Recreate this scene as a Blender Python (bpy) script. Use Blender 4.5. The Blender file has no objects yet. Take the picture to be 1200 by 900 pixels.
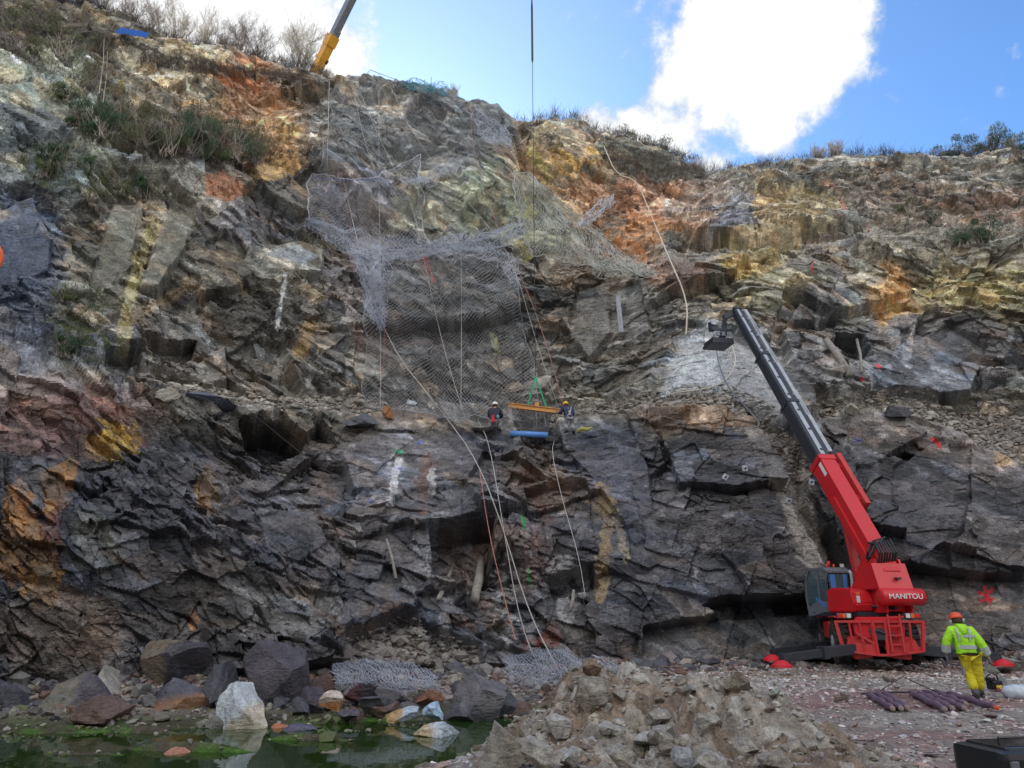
import bpy, bmesh, math, random
import numpy as np
from mathutils import Vector, Matrix

C = bpy.context.scene.collection
SC = bpy.context.scene
R = math.radians
random.seed(7)

# ------------------------------------------------------------------ camera
TH, F, H = R(17.17), 880.0, 1.65
CT, ST = math.cos(TH), math.sin(TH)
cam = bpy.data.cameras.new('camera'); cam_o = bpy.data.objects.new('camera', cam); C.objects.link(cam_o)
cam.sensor_width = 36.0; cam.lens = F/1200*36; cam.clip_end = 3000; cam.clip_start = 0.05
cam_o.location = (0, 0, H); cam_o.rotation_euler = (math.pi/2+TH, 0, 0)
SC.camera = cam_o

# ------------------------------------------------------------------ world, sun, exposure
SUN_EL, SUN_AZ = R(24), R(-14)     # low sun behind the quarry wall, so that the whole pit lies in open shade
world = bpy.data.worlds.new('World'); SC.world = world; world.use_nodes = True

def skydir(px, py):
    x = (px-600)/F; y = (450-py)/F
    return Vector((x, CT-y*ST, ST+y*CT)).normalized()

def build_world():
    nt = world.node_tree; N = nt.nodes; L = nt.links; N.clear()
    out = N.new('ShaderNodeOutputWorld'); bg = N.new('ShaderNodeBackground'); L.new(bg.outputs[0], out.inputs[0])
    sky = N.new('ShaderNodeTexSky'); sky.sky_type = 'NISHITA'; sky.sun_disc = False
    sky.sun_elevation = SUN_EL; sky.sun_rotation = SUN_AZ
    sky.air_density = 1.0; sky.dust_density = 0.6; sky.ozone_density = 1.6
    tc = N.new('ShaderNodeTexCoord')
    def M(op, a, b=None, c=None, clamp=False):
        n = N.new('ShaderNodeMath'); n.operation = op; n.use_clamp = clamp
        for i, v in enumerate((a, b, c)):
            if v is None: continue
            if isinstance(v, (int, float)): n.inputs[i].default_value = v
            else: L.new(v, n.inputs[i])
        return n.outputs[0]
    norm = N.new('ShaderNodeVectorMath'); norm.operation = 'NORMALIZE'; L.new(tc.outputs['Generated'], norm.inputs[0])
    def noise(scale, det, rough=.55, off=0.):
        m = N.new('ShaderNodeMapping'); m.inputs['Location'].default_value = (off, off*.7, off*.3); L.new(norm.outputs[0], m.inputs[0])
        n = N.new('ShaderNodeTexNoise'); n.inputs['Scale'].default_value = scale; n.inputs['Detail'].default_value = det
        n.inputs['Roughness'].default_value = rough; L.new(m.outputs[0], n.inputs['Vector']); return n.outputs['Fac']
    nz = noise(7, 8, .6)
    nz2 = noise(28, 6, .62, 3.)
    # cumulus puffs: directions in the sky, angular radius, weight
    puffs = [(880, 60, 105), (850, 20, 95), (930, 30, 95), (905, 120, 80), (960, 80, 62), (800, 85, 46), (985, 35, 50), (900, 165, 30),
             (775, 105, 24), (720, 152, 46), (760, 152, 52), (798, 160, 46), (690, 146, 32), (840, 192, 26), (735, 175, 40),
             (370, 40, 62), (300, 30, 80), (200, 20, 80), (400, 70, 42), (240, -20, 120), (100, -40, 120)]
    s = None
    for (x, y, r) in [(a, b, c*(.55 if a > 500 else .6)) for a, b, c in puffs]:
        d = skydir(x, y); ang = math.atan(r/F)
        dp = N.new('ShaderNodeVectorMath'); dp.operation = 'DOT_PRODUCT'; L.new(norm.outputs[0], dp.inputs[0]); dp.inputs[1].default_value = d
        k = math.log(2)/(1-math.cos(ang))
        e = M('EXPONENT', M('MULTIPLY', M('SUBTRACT', dp.outputs['Value'], 1.0), k))
        s = e if s is None else M('ADD', s, e)
    s = M('ADD', s, M('MULTIPLY', M('SUBTRACT', nz, .5), 2.6))
    s = M('ADD', s, M('MULTIPLY', M('SUBTRACT', nz2, .5), 2.1))
    mr = N.new('ShaderNodeMapRange'); mr.interpolation_type = 'SMOOTHSTEP'; L.new(s, mr.inputs[0])
    mr.inputs[1].default_value = .34; mr.inputs[2].default_value = 1.2
    # unseen broken cloud, added behind the photographer for soft neutral light
    sep = N.new('ShaderNodeSeparateXYZ'); L.new(norm.outputs[0], sep.inputs[0])
    back = N.new('ShaderNodeMapRange'); L.new(sep.outputs['Y'], back.inputs[0]); back.inputs[1].default_value = .35; back.inputs[2].default_value = -.35
    nz3 = noise(2.6, 7, .58, 9.)
    mb = N.new('ShaderNodeMapRange'); mb.interpolation_type = 'SMOOTHSTEP'; L.new(nz3, mb.inputs[0]); mb.inputs[1].default_value = .38; mb.inputs[2].default_value = .58
    bk = M('MULTIPLY', mb.outputs[0], back.outputs[0])
    # thin veil at the left
    dp = N.new('ShaderNodeVectorMath'); dp.operation = 'DOT_PRODUCT'; L.new(norm.outputs[0], dp.inputs[0]); dp.inputs[1].default_value = skydir(330, 60)
    veil = M('MULTIPLY', M('EXPONENT', M('MULTIPLY', M('SUBTRACT', dp.outputs['Value'], 1.0), 11.0)), .22)
    dens = M('MAXIMUM', mr.outputs[0], bk, clamp=True)
    # cloud colour: mottled white ahead, made brighter behind to light the pit
    ccol = N.new('ShaderNodeMix'); ccol.data_type = 'RGBA'
    ccol.inputs['A'].default_value = (9.5, 9.6, 10.0, 1); ccol.inputs['B'].default_value = (9.0, 8.7, 8.3, 1)
    shade = N.new('ShaderNodeMix'); shade.data_type = 'RGBA'; shade.inputs['A'].default_value = (1.9, 2.2, 2.6, 1); shade.inputs['B'].default_value = (4.1, 4.15, 4.2, 1)
    sr = N.new('ShaderNodeMapRange'); L.new(M('ADD', M('MULTIPLY', nz, .6), M('ADD', M('MULTIPLY', nz2, .5), M('MULTIPLY', s, .35))), sr.inputs[0]); sr.inputs[1].default_value = .62; sr.inputs[2].default_value = 1.05
    L.new(sr.outputs[0], shade.inputs['Factor']); L.new(shade.outputs['Result'], ccol.inputs['A'])
    L.new(back.outputs[0], ccol.inputs['Factor'])
    tint = N.new('ShaderNodeMix'); tint.data_type = 'RGBA'; tint.blend_type = 'MULTIPLY'; tint.inputs['Factor'].default_value = 1
    L.new(sky.outputs[0], tint.inputs['A']); tint.inputs['B'].default_value = SKY_TINT
    v = N.new('ShaderNodeMix'); v.data_type = 'RGBA'; L.new(veil, v.inputs['Factor']); L.new(tint.outputs['Result'], v.inputs['A']); v.inputs['B'].default_value = (4.5, 5.1, 5.6, 1)
    mix = N.new('ShaderNodeMix'); mix.data_type = 'RGBA'; L.new(dens, mix.inputs['Factor']); L.new(v.outputs['Result'], mix.inputs['A']); L.new(ccol.outputs['Result'], mix.inputs['B'])
    L.new(mix.outputs['Result'], bg.inputs['Color']); bg.inputs['Strength'].default_value = .1
SKY_TINT = (.44, .66, .90, 1)
build_world()
sun = bpy.data.lights.new('sun', 'SUN'); sun.energy = 3.0; sun.angle = R(.5); sun.color = (1, .93, .84)
sun_o = bpy.data.objects.new('sun', sun); C.objects.link(sun_o)
sd = Vector((math.sin(SUN_AZ)*math.cos(SUN_EL), math.cos(SUN_AZ)*math.cos(SUN_EL), math.sin(SUN_EL)))
sun_o.rotation_euler = sd.to_track_quat('Z', 'Y').to_euler(); sun_o.location = (-20, 60, 90)
vs = SC.view_settings; vs.view_transform = 'Standard'; vs.look = 'None'; vs.gamma = 1; vs.use_curve_mapping = False
vs.exposure = 1.45
SC.cycles.max_bounces = 6; SC.cycles.transparent_max_bounces = 12

# ------------------------------------------------------------------ projection helpers
def P(px, py, Y):
    x = (px-600)/F; y = (450-py)/F
    dx, dy, dz = x, CT-y*ST, ST+y*CT; t = Y/dy
    return Vector((dx*t, Y, H+dz*t))
def G(px, py, z=0.):
    x = (px-600)/F; y = (450-py)/F
    dy, dz = CT-y*ST, ST+y*CT; t = (z-H)/dz
    return Vector((x*t, dy*t, z))
def proj(X, Y, Z):
    Z = Z-H; d = Y*CT+Z*ST; u = -Y*ST+Z*CT
    return 600+F*X/d, 450-F*u/d, d

# ------------------------------------------------------------------ tagging and mesh helpers
def tag(o, label=None, cat=None, group=None, kind=None):
    if label: o['label'] = label
    if cat: o['category'] = cat
    if group: o['group'] = group
    if kind: o['kind'] = kind
    return o
def empty(name, loc=(0, 0, 0), rz=0., label=None, cat=None, group=None):
    o = bpy.data.objects.new(name, None); C.objects.link(o); o.location = loc; o.rotation_euler = (0, 0, rz); o.empty_display_size = .2
    return tag(o, label, cat, group)
def link_mesh(name, me, mat=None, parent=None, smooth=False):
    o = bpy.data.objects.new(name, me); C.objects.link(o)
    if mat: me.materials.append(mat)
    if parent: o.parent = parent
    if smooth: me.polygons.foreach_set('use_smooth', [True]*len(me.polygons))
    return o
def np_mesh(name, V, Q, mat=None, parent=None, col=None, smooth=False, k=4):
    me = bpy.data.meshes.new(name); V = np.asarray(V, np.float32); Q = np.asarray(Q, np.int32)
    me.vertices.add(len(V)); me.vertices.foreach_set('co', V.ravel())
    me.loops.add(Q.size); me.loops.foreach_set('vertex_index', Q.ravel())
    me.polygons.add(len(Q)); me.polygons.foreach_set('loop_start', np.arange(0, Q.size, k, dtype=np.int32))
    me.update(calc_edges=True)
    if col is not None:
        a = me.color_attributes.new('Col', 'FLOAT_COLOR', 'POINT')
        c4 = np.ones((len(V), 4), np.float32); c4[:, :3] = col; a.data.foreach_set('color', c4.ravel())
    o = link_mesh(name, me, mat, parent)
    me.polygons.foreach_set('use_smooth', np.full(len(Q), smooth)); me.update()
    return o

class MB:
    """collects boxes, prisms, tubes; build() links them as one mesh object"""
    def __init__(s): s.bm = bmesh.new()
    def box(s, c, size, rot=None, bev=0.):
        r = bmesh.ops.create_cube(s.bm, size=1.); vs_ = r['verts']
        m = Matrix.Translation(Vector(c)) @ (rot.to_4x4() if rot is not None else Matrix()) @ Matrix.Diagonal((*size, 1))
        bmesh.ops.transform(s.bm, matrix=m, verts=vs_)
        if bev: 
            es = list({e for v in vs_ for e in v.link_edges})
            bmesh.ops.bevel(s.bm, geom=es, offset=bev, segments=2, affect='EDGES', profile=.6)
        return s
    def bar(s, a, b, w, h, up=(0, 0, 1), bev=0.):
        a = Vector(a); b = Vector(b); d = b-a; y = d.normalized(); x = y.cross(Vector(up)).normalized(); z = x.cross(y)
        return s.box((a+b)/2, (w, d.length, h), Matrix((x, y, z)).transposed(), bev)
    def tube(s, pts, r, n=8, caps=True):
        pts = [Vector(p) for p in pts]; rs = r if isinstance(r, (list, tuple)) else [r]*len(pts); rings = []; px = None
        for i, p in enumerate(pts):
            d = (pts[min(i+1, len(pts)-1)]-pts[max(i-1, 0)]).normalized()
            if px is None: px = d.cross(Vector((.3, .2, 1)) if abs(d.z) < .9 else Vector((1, 0, 0))).normalized()
            else: px = (px-d*px.dot(d)).normalized()
            py = d.cross(px)
            rings.append([s.bm.verts.new(p+(px*math.cos(2*math.pi*k/n)+py*math.sin(2*math.pi*k/n))*rs[i]) for k in range(n)])
        for A, B in zip(rings, rings[1:]):
            for k in range(n): s.bm.faces.new((A[k], A[(k+1) % n], B[(k+1) % n], B[k]))
        if caps and n > 2: s.bm.faces.new(rings[0][::-1]); s.bm.faces.new(rings[-1])
        return s
    def prism(s, pts, a, b, axis=0, bev=0.):
        """polygon pts in the plane across axis, extruded from a to b along it"""
        def mk(p, t):
            l = list(p); l.insert(axis, t); return s.bm.verts.new(l)
        A = [mk(p, a) for p in pts]; B = [mk(p, b) for p in pts]; n = len(pts); fs = []
        for k in range(n): fs.append(s.bm.faces.new((A[k], A[(k+1) % n], B[(k+1) % n], B[k])))
        fs.append(s.bm.faces.new(A[::-1])); fs.append(s.bm.faces.new(B))
        bmesh.ops.recalc_face_normals(s.bm, faces=fs)
        if bev: bmesh.ops.bevel(s.bm, geom=list({e for f in fs for e in f.edges}), offset=bev, segments=2, affect='EDGES')
        return s
    def lathe(s, prof, c=(0, 0, 0), n=20, rot=None):
        rings = []; c = Vector(c)
        for (r, z) in prof:
            ring = []
            for k in range(n):
                v = Vector((r*math.cos(2*math.pi*k/n), r*math.sin(2*math.pi*k/n), z))
                if rot is not None: v = rot @ v
                ring.append(s.bm.verts.new(c+v))
            rings.append(ring)
        for A, B in zip(rings, rings[1:]):
            for k in range(n): s.bm.faces.new((A[k], A[(k+1) % n], B[(k+1) % n], B[k]))
        s.bm.faces.new(rings[0][::-1]); s.bm.faces.new(rings[-1]); return s
    def build(s, name, mat, parent=None, smooth=False):
        bmesh.ops.recalc_face_normals(s.bm, faces=s.bm.faces)
        me = bpy.data.meshes.new(name); s.bm.to_mesh(me); s.bm.free()
        return link_mesh(name, me, mat, parent, smooth)

# ------------------------------------------------------------------ materials
def mat(name, col, rough=.6, metal=0., noise=.0, nscale=8., bump=0., bscale=40., bdist=.02, dirt=None, spec=.5, alpha=1., coat=0.):
    m = bpy.data.materials.new(name); m.use_nodes = True; nt = m.node_tree; N = nt.nodes; L = nt.links
    b = N['Principled BSDF']; b.inputs['Roughness'].default_value = rough; b.inputs['Metallic'].default_value = metal
    b.inputs['Specular IOR Level'].default_value = spec; b.inputs['Base Color'].default_value = (*col, 1)
    b.inputs['Coat Weight'].default_value = coat
    if alpha < 1: b.inputs['Alpha'].default_value = alpha
    tc = N.new('ShaderNodeTexCoord')
    if noise or dirt:
        n = N.new('ShaderNodeTexNoise'); n.inputs['Scale'].default_value = nscale; n.inputs['Detail'].default_value = 6; n.inputs['Roughness'].default_value = .65
        L.new(tc.outputs['Object'], n.inputs['Vector'])
        r = N.new('ShaderNodeMapRange'); L.new(n.outputs['Fac'], r.inputs[0])
        mx = N.new('ShaderNodeMix'); mx.data_type = 'RGBA'; mx.inputs['A'].default_value = (*col, 1)
        if dirt:
            r.inputs[1].default_value = .5; r.inputs[2].default_value = .75; r.inputs[4].default_value = max(noise, .5); mx.inputs['B'].default_value = (*dirt, 1)
        else:
            r.inputs[1].default_value = .3; r.inputs[2].default_value = .7; mx.inputs['A'].default_value = (*[c*(1-noise) for c in col], 1); mx.inputs['B'].default_value = (*[min(1, c*(1+noise)) for c in col], 1)
        L.new(r.outputs[0], mx.inputs['Factor']); L.new(mx.outputs['Result'], b.inputs['Base Color'])
        rr = N.new('ShaderNodeMapRange'); L.new(n.outputs['Fac'], rr.inputs[0]); rr.inputs[3].default_value = max(0, rough-.12); rr.inputs[4].default_value = min(1, rough+.18); L.new(rr.outputs[0], b.inputs['Roughness'])
    if bump:
        n2 = N.new('ShaderNodeTexNoise'); n2.inputs['Scale'].default_value = bscale; n2.inputs['Detail'].default_value = 5; L.new(tc.outputs['Object'], n2.inputs['Vector'])
        bp = N.new('ShaderNodeBump'); bp.inputs['Strength'].default_value = bump; bp.inputs['Distance'].default_value = bdist; L.new(n2.outputs['Fac'], bp.inputs['Height']); L.new(bp.outputs[0], b.inputs['Normal'])
    return m

def rock_mat(name, bump_d=.05, s1=3., s2=14., var=.5, spec=.35, rough=.75, col=None, layered=True):
    """stone: colour from the mesh's own Col attribute (or col), broken up by noise, fine cracks and flakes as bump"""
    m = bpy.data.materials.new(name); m.use_nodes = True; nt = m.node_tree; N = nt.nodes; L = nt.links
    b = N['Principled BSDF']; b.inputs['Specular IOR Level'].default_value = spec
    tc = N.new('ShaderNodeTexCoord')
    if col is None:
        ca = N.new('ShaderNodeVertexColor'); ca.layer_name = 'Col'; base = ca.outputs['Color']
    else:
        rgb = N.new('ShaderNodeRGB'); rgb.outputs[0].default_value = (*col, 1); base = rgb.outputs[0]
    def noise(s, d, r=.65, vec=None):
        n = N.new('ShaderNodeTexNoise'); n.inputs['Scale'].default_value = s; n.inputs['Detail'].default_value = d; n.inputs['Roughness'].default_value = r
        L.new(vec or tc.outputs['Object'], n.inputs['Vector']); return n.outputs['Fac']
    n1 = noise(s1, 8, .7); n2 = noise(s2, 6, .7)
    r = N.new('ShaderNodeMapRange'); L.new(n1, r.inputs[0]); r.inputs[1].default_value = .3; r.inputs[2].default_value = .7; r.inputs[3].default_value = 1-var; r.inputs[4].default_value = 1+var
    r2 = N.new('ShaderNodeMapRange'); L.new(n2, r2.inputs[0]); r2.inputs[1].default_value = .32; r2.inputs[2].default_value = .68; r2.inputs[3].default_value = 1-var*.8; r2.inputs[4].default_value = 1+var*.9
    n3 = noise(s2*3.1, 4, .75); r3 = N.new('ShaderNodeMapRange'); L.new(n3, r3.inputs[0]); r3.inputs[1].default_value = .33; r3.inputs[2].default_value = .67; r3.inputs[3].default_value = 1-var*.9; r3.inputs[4].default_value = 1+var*1.1
    m0 = N.new('ShaderNodeMath'); m0.operation = 'MULTIPLY'; L.new(r.outputs[0], m0.inputs[0]); L.new(r3.outputs[0], m0.inputs[1])
    mm = N.new('ShaderNodeMath'); mm.operation = 'MULTIPLY'; L.new(m0.outputs[0], mm.inputs[0]); L.new(r2.outputs[0], mm.inputs[1])
    sc = N.new('ShaderNodeVectorMath'); sc.operation = 'SCALE'; L.new(base, sc.inputs[0]); L.new(mm.outputs[0], sc.inputs['Scale'])
    L.new(sc.outputs[0], b.inputs['Base Color'])
    rr = N.new('ShaderNodeMapRange'); L.new(n1, rr.inputs[0]); rr.inputs[1].default_value = .3; rr.inputs[2].default_value = .7; rr.inputs[3].default_value = rough-.18; rr.inputs[4].default_value = min(1, rough+.15); lum = N.new('ShaderNodeMapRange'); L.new(base, lum.inputs[0]); lum.inputs[1].default_value = .04; lum.inputs[2].default_value = .15; lum.inputs[3].default_value = .62; lum.inputs[4].default_value = 1.
    rm = N.new('ShaderNodeMath'); rm.operation = 'MULTIPLY'; L.new(rr.outputs[0], rm.inputs[0]); L.new(lum.outputs[0], rm.inputs[1]); L.new(rm.outputs[0], b.inputs['Roughness'])
    mp = N.new('ShaderNodeMapping'); mp.inputs['Rotation'].default_value = (.3, .5, .2); mp.inputs['Scale'].default_value = (1, 1, 2.6) if layered else (1, 1, 1); L.new(tc.outputs['Object'], mp.inputs[0])
    vo = N.new('ShaderNodeTexVoronoi'); vo.feature = 'F1'; vo.inputs['Scale'].default_value = s1*1.4; vo.inputs['Detail'].default_value = 2; L.new(mp.outputs[0], vo.inputs['Vector'])
    nn = noise(s1*2.2, 9, .72, mp.outputs[0])
    add = N.new('ShaderNodeMath'); add.operation = 'MULTIPLY_ADD'; L.new(vo.outputs['Distance'], add.inputs[0]); add.inputs[1].default_value = .55; L.new(nn, add.inputs[2])
    bp = N.new('ShaderNodeBump'); bp.inputs['Strength'].default_value = 1.; bp.inputs['Distance'].default_value = bump_d; L.new(add.outputs[0], bp.inputs['Height']); L.new(bp.outputs[0], b.inputs['Normal'])
    return m

# ------------------------------------------------------------------ numpy noise
def _h(ix, iy, s):
    u = lambda a: np.asarray(a).astype(np.int32).view(np.uint32)
    a = u(ix)*np.uint32(374761393)+u(iy)*np.uint32(668265263)+np.uint32((s*1442695041) & 0xffffffff)
    a = (a ^ (a >> np.uint32(13)))*np.uint32(1274126177)
    a = (a ^ (a >> np.uint32(16)))*np.uint32(2246822519)
    return a ^ (a >> np.uint32(15))
def _r(h, k=0):
    h = (h ^ np.uint32(k*0x9E3779B9 & 0xffffffff))*np.uint32(2654435761)
    h = h ^ (h >> np.uint32(14))
    return (h & np.uint32(0xffffff)).astype(np.float32)*np.float32(1/16777216.)
def vn(x, y, s=0):
    x = np.asarray(x, np.float32); y = np.asarray(y, np.float32); ix = np.floor(x); iy = np.floor(y); fx = x-ix; fy = y-iy; fx = fx*fx*(3-2*fx); fy = fy*fy*(3-2*fy)
    a = _r(_h(ix, iy, s)); b = _r(_h(ix+1, iy, s)); c = _r(_h(ix, iy+1, s)); d = _r(_h(ix+1, iy+1, s))
    return ((a+(b-a)*fx)*(1-fy)+(c+(d-c)*fx)*fy)*2-1
def fbm(x, y, s=0, o=4, g=.5):
    t = 0; a = 1; n = 0
    for i in range(o): t = t+a*vn(x*(2**i)+17.3*i, y*(2**i)-9.1*i, s+i); n += a; a *= g
    return t/n
def cells(x, y, s=0, mode='near', tilt=1., kk=1., jit=.95):
    """cellular facets. near: each cell its own tilted plane, sharp steps; env: envelope of bulging planes (no steps).
    returns height, id hash"""
    x = np.asarray(x, np.float32); y = np.asarray(y, np.float32); ix = np.floor(x); iy = np.floor(y); best = np.full(x.shape, 1e9, np.float32); hh = np.zeros(x.shape, np.float32); idh = np.zeros(x.shape, np.uint32)
    for dx in (-1, 0, 1):
        for dy in (-1, 0, 1):
            h = _h(ix+dx, iy+dy, s)
            ex = (x-(ix+dx+.5+(_r(h, 1)-.5)*jit)).astype(np.float32); ey = (y-(iy+dy+.5+(_r(h, 2)-.5)*jit)).astype(np.float32)
            d2 = ex*ex+ey*ey
            a4 = _r(h, 4); sel = np.floor(a4*3)*2.094+.35+(_r(h, 6)-.5)*.8; mg = .35+.65*_r(h, 5)   # three joint sets
            pl = (_r(h, 3)-.5)+tilt*mg*(np.cos(sel)*ex+np.sin(sel)*ey)
            key = d2 if mode == 'near' else kk*d2-pl
            m = key < best
            best = np.where(m, key, best); hh = np.where(m, pl if mode == 'near' else pl-kk*d2, hh); idh = np.where(m, h, idh)
    return hh, idh
def sstep(a, b, x):
    t = np.clip((x-a)/(b-a), 0, 1); return t*t*(3-2*t)
def seg_dist(X, Y, pts):
    d = np.full(X.shape, 1e9, np.float32)
    for (x0, y0), (x1, y1) in zip(pts, pts[1:]):
        ux, uy = x1-x0, y1-y0; t = np.clip(((X-x0)*ux+(Y-y0)*uy)/(ux*ux+uy*uy+1e-9), 0, 1)
        d = np.minimum(d, np.hypot(X-x0-t*ux, Y-y0-t*uy))
    return d
def poly_sd(X, Y, pts):
    ins = np.zeros(X.shape, bool); n = len(pts)
    for i in range(n):
        x0, y0 = pts[i]; x1, y1 = pts[(i+1) % n]
        c = ((y0 > Y) != (y1 > Y)) & (X < (x1-x0)*(Y-y0)/((y1-y0) if y1 != y0 else 1e-9)+x0); ins ^= c
    d = seg_dist(X, Y, list(pts)+[pts[0]]); return np.where(ins, d, -d)
# ================================================================== QUARRY WALL
def rowf(L): 
    a = np.array(L, float); return lambda px: np.interp(px, a[:, 0], a[:, 1])
def smooth1(f, w=14):
    return lambda px: (f(px-w)+f(px)*2+f(px+w))/4
ROW = dict(
 toeY=rowf([(-900, 10), (-300, 18), (0, 23.5), (200, 24.8), (400, 26.5), (600, 28), (800, 29.5), (1000, 30.5), (1090, 30), (1200, 29), (1500, 24), (2100, 14)]),
 toeZ=rowf([(-900, -1), (-300, -1), (0, -.6), (300, -.6), (600, -.5), (800, -.3), (2100, -.3)]),
 midpy=rowf([(-900, 560), (0, 660), (300, 650), (600, 650), (900, 640), (1200, 660), (2100, 560)]),
 midY=rowf([(-900, 11.5), (-300, 20), (0, 25), (200, 27), (400, 30.5), (600, 32), (750, 32), (900, 31), (960, 32), (1000, 32), (1200, 31), (1500, 26), (2100, 16)]),
 epy=rowf([(-900, 330), (-300, 400), (0, 440), (60, 442), (110, 452), (150, 466), (200, 476), (300, 489), (400, 499), (450, 502), (520, 500), (600, 513), (680, 508), (720, 495), (780, 505), (850, 503), (900, 515), (935, 540), (960, 520), (985, 500), (1060, 506), (1120, 528), (1160, 545), (1200, 555), (2100, 480)]),
 eY=rowf([(-900, 14), (-300, 22), (0, 27), (60, 27.3), (150, 30), (250, 33), (350, 35), (450, 36.5), (550, 38), (650, 38), (720, 36.5), (800, 34.5), (900, 33.5), (1000, 34.2), (1100, 34), (1200, 33), (1500, 28), (2100, 19)]),
 bpy=rowf([(-900, 300), (-300, 380), (0, 424), (60, 426), (110, 440), (150, 455), (200, 462), (300, 470), (400, 482), (500, 484), (600, 490), (700, 482), (740, 474), (800, 460), (850, 462), (900, 466), (950, 478), (1000, 480), (1060, 482), (1120, 490), (1200, 492), (2100, 400)]),
 bY=rowf([(-900, 17), (-300, 26), (0, 33.5), (90, 34), (150, 35), (300, 38), (400, 41.5), (500, 43.5), (600, 44.5), (700, 43), (760, 40), (800, 38), (870, 37.2), (950, 38.5), (1050, 40), (1200, 39), (1500, 33), (2100, 22)]),
 spy=rowf([(-900, 30), (-300, 100), (0, 112), (60, 132), (100, 162), (200, 186), (260, 190), (320, 196), (380, 205), (450, 250), (550, 262), (600, 300), (680, 312), (750, 330), (800, 332), (850, 322), (950, 312), (1050, 302), (1200, 300), (2100, 220)]),
 sY=rowf([(-900, 20), (-300, 29), (0, 36), (150, 39.5), (300, 43), (380, 45), (450, 46.5), (550, 47.5), (600, 47.5), (680, 46.5), (750, 45), (820, 43), (900, 43), (1000, 44), (1200, 43), (1500, 38), (2100, 26)]),
 tpy=rowf([(-900, 0), (-300, 60), (0, 85), (60, 98), (150, 128), (250, 142), (320, 160), (380, 180), (450, 215), (550, 228), (600, 265), (680, 284), (750, 302), (800, 302), (850, 292), (1000, 278), (1200, 270), (2100, 190)]),
 tY=rowf([(-900, 24), (-300, 33), (0, 40), (150, 44), (300, 47), (380, 46), (450, 48), (550, 48.7), (600, 49.2), (680, 50), (750, 50), (850, 50), (1000, 50.5), (1200, 50), (1500, 43), (2100, 30)]),
 rpy=rowf([(-900, -160), (-300, -60), (0, -4), (60, 0), (100, 10), (140, 32), (200, 56), (260, 66), (330, 79), (380, 93), (440, 94), (500, 102), (540, 115), (578, 126), (594, 140), (604, 151), (612, 148), (640, 143), (670, 142), (700, 155), (740, 164), (790, 184), (820, 208), (850, 204), (900, 196), (960, 189), (985, 184), (1040, 189), (1100, 189), (1160, 184), (1200, 182), (1500, 170), (2100, 120)]),
 rY=rowf([(-900, 27), (-300, 37), (0, 45), (150, 49), (300, 51), (380, 50), (450, 50.5), (550, 52), (592, 53.5), (603, 59), (700, 60), (850, 60), (1000, 60), (1200, 58), (1500, 50), (2100, 34)]),
)
px1 = np.concatenate([np.arange(-900, -30, 10.), np.arange(-30, 1230, 1.12), np.arange(1230, 2110, 10.)])
w = smooth1
rows_py = []; rows_Y = []; seg_n = []
toe = np.array([proj(0, ROW['toeY'](p), ROW['toeZ'](p))[1] for p in px1])
ctl = [(toe, ROW['toeY'](px1)), (w(ROW['midpy'])(px1), w(ROW['midY'])(px1)), (w(ROW['epy'])(px1), w(ROW['eY'])(px1)), (w(ROW['bpy'])(px1), w(ROW['bY'])(px1)),
       (w(ROW['spy'])(px1), w(ROW['sY'])(px1)), (w(ROW['tpy'])(px1), w(ROW['tY'])(px1)), (w(ROW['rpy'], 3)(px1), w(ROW['rY'], 3)(px1))]
segs = [118, 138, 34, 190, 44, 110]
PYs = []; YYs = []
for i, n in enumerate(segs):
    for k in range(n):
        t = k/n; PYs.append(ctl[i][0]*(1-t)+ctl[i+1][0]*t); YYs.append(ctl[i][1]*(1-t)+ctl[i+1][1]*t)
PYs.append(ctl[-1][0]); YYs.append(ctl[-1][1])
PY = np.array(PYs); YY = np.array(YYs); nr0 = PY.shape[0]
# soften the breaks between the controls
def vsm(A, it):
    for _ in range(it):
        B = A.copy(); B[1:-1] = (A[:-2]+2*A[1:-1]+A[2:])/4; A = B
    return A
YY = vsm(YY, 60)
PX = np.repeat(px1[None, :], nr0, 0)
y_ = (450-PY)/F; t_ = YY/(CT-y_*ST)
BX = (PX-600)/F*t_; BY = YY; BZ = H+(ST+y_*CT)*t_
# smoothed base normal
def grad(A): return np.gradient(A, axis=1), np.gradient(A, axis=0)
gx = [grad(a) for a in (BX, BY, BZ)]
nx = gx[1][0]*gx[2][1]-gx[2][0]*gx[1][1]; ny = gx[2][0]*gx[0][1]-gx[0][0]*gx[2][1]; nz = gx[0][0]*gx[1][1]-gx[1][0]*gx[0][1]
ln = np.sqrt(nx*nx+ny*ny+nz*nz)+1e-9; nx, ny, nz = nx/ln, ny/ln, nz/ln
sg = np.where(ny > 0, -1, 1); nx *= sg; ny *= sg; nz *= sg
hx, hy = -BX, -BY; hl = np.hypot(hx, hy); hx, hy = hx/hl, hy/hl
DX = nx*.45+hx*.55; DY = ny*.45+hy*.55; DZ = nz*.45
ln = np.sqrt(DX**2+DY**2+DZ**2); DX, DY, DZ = DX/ln, DY/ln, DZ/ln
# wall coordinates (metres)
U = BX+.15*BY; Vv = BZ+.55*BY
wu = fbm(U*.3, Vv*.3, 3, 2)*.4; wv = fbm(U*.3+40, Vv*.3, 5, 2)*.4; wu2 = fbm(U*1.3, Vv*1.3, 8, 3)*.07; wv2 = fbm(U*1.3, Vv*1.3+9, 9, 3)*.07
def rot(u, v, a): c, s = math.cos(R(a)), math.sin(R(a)); return c*u+s*v, -s*u+c*v
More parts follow.
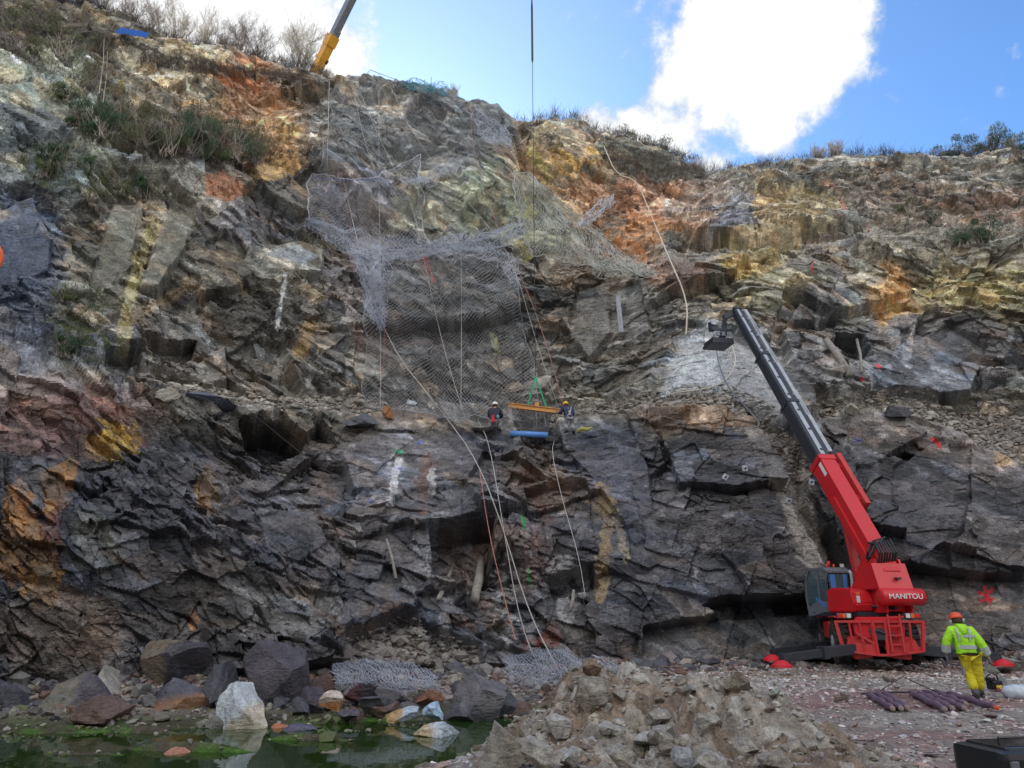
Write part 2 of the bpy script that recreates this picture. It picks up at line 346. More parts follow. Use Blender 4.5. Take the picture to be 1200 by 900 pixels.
# regions with their own bedding
left_low = sstep(430, 330, PX+30*wu)*sstep(470, 520, PY)
scree = np.zeros_like(PX)
def screepoly(pts, s=1.):
    global scree; scree = np.maximum(scree, sstep(-5, 5, poly_sd(PX+4*wu, PY+4*wv, pts))*s)
screepoly([(560, 505), (560, 492), (700, 488), (730, 490), (800, 470), (770, 500), (700, 505), (650, 512), (600, 512)])
screepoly([(735, 500), (760, 478), (820, 462), (880, 480), (935, 535), (900, 520), (850, 505), (780, 504)])
screepoly([(840, 470), (880, 478), (940, 540), (948, 575), (925, 575), (890, 520)], .8)
screepoly([(960, 480), (1060, 482), (1200, 490), (1200, 550), (1130, 530), (1060, 507), (980, 503), (955, 500)])
screepoly([(150, 465), (190, 455), (300, 466), (420, 484), (520, 484), (560, 498), (420, 500), (300, 488), (200, 474)])
screepoly([(780, 350), (800, 310), (900, 300), (1050, 285), (1200, 285), (1200, 300), (1060, 305), (900, 315), (820, 330)], .45)
screepoly([(640, 345), (660, 300), (700, 290), (770, 330), (700, 332)], .7)
screepoly([(400, 775), (470, 742), (560, 770), (560, 850), (400, 850)], .8)
screepoly([(0, 690), (60, 700), (230, 740), (270, 850), (0, 850)], .35)
lb = sstep(-.35, .35, fbm(U*.09, Vv*.09, 31, 3))
D = np.zeros_like(PX); idbig = None
def layer(su, sv, ang, amp, seed, mode, tilt=1., kk=1., mask=None):
    global D
    u, v = rot(U+wu+wu2*min(1, su), Vv+wv+wv2*min(1, sv), ang); h, i = cells(u/su, v/sv, seed, mode, tilt, kk)
    h = h*amp
    D = D+(h*mask if mask is not None else h); return i
keep = 1-.75*scree
sm_ = fbm(U*.16, Vv*.16, 711, 3)
blocky = np.clip(sstep(640, 700, PX)*sstep(490, 510, PY)+.8*sstep(8, -8, -poly_sd(PX, PY, [(395, 500), (610, 500), (640, 600), (400, 610)]))+.5*sstep(.05, .35, sm_), 0, 1)
mid_k = 1-.55*blocky; fine_k = (1-.7*blocky)*(.15+.85*sstep(-.35, .25, fbm(U*.3, Vv*.3, 713, 3)))
idA = layer(6.5, 5.0, 20, 2.1, 11, 'env', 1.1, .45, 1-.5*scree)
lowr = sstep(600, 680, PX)*sstep(485, 510, PY); m1 = sstep(.45, .8, lb)*(1-left_low)*(1-lowr)
idB = layer(2.6, 1.7, -28, .95, 23, 'env', 1.5, .32, m1*keep)
idC = layer(2.4, 3.2, 62, .9, 29, 'env', 1.5, .32, (1-m1)*keep)
idJ = layer(2.3, 4.6, 14, .75, 91, 'near', .55, 1., (.35+.65*np.maximum(blocky, lowr))*keep); idJ2 = layer(1.5, 2.4, -12, .38, 93, 'near', .6, 1., (.3+.7*np.maximum(blocky, lowr))*keep)
idD = layer(1.2, .8, -18, .50, 37, 'near', 1.2, 1., m1*keep*mid_k)
idE = layer(.75, 1.5, 68, .48, 41, 'near', 1.2, 1., (1-m1)*keep*mid_k)
idF = layer(.45, .30, -20, .20, 53, 'near', 1.2, 1., (1-left_low)*fine_k)
idG = layer(.22, .6, 48, .22, 59, 'near', 1.2, 1., left_low*(.25+.75*fine_k))
idH = layer(.3, .26, 10, .22, 61, 'near', .8, 1., scree)
D = D+.16*fbm(U*1.2, Vv*1.2, 91, 4, .6)
JM = (_r(idJ, 9)*.6+_r(idJ2, 9)*.4)[..., None]
# ---------------- hand placed slabs, caves and benches (outline px, push m, lean x/y m per 100px, how flat)
SL = [
 ([(398, 548), (440, 506), (508, 502), (548, 522), (560, 560), (545, 592), (480, 603), (410, 592)], 1.0, .3, .5, .85),
 ([(508, 503), (560, 506), (602, 518), (612, 545), (600, 556), (560, 546), (520, 524)], 1.9, .2, -.6, .8),
 ([(545, 590), (562, 560), (600, 562), (640, 590), (600, 600)], .4, 0, .5, .5),
 ([(655, 512), (700, 500), (735, 500), (762, 560), (772, 640), (742, 652), (700, 582), (668, 552)], 1.0, -.8, .6, .85),
 ([(778, 520), (830, 505), (900, 518), (926, 545), (915, 582), (862, 592), (800, 582)], 1.3, .5, .3, .6),
 ([(735, 640), (800, 592), (930, 600), (958, 650), (945, 705), (832, 712), (742, 692)], .9, .2, .3, .35),
 ([(822, 716), (850, 708), (960, 706), (966, 722), (842, 728)], -1.3, 0, 0, .7),
 ([(752, 740), (835, 728), (965, 722), (975, 772), (752, 778)], -.25, .3, .8, .85),
 ([(900, 470), (935, 540), (928, 600), (962, 650), (975, 690), (948, 690), (925, 640), (905, 560), (868, 480)], -.5, 0, .3, .75),
 ([(985, 505), (1050, 510), (1077, 524), (1012, 562), (985, 562)], 1.2, -.4, -.5, .9),
 ([(1042, 560), (1088, 530), (1125, 540), (1130, 590), (1115, 652), (1060, 662), (1040, 610)], .35, .3, .4, .88),
 ([(1130, 550), (1160, 545), (1200, 562), (1250, 600), (1250, 690), (1130, 682)], .8, -.3, .4, .7),
 ([(1030, 672), (1130, 688), (1250, 700), (1250, 760), (1082, 752)], .1, .2, .6, .85),
 ([(278, 503), (330, 491), (356, 520), (346, 541), (312, 547), (286, 526)], -2.8, 0, 0, .5),
 ([(272, 490), (345, 480), (372, 505), (356, 520), (330, 495), (280, 503)], 1.2, 0, -.5, .7),
 ([(0, 545), (50, 534), (60, 582), (10, 604), (-20, 600)], .9, .3, -.2, .6),
 ([(298, 630), (352, 622), (376, 660), (340, 682), (306, 668)], 1.0, .3, .3, .8),
 ([(500, 640), (575, 636), (566, 700), (545, 706), (505, 700)], -1.6, 0, 0, .5),
 ([(470, 604), (540, 596), (560, 636), (500, 640), (440, 640)], .7, 0, .6, .6),
 ([(615, 600), (690, 590), (735, 650), (700, 690), (630, 680)], .5, .3, .4, .45),
 ([(640, 688), (690, 680), (700, 700), (650, 712)], -.9, 0, 0, .5),
 ([(486, 720), (560, 706), (590, 735), (560, 760), (500, 750)], .5, .2, .3, .5),
 ([(162, 350), (200, 244), (226, 258), (216, 302), (182, 352)], .9, -.5, .3, .92),
 ([(100, 358), (130, 250), (166, 250), (148, 330), (112, 366)], .5, .3, .3, .9),
 ([(232, 352), (240, 300), (262, 290), (300, 330), (270, 350)], .6, .2, .4, .7),
 ([(-30, 275), (38, 248), (60, 300), (58, 340), (-30, 372)], .8, .3, .3, .88),
 ([(-30, 130), (0, 122), (48, 124), (84, 145), (90, 168), (55, 176), (0, 150), (-30, 150)], 1.0, .2, -.3, .85),
 ([(118, 170), (145, 172), (166, 186), (160, 200), (125, 186)], 1.2, 0, -.6, .9),
 ([(122, 190), (158, 198), (150, 212), (128, 206)], -1.3, 0, 0, .6),
 ([(200, 182), (236, 200), (238, 232), (204, 222), (194, 200)], .9, .5, .2, .8),
 ([(236, 205), (262, 200), (298, 222), (262, 238), (240, 230)], .3, .2, -.5, .7),
 ([(290, 196), (326, 206), (364, 236), (360, 262), (310, 232)], 1.0, 0, .6, .7),
 ([(304, 296), (350, 290), (378, 300), (372, 330), (312, 328)], 1.1, .2, .2, .8),
 ([(165, 412), (205, 408), (228, 404), (222, 432), (180, 440)], -1.5, 0, 0, .5),
 ([(108, 408), (150, 410), (168, 426), (140, 426)], 1.6, 0, -.6, .9),
 ([(110, 428), (160, 430), (160, 462), (112, 458)], -1.2, 0, 0, .6),
 ([(225, 440), (262, 412), (264, 456), (236, 464)], .8, .4, .3, .8),
 ([(676, 352), (714, 346), (722, 400), (694, 432), (670, 402)], .7, .3, .3, .88),
 ([(716, 350), (752, 345), (765, 395), (740, 412), (722, 400)], .3, .2, .2, .8),
 ([(632, 310), (668, 312), (680, 332), (655, 342), (632, 330)], .7, .2, -.4, .8),
 ([(912, 402), (955, 332), (1000, 324), (1036, 350), (1052, 400), (1046, 440), (1000, 482), (930, 472)], 1.1, -.2, .5, .25),
 ([(975, 400), (1006, 408), (1012, 436), (990, 440), (972, 420)], -1.9, 0, 0, .5),
 ([(1004, 452), (1050, 420), (1108, 394), (1150, 424), (1132, 474), (1084, 484), (1040, 476)], 1.1, -.5, .9, .82),
 ([(768, 474), (800, 402), (862, 398), (922, 440), (962, 500), (905, 512), (832, 466)], .3, .4, 1.0, .8),
 ([(885, 335), (915, 320), (945, 318), (940, 345), (890, 352)], .4, .2, .2, .7),
 ([(640, 165), (680, 160), (700, 200), (668, 204)], .5, .3, .3, .6),
 ([(395, 120), (440, 110), (470, 150), (430, 190), (392, 180)], .6, .3, .3, .4),
 ([(480, 210), (530, 195), (540, 250), (500, 262)], .7, .3, .3, .6),
 ([(555, 170), (600, 165), (606, 250), (560, 260)], .5, -.3, .3, .5),
]
for (pts, push, lx, ly, flat) in SL:
    xs = [p[0] for p in pts]; ys = [p[1] for p in pts]
    jj = (px1 > min(xs)-25) & (px1 < max(xs)+25); j0, j1 = np.argmax(jj), len(jj)-np.argmax(jj[::-1])
    X_ = PX[:, j0:j1]; Y_ = PY[:, j0:j1]
    sd_ = poly_sd(X_+3.2*wu[:, j0:j1]+1.5*fbm(X_*.2, Y_*.2, 5, 2), Y_+3.2*wv[:, j0:j1], pts)
    ew = 1.2+(3.5 if push > -1 else 1.5)*np.clip(fbm(X_*.03+7, Y_*.03, 6, 3)+.35, 0, 1); m = sstep(-ew, ew*.6, sd_)
    cx, cy = sum(xs)/len(xs), sum(ys)/len(ys)
    Dj = D[:, j0:j1]; mean = float((Dj*(m > .5)).sum()/max(1, (m > .5).sum()))
    fc, _ = cells(U[:, j0:j1]/1.3, Vv[:, j0:j1]/1.0, 71, 'env', 1.3, .7); fc2, _ = cells(U[:, j0:j1]/.42, Vv[:, j0:j1]/.3, 72, 'near', 1., 1.)
    tgt = mean*.6+push*.85+lx*(X_-cx)/100+ly*(Y_-cy)/100 + .10*fbm(U[:, j0:j1]*.8, Vv[:, j0:j1]*.8, 12, 5, .6) + .22*fc + .05*fc2*(fc > .1) + (Dj-mean)*(1-min(1, flat*1.05))
    D[:, j0:j1] = Dj*(1-m)+tgt*m
# fade so the ridge line and the toe stay where they are
jump = np.maximum(np.abs(np.gradient(D, axis=0)), np.abs(np.gradient(D, axis=1))); bl = vsm(D, 1); bl = vsm(bl.T.copy(), 1).T; wj = sstep(.12, .4, jump); D = D*(1-wj)+bl*wj
fade = np.ones(nr0); fade[-26:] = np.linspace(1, .18, 26); fade[:6] = .6
D = D*fade[:, None]
VX = BX+DX*D; VY = BY+DY*D; VZ = BZ+DZ*D
nzf = fbm(px1*.05, px1*0+3, 7, 4); VZ[-8:] += (nzf*.35+.25*vn(px1*.22, px1*0, 4))[None, :]*np.linspace(0, 1, 8)[:, None]
QX, QY, QD = proj(VX, VY, VZ)

# ---------------- colour of the stone, in linear albedo
def c3(*c): return np.array(c, np.float32)
K = {k: _r(v, 9)[..., None] for k, v in dict(A=idA, B=np.where(m1 > .5, idB, idC), D=np.where(m1 > .5, idD, idE), F=np.where(left_low > .5, idG, idF)).items()}
K2 = {k: _r(v, 21)[..., None] for k, v in dict(B=np.where(m1 > .5, idB, idC), D=np.where(m1 > .5, idD, idE), F=np.where(left_low > .5, idG, idF)).items()}
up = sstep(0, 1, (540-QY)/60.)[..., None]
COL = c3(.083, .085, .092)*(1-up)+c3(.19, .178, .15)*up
wobx = 26*fbm(U*.5, Vv*.5, 201, 5, .6); woby = 26*fbm(U*.5, Vv*.5, 202, 5, .6)
QXw, QYw = QX+wobx, QY+woby
def blob(x, y, rx, ry, col, s=1., ang=0., soft=.5):
    global COL
    u, v = rot(QXw-x, QYw-y, ang); m = (sstep(1+soft*.5, 1-soft*.5, np.hypot(u/rx, v/ry))*s)[..., None]
    COL = COL*(1-m)+c3(*col)*m
def stroke(pts, wd, col, s=1., rag=.5):
    global COL
    d = seg_dist(QX+wobx*.16*rag+3*rag*fbm(U*4, Vv*4, 77, 3), QY+woby*.16*rag, pts); n = fbm(U*2.2, Vv*1.1, 301, 4, .6); n5 = fbm(U*6, Vv*5, 305, 3, .6)
    m = (sstep(wd*1.05, wd*.75, d+(n*1.5+n5*1.5)*wd*rag)*s*np.clip(1+rag*.9*(fbm(U*1.4, Vv*1.4, 309, 3)-.1), .1, 1))[..., None]*(1-min(.6, rag*.7)*(K2['D'] > .6)); COL = COL*(1-m)+c3(*col)*m
def region(pts, col, s=1.):
    global COL
    m = (sstep(-2, 2.5, poly_sd(QX+wobx*.2, QY+woby*.2, pts))*s)[..., None]; COL = COL*(1-m)+c3(*col)*m
# broad ground tones
blob(60, 130, 110, 90, (.26, .28, .22), .8); blob(40, 210, 60, 60, (.16, .18, .18), .7); blob(60, 20, 90, 40, (.13, .11, .07), .85)
blob(180, 80, 80, 50, (.24, .21, .15), .8); blob(240, 100, 60, 45, (.27, .23, .16), .7)
blob(305, 120, 52, 65, (.31, .215, .14), .85, -20); blob(330, 165, 36, 34, (.45, .30, .14), .8); blob(290, 90, 36, 22, (.33, .18, .12), .6)
blob(230, 300, 190, 80, (.17, .155, .12), .8); blob(250, 400, 180, 55, (.13, .12, .105), .8); blob(300, 260, 60, 30, (.17, .16, .165), .8)
blob(30, 300, 42, 80, (.07, .085, .12), .85); blob(90, 400, 80, 30, (.10, .11, .12), .8); blob(30, 400, 50, 50, (.075, .08, .10), .7)
blob(470, 170, 110, 90, (.19, .19, .18), .9); blob(500, 240, 90, 40, (.24, .23, .16), .7); blob(420, 240, 50, 40, (.16, .15, .17), .7)
blob(560, 140, 40, 40, (.20, .21, .2), .8); blob(585, 240, 45, 60, (.26, .28, .19), .75); blob(640, 230, 40, 60, (.30, .30, .17), .7)
blob(510, 340, 130, 60, (.145, .14, .13), .85); blob(520, 440, 120, 50, (.15, .14, .125), .8); blob(410, 330, 40, 40, (.13, .11, .11), .6)
blob(470, 395, 60, 22, (.16, .10, .09), .5)
blob(650, 190, 62, 45, (.36, .25, .15), .9); pass; blob(640, 160, 40, 16, (.24, .21, .15), .8)
blob(735, 185, 60, 25, (.13, .125, .09), .9); blob(770, 240, 66, 32, (.33, .18, .11), .8); blob(690, 240, 30, 26, (.30, .2, .13), .8)
pass; blob(820, 240, 40, 30, (.27, .22, .18), .8)
blob(700, 315, 60, 24, (.28, .22, .16), .8); blob(790, 320, 40, 22, (.26, .15, .10), .7); blob(718, 390, 100, 55, (.135, .13, .12), .85)
blob(875, 300, 40, 26, (.33, .265, .14), .75); blob(925, 255, 62, 45, (.34, .29, .19), .88, -30); blob(900, 240, 20, 36, (.33, .22, .11), .55); blob(860, 250, 22, 20, (.17, .18, .21), .8)
blob(960, 210, 40, 14, (.15, .15, .13), .8); blob(1010, 215, 26, 18, (.28, .26, .20), .7)
blob(1090, 225, 110, 34, (.17, .14, .11), .85); blob(1130, 195, 70, 18, (.25, .24, .21), .8); blob(1160, 245, 60, 24, (.24, .16, .12), .7); blob(1080, 260, 60, 20, (.2, .16, .12), .7)
blob(930, 340, 90, 22, (.33, .31, .21), .85); blob(1100, 300, 110, 34, (.21, .19, .14), .85); blob(1150, 345, 90, 40, (.24, .22, .13), .85); blob(1045, 350, 26, 34, (.36, .24, .12), .75); pass
blob(975, 395, 62, 76, (.115, .115, .12), .92); blob(1080, 390, 50, 26, (.16, .15, .145), .8); blob(1160, 410, 60, 45, (.125, .12, .12), .85)
blob(1085, 440, 66, 38, (.15, .16, .18), .92); blob(845, 430, 75, 45, (.23, .235, .24), .9)
blob(835, 395, 30, 14, (.55, .57, .58), .6); blob(820, 425, 34, 24, (.38, .42, .43), .75); blob(1000, 365, 22, 24, (.27, .27, .24), .7)
blob(820, 490, 70, 22, (.27, .21, .16), .9); blob(1080, 505, 130, 20, (.25, .22, .20), .85); blob(1170, 530, 50, 24, (.18, .17, .16), .8)
# lower wall
blob(70, 490, 110, 48, (.15, .095, .085), .9); blob(40, 455, 70, 12, (.23, .20, .18), .6); pass
pass
blob(25, 560, 34, 28, (.085, .09, .10), .9); blob(60, 745, 90, 55, (.115, .085, .065), .85); blob(120, 630, 26, 36, (.17, .17, .13), .7)
blob(250, 500, 100, 18, (.13, .125, .11), .8); blob(240, 590, 90, 60, (.085, .085, .09), .7); pass; blob(300, 700, 90, 40, (.10, .095, .085), .6)
blob(340, 720, 60, 30, (.17, .165, .15), .65); blob(385, 645, 24, 28, (.13, .085, .06), .7); blob(350, 650, 50, 40, (.08, .085, .10), .6)
blob(470, 550, 70, 45, (.13, .135, .145), .9); blob(560, 525, 45, 24, (.075, .08, .095), .9); blob(640, 560, 60, 38, (.125, .095, .07), .8); blob(590, 660, 80, 45, (.105, .085, .075), .7)
blob(715, 560, 50, 66, (.06, .065, .08), .9, -20); blob(850, 550, 80, 45, (.075, .078, .085), .9); blob(860, 660, 100, 55, (.09, .092, .098), .85); blob(860, 750, 110, 30, (.12, .122, .12), .8)
blob(700, 600, 9, 60, (.33, .24, .09), .0); blob(1085, 600, 60, 60, (.07, .072, .082), .8); blob(1165, 620, 50, 66, (.085, .082, .08), .85); blob(1130, 715, 90, 40, (.105, .09, .078), .85); blob(1020, 535, 38, 24, (.13, .13, .13), .8)
blob(1190, 530, 20, 12, (.36, .25, .13), .6); blob(500, 770, 130, 26, (.11, .108, .105), .7); blob(1000, 620, 26, 20, (.2, .19, .15), .6)
# block to block and flake to flake variation
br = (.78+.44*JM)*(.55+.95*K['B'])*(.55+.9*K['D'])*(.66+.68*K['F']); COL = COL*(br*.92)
warm = (K2['D'] > .86)*.45+(K2['B'] > .85)*.3; COL = COL*(1-warm)+COL*c3(1.38, 1.06, .78)*warm
cool = (K2['D'] < .16)*.5; COL = COL*(1-cool)+COL*c3(.82, .98, 1.18)*cool
pale = ((K2['F'] > .88)*.75)*(1-.4*scree[..., None]); COL = COL*(1+pale*.9)
sp = _r(idF , 33); 
# loose stone on the benches is paler than the wall
m = (scree*.72)[..., None]; COL = COL*(1-m)+(c3(.27, .245, .21)*(.65+.7*_r(idH, 9))[..., None])*m
def stain(x, y, rx, ry, col, s=1., ang=0.):
    global COL
    u, v = rot(QXw-x, QYw-y, ang); n = fbm(U*3.2, Vv*2.2, 931, 4, .65); q = np.hypot(u/rx, v/ry)+.5*n
    m = (sstep(1.03, .88, q)*s)[..., None]*(.35+.65*(K2['D'] < .7))*(.6+.4*(K2['F'] < .75)); COL = COL*(1-m)+c3(*col)*(.7+.6*K['F'])*m
# named stains and veins
stain(140, 515, 26, 22, (.55, .36, .07), .95); stain(110, 520, 18, 14, (.42, .25, .07), .8); stain(30, 640, 32, 55, (.36, .19, .07), .85, 10); stain(72, 575, 20, 40, (.42, .22, .07), .85, 12); stain(50, 680, 20, 36, (.45, .26, .08), .8); stain(70, 620, 12, 50, (.16, .05, .03), .7, 10); stain(236, 580, 12, 22, (.38, .22, .08), .75); stain(232, 720, 9, 12, (.4, .2, .07), .7); stain(735, 285, 36, 22, (.42, .2, .08), .85); stain(770, 265, 34, 20, (.40, .22, .10), .8); stain(1155, 340, 24, 14, (.42, .36, .14), .6); stain(668, 192, 26, 20, (.50, .33, .11), .9)
stain(20, 600, 22, 40, (.40, .2, .07), .8); stain(300, 150, 46, 60, (.34, .20, .11), .6, -20); stain(320, 190, 24, 20, (.5, .33, .14), .7); stain(930, 262, 50, 30, (.36, .30, .17), .55, -30); stain(700, 225, 24, 40, (.33, .17, .08), .6); stain(1045, 348, 14, 24, (.40, .22, .08), .8); stain(880, 310, 30, 16, (.46, .34, .12), .7)
stroke([(-5, 444), (60, 446), (110, 457), (170, 476)], 6, (.34, .30, .27), .85, .7); stroke([(40, 458), (120, 480), (165, 520)], 10, (.20, .12, .11), .6, 1.)
stroke([(182, 262), (166, 300), (152, 350), (140, 412)], 8, (.42, .38, .20), .9)
stroke([(226, 330), (196, 350), (150, 372)], 7, (.34, .26, .16), .7)
region([(162, 350), (200, 244), (226, 258), (216, 302), (182, 352)], (.14, .14, .11), .55); region([(100, 358), (130, 250), (166, 250), (148, 330), (112, 366)], (.14, .138, .105), .5)
region([(-30, 275), (38, 248), (60, 300), (58, 340), (-30, 372)], (.06, .075, .11), .7); region([(-30, 130), (0, 122), (48, 124), (84, 145), (90, 168), (55, 176), (0, 150), (-30, 150)], (.13, .145, .16), .8)
region([(304, 296), (350, 290), (374, 300), (352, 312)], (.28, .31, .34), .6); region([(118, 170), (145, 172), (166, 186), (150, 192)], (.26, .29, .31), .7); region([(236, 205), (262, 200), (298, 222), (262, 238), (240, 230)], (.36, .17, .09), .85)
region([(204, 185), (236, 200), (238, 232), (206, 222)], (.26, .25, .21), .6)
region([(676, 352), (714, 346), (722, 400), (694, 432), (670, 402)], (.14, .135, .12), .4)
stroke([(334, 320), (330, 352), (324, 385)], 3, (.62, .63, .62), .8); stroke([(326, 425), (320, 468)], 6, (.5, .49, .45), .75, .9); stroke([(362, 428), (366, 468)], 4, (.5, .48, .44), .65, .9)
stroke([(360, 385), (352, 412)], 10, (.30, .20, .09), .8, .4)
stroke([(467, 540), (463, 566), (458, 590)], 5, (.85, .85, .82), 1., .35); stroke([(468, 545), (460, 585)], 8, (.6, .6, .6), .8, 1.2); stroke([(500, 540), (494, 600)], 8, (.20, .10, .06), .7, .9); stroke([(506, 552), (507, 578)], 4, (.6, .58, .55), .8, .7)
stroke([(588, 665), (592, 700), (590, 745)], 10, (.5, .5, .48), .65, 1.2); stroke([(640, 690), (665, 668), (680, 680)], 11, (.48, .47, .45), .7, 1.1); stroke([(668, 728), (672, 770)], 9, (.42, .41, .39), .6, 1.1)
stroke([(515, 610), (500, 650)], 8, (.36, .37, .37), .55, 1.4); stroke([(520, 725), (520, 760)], 5, (.45, .44, .42), .6, .9)
stroke([(706, 575), (712, 612), (706, 660), (704, 700)], 9, (.36, .26, .13), .8, .5); stroke([(722, 600), (735, 655)], 5, (.42, .36, .22), .75, .7); stroke([(640, 560), (680, 570), (700, 590)], 9, (.28, .20, .11), .6, .8)
stroke([(620, 560), (640, 610), (620, 680)], 12, (.17, .085, .055), .6, .9); stroke([(648, 745), (622, 758)], 10, (.32, .09, .06), .7, .8)
stroke([(862, 480), (905, 540), (928, 590), (945, 640), (962, 672)], 12, (.42, .385, .33), .8, .9); stroke([(905, 500), (935, 545)], 12, (.30, .27, .23), .6, 1.)
stroke([(935, 560), (930, 620), (942, 650)], 11, (.46, .43, .37), .75, .8); stroke([(812, 660), (815, 690)], 3, (.45, .45, .45), .6, 1.); stroke([(845, 725), (900, 745)], 4, (.24, .24, .23), .5, 1.)
stroke([(960, 345), (958, 380), (975, 470)], 4, (.42, .42, .38), .6, .9); stroke([(975, 430), (988, 458)], 6, (.45, .46, .42), .7, .9)
stroke([(577, 392), (583, 412)], 4, (.52, .52, .24), .8, .3); stroke([(616, 215), (620, 270), (618, 300)], 5, (.45, .42, .12), .6, .7); stroke([(625, 180), (640, 210)], 6, (.42, .40, .12), .5, .8)
stroke([(420, 540), (416, 600)], 2, (.5, .5, .5), .5, .9); stroke([(1125, 555), (1100, 640)], 3, (.2, .2, .2), .4, 1.)
stroke([(440, 290), (436, 340), (442, 360)], 6, (.6, .62, .66), .7, .6)
region([(768, 474), (790, 420), (800, 402), (862, 398), (922, 440), (962, 498), (945, 520), (905, 500), (850, 462), (800, 462)], (.33, .335, .335), .75)
region([(775, 470), (800, 415), (838, 420), (850, 460), (805, 458)], (.44, .47, .475), .7); stroke([(800, 405), (850, 392)], 9, (.5, .52, .53), .6, 1.)
region([(905, 560), (948, 560), (962, 640), (985, 690), (960, 690), (930, 630)], (.38, .35, .30), .7)
for a in range(34):   # pale shattered flakes and brown seams of the lower middle wall
    rr_ = random.Random(a); x = rr_.uniform(380, 700); y = rr_.uniform(600, 765); stain(x, y, rr_.uniform(8, 26), rr_.uniform(4, 12), [(.34, .335, .32), (.17, .115, .085), (.26, .25, .235), (.15, .12, .09)][a % 4], .6, rr_.uniform(-60, 40))
for a in range(26):
    rr_ = random.Random(a+100); x = rr_.uniform(60, 400); y = rr_.uniform(520, 760); stain(x, y, rr_.uniform(8, 30), rr_.uniform(4, 12), [(.24, .235, .22), (.17, .12, .09), (.16, .145, .12)][a % 3], .55, rr_.uniform(20, 70))
# spray paint marks left by the surveyors
PR = (.78, .03, .045)
for a in ([(1154, 688), (1160, 706)], [(1147, 694), (1160, 701)], [(1164, 702), (1149, 704)], [(1155, 699), (1163, 690)]): stroke(a, 1.9, PR, .95, .05)
for a in ([(1092, 514), (1100, 520)], [(1097, 517), (1101, 524)]): stroke(a, 2., PR, .9, .1)
for a in ([(966, 212), (980, 220)], [(986, 236), (990, 246)], [(1008, 260), (1018, 270)], [(952, 305), (950, 322)]): stroke(a, 2., (.50, .08, .06), .55, .6)
for a in ([(1028, 428), (1031, 430)], [(1009, 443), (1011, 445)]): stroke(a, 1.8, PR, .8, .1)
stroke([(498, 302), (508, 330)], 3, (.55, .06, .05), .6, .5)
for a in ([(464, 528), (466, 530)], [(470, 528), (470, 531)]): stroke(a, 2, (.05, .5, .25), .7, .1)
for a in ([(490, 520), (493, 518)], [(468, 549), (470, 550)], [(432, 586), (434, 588)], [(1003, 515), (1007, 516)]): stroke(a, 2, (.05, .12, .5), .7, .1)
for a in ([(613, 604), (615, 620)], [(619, 668), (622, 686)]): stroke(a, 2, (.05, .42, .12), .8, .35)
# dust settled on the flat tops
g = [grad(a) for a in (VX, VY, VZ)]
n_z = g[0][0]*g[1][1]-g[1][0]*g[0][1]; n_x = g[1][0]*g[2][1]-g[2][0]*g[1][1]; n_y = g[2][0]*g[0][1]-g[0][0]*g[2][1]
nl = np.sqrt(n_x**2+n_y**2+n_z**2)+1e-9; fup = n_z/nl*np.where(n_y > 0, -1, 1)
m = (sstep(.45, .9, fup)*.45)[..., None]; COL = COL*(1-m)+(COL*.5+c3(.16, .145, .125))*m
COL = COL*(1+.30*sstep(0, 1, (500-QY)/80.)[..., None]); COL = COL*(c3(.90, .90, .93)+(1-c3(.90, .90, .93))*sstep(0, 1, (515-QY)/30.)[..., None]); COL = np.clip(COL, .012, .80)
# plateau behind the rim
ring = []
for (d, dz) in ((1.5, .1), (5, .1), (14, -.5), (60, -3), (400, -12)):
    ring.append((VX[-1]-hx[-1]*d, VY[-1]-hy[-1]*d, BZ[-1]+dz+.3*fbm(px1*.02, px1*0+d, 19, 3)))
AX = np.vstack([VX]+[r_[0][None] for r_ in ring]); AY = np.vstack([VY]+[r_[1][None] for r_ in ring]); AZ = np.vstack([VZ]+[r_[2][None] for r_ in ring])
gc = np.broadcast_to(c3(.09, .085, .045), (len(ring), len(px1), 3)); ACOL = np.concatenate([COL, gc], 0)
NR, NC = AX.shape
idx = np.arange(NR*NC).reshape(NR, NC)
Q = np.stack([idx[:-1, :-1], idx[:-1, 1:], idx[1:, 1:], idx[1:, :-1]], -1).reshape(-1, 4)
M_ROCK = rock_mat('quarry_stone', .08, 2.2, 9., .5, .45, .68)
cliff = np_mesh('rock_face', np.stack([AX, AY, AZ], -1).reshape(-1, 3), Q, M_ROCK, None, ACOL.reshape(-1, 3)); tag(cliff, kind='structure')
# nearest wall depth per photo pixel, used to rest things on the wall
DM = np.full((1000, 1400), 1e9, np.float32)
ii = (np.round(QX)+100).astype(int); jj = (np.round(QY)+50).astype(int); ok = (ii >= 0) & (ii < 1400) & (jj >= 0) & (jj < 1000)
np.minimum.at(DM, (jj[ok], ii[ok]), VY[ok])
for _ in range(6):
    pad = np.pad(DM, 1, constant_values=1e9); mn = np.min([pad[a:a+1000, b:b+1400] for a in (0, 1, 2) for b in (0, 1, 2)], 0); DM = np.where(DM > 1e8, mn, DM)
def depth(px, py, r=0):
    i = int(round(px))+100; j = int(round(py))+50; i = min(max(i, r), 1399-r); j = min(max(j, r), 999-r)
    v = DM[j-r:j+r+1, i-r:i+r+1]; return float(v.min())
def on(px, py, off=.0, r=0): return P(px, py, depth(px, py, r)-off)
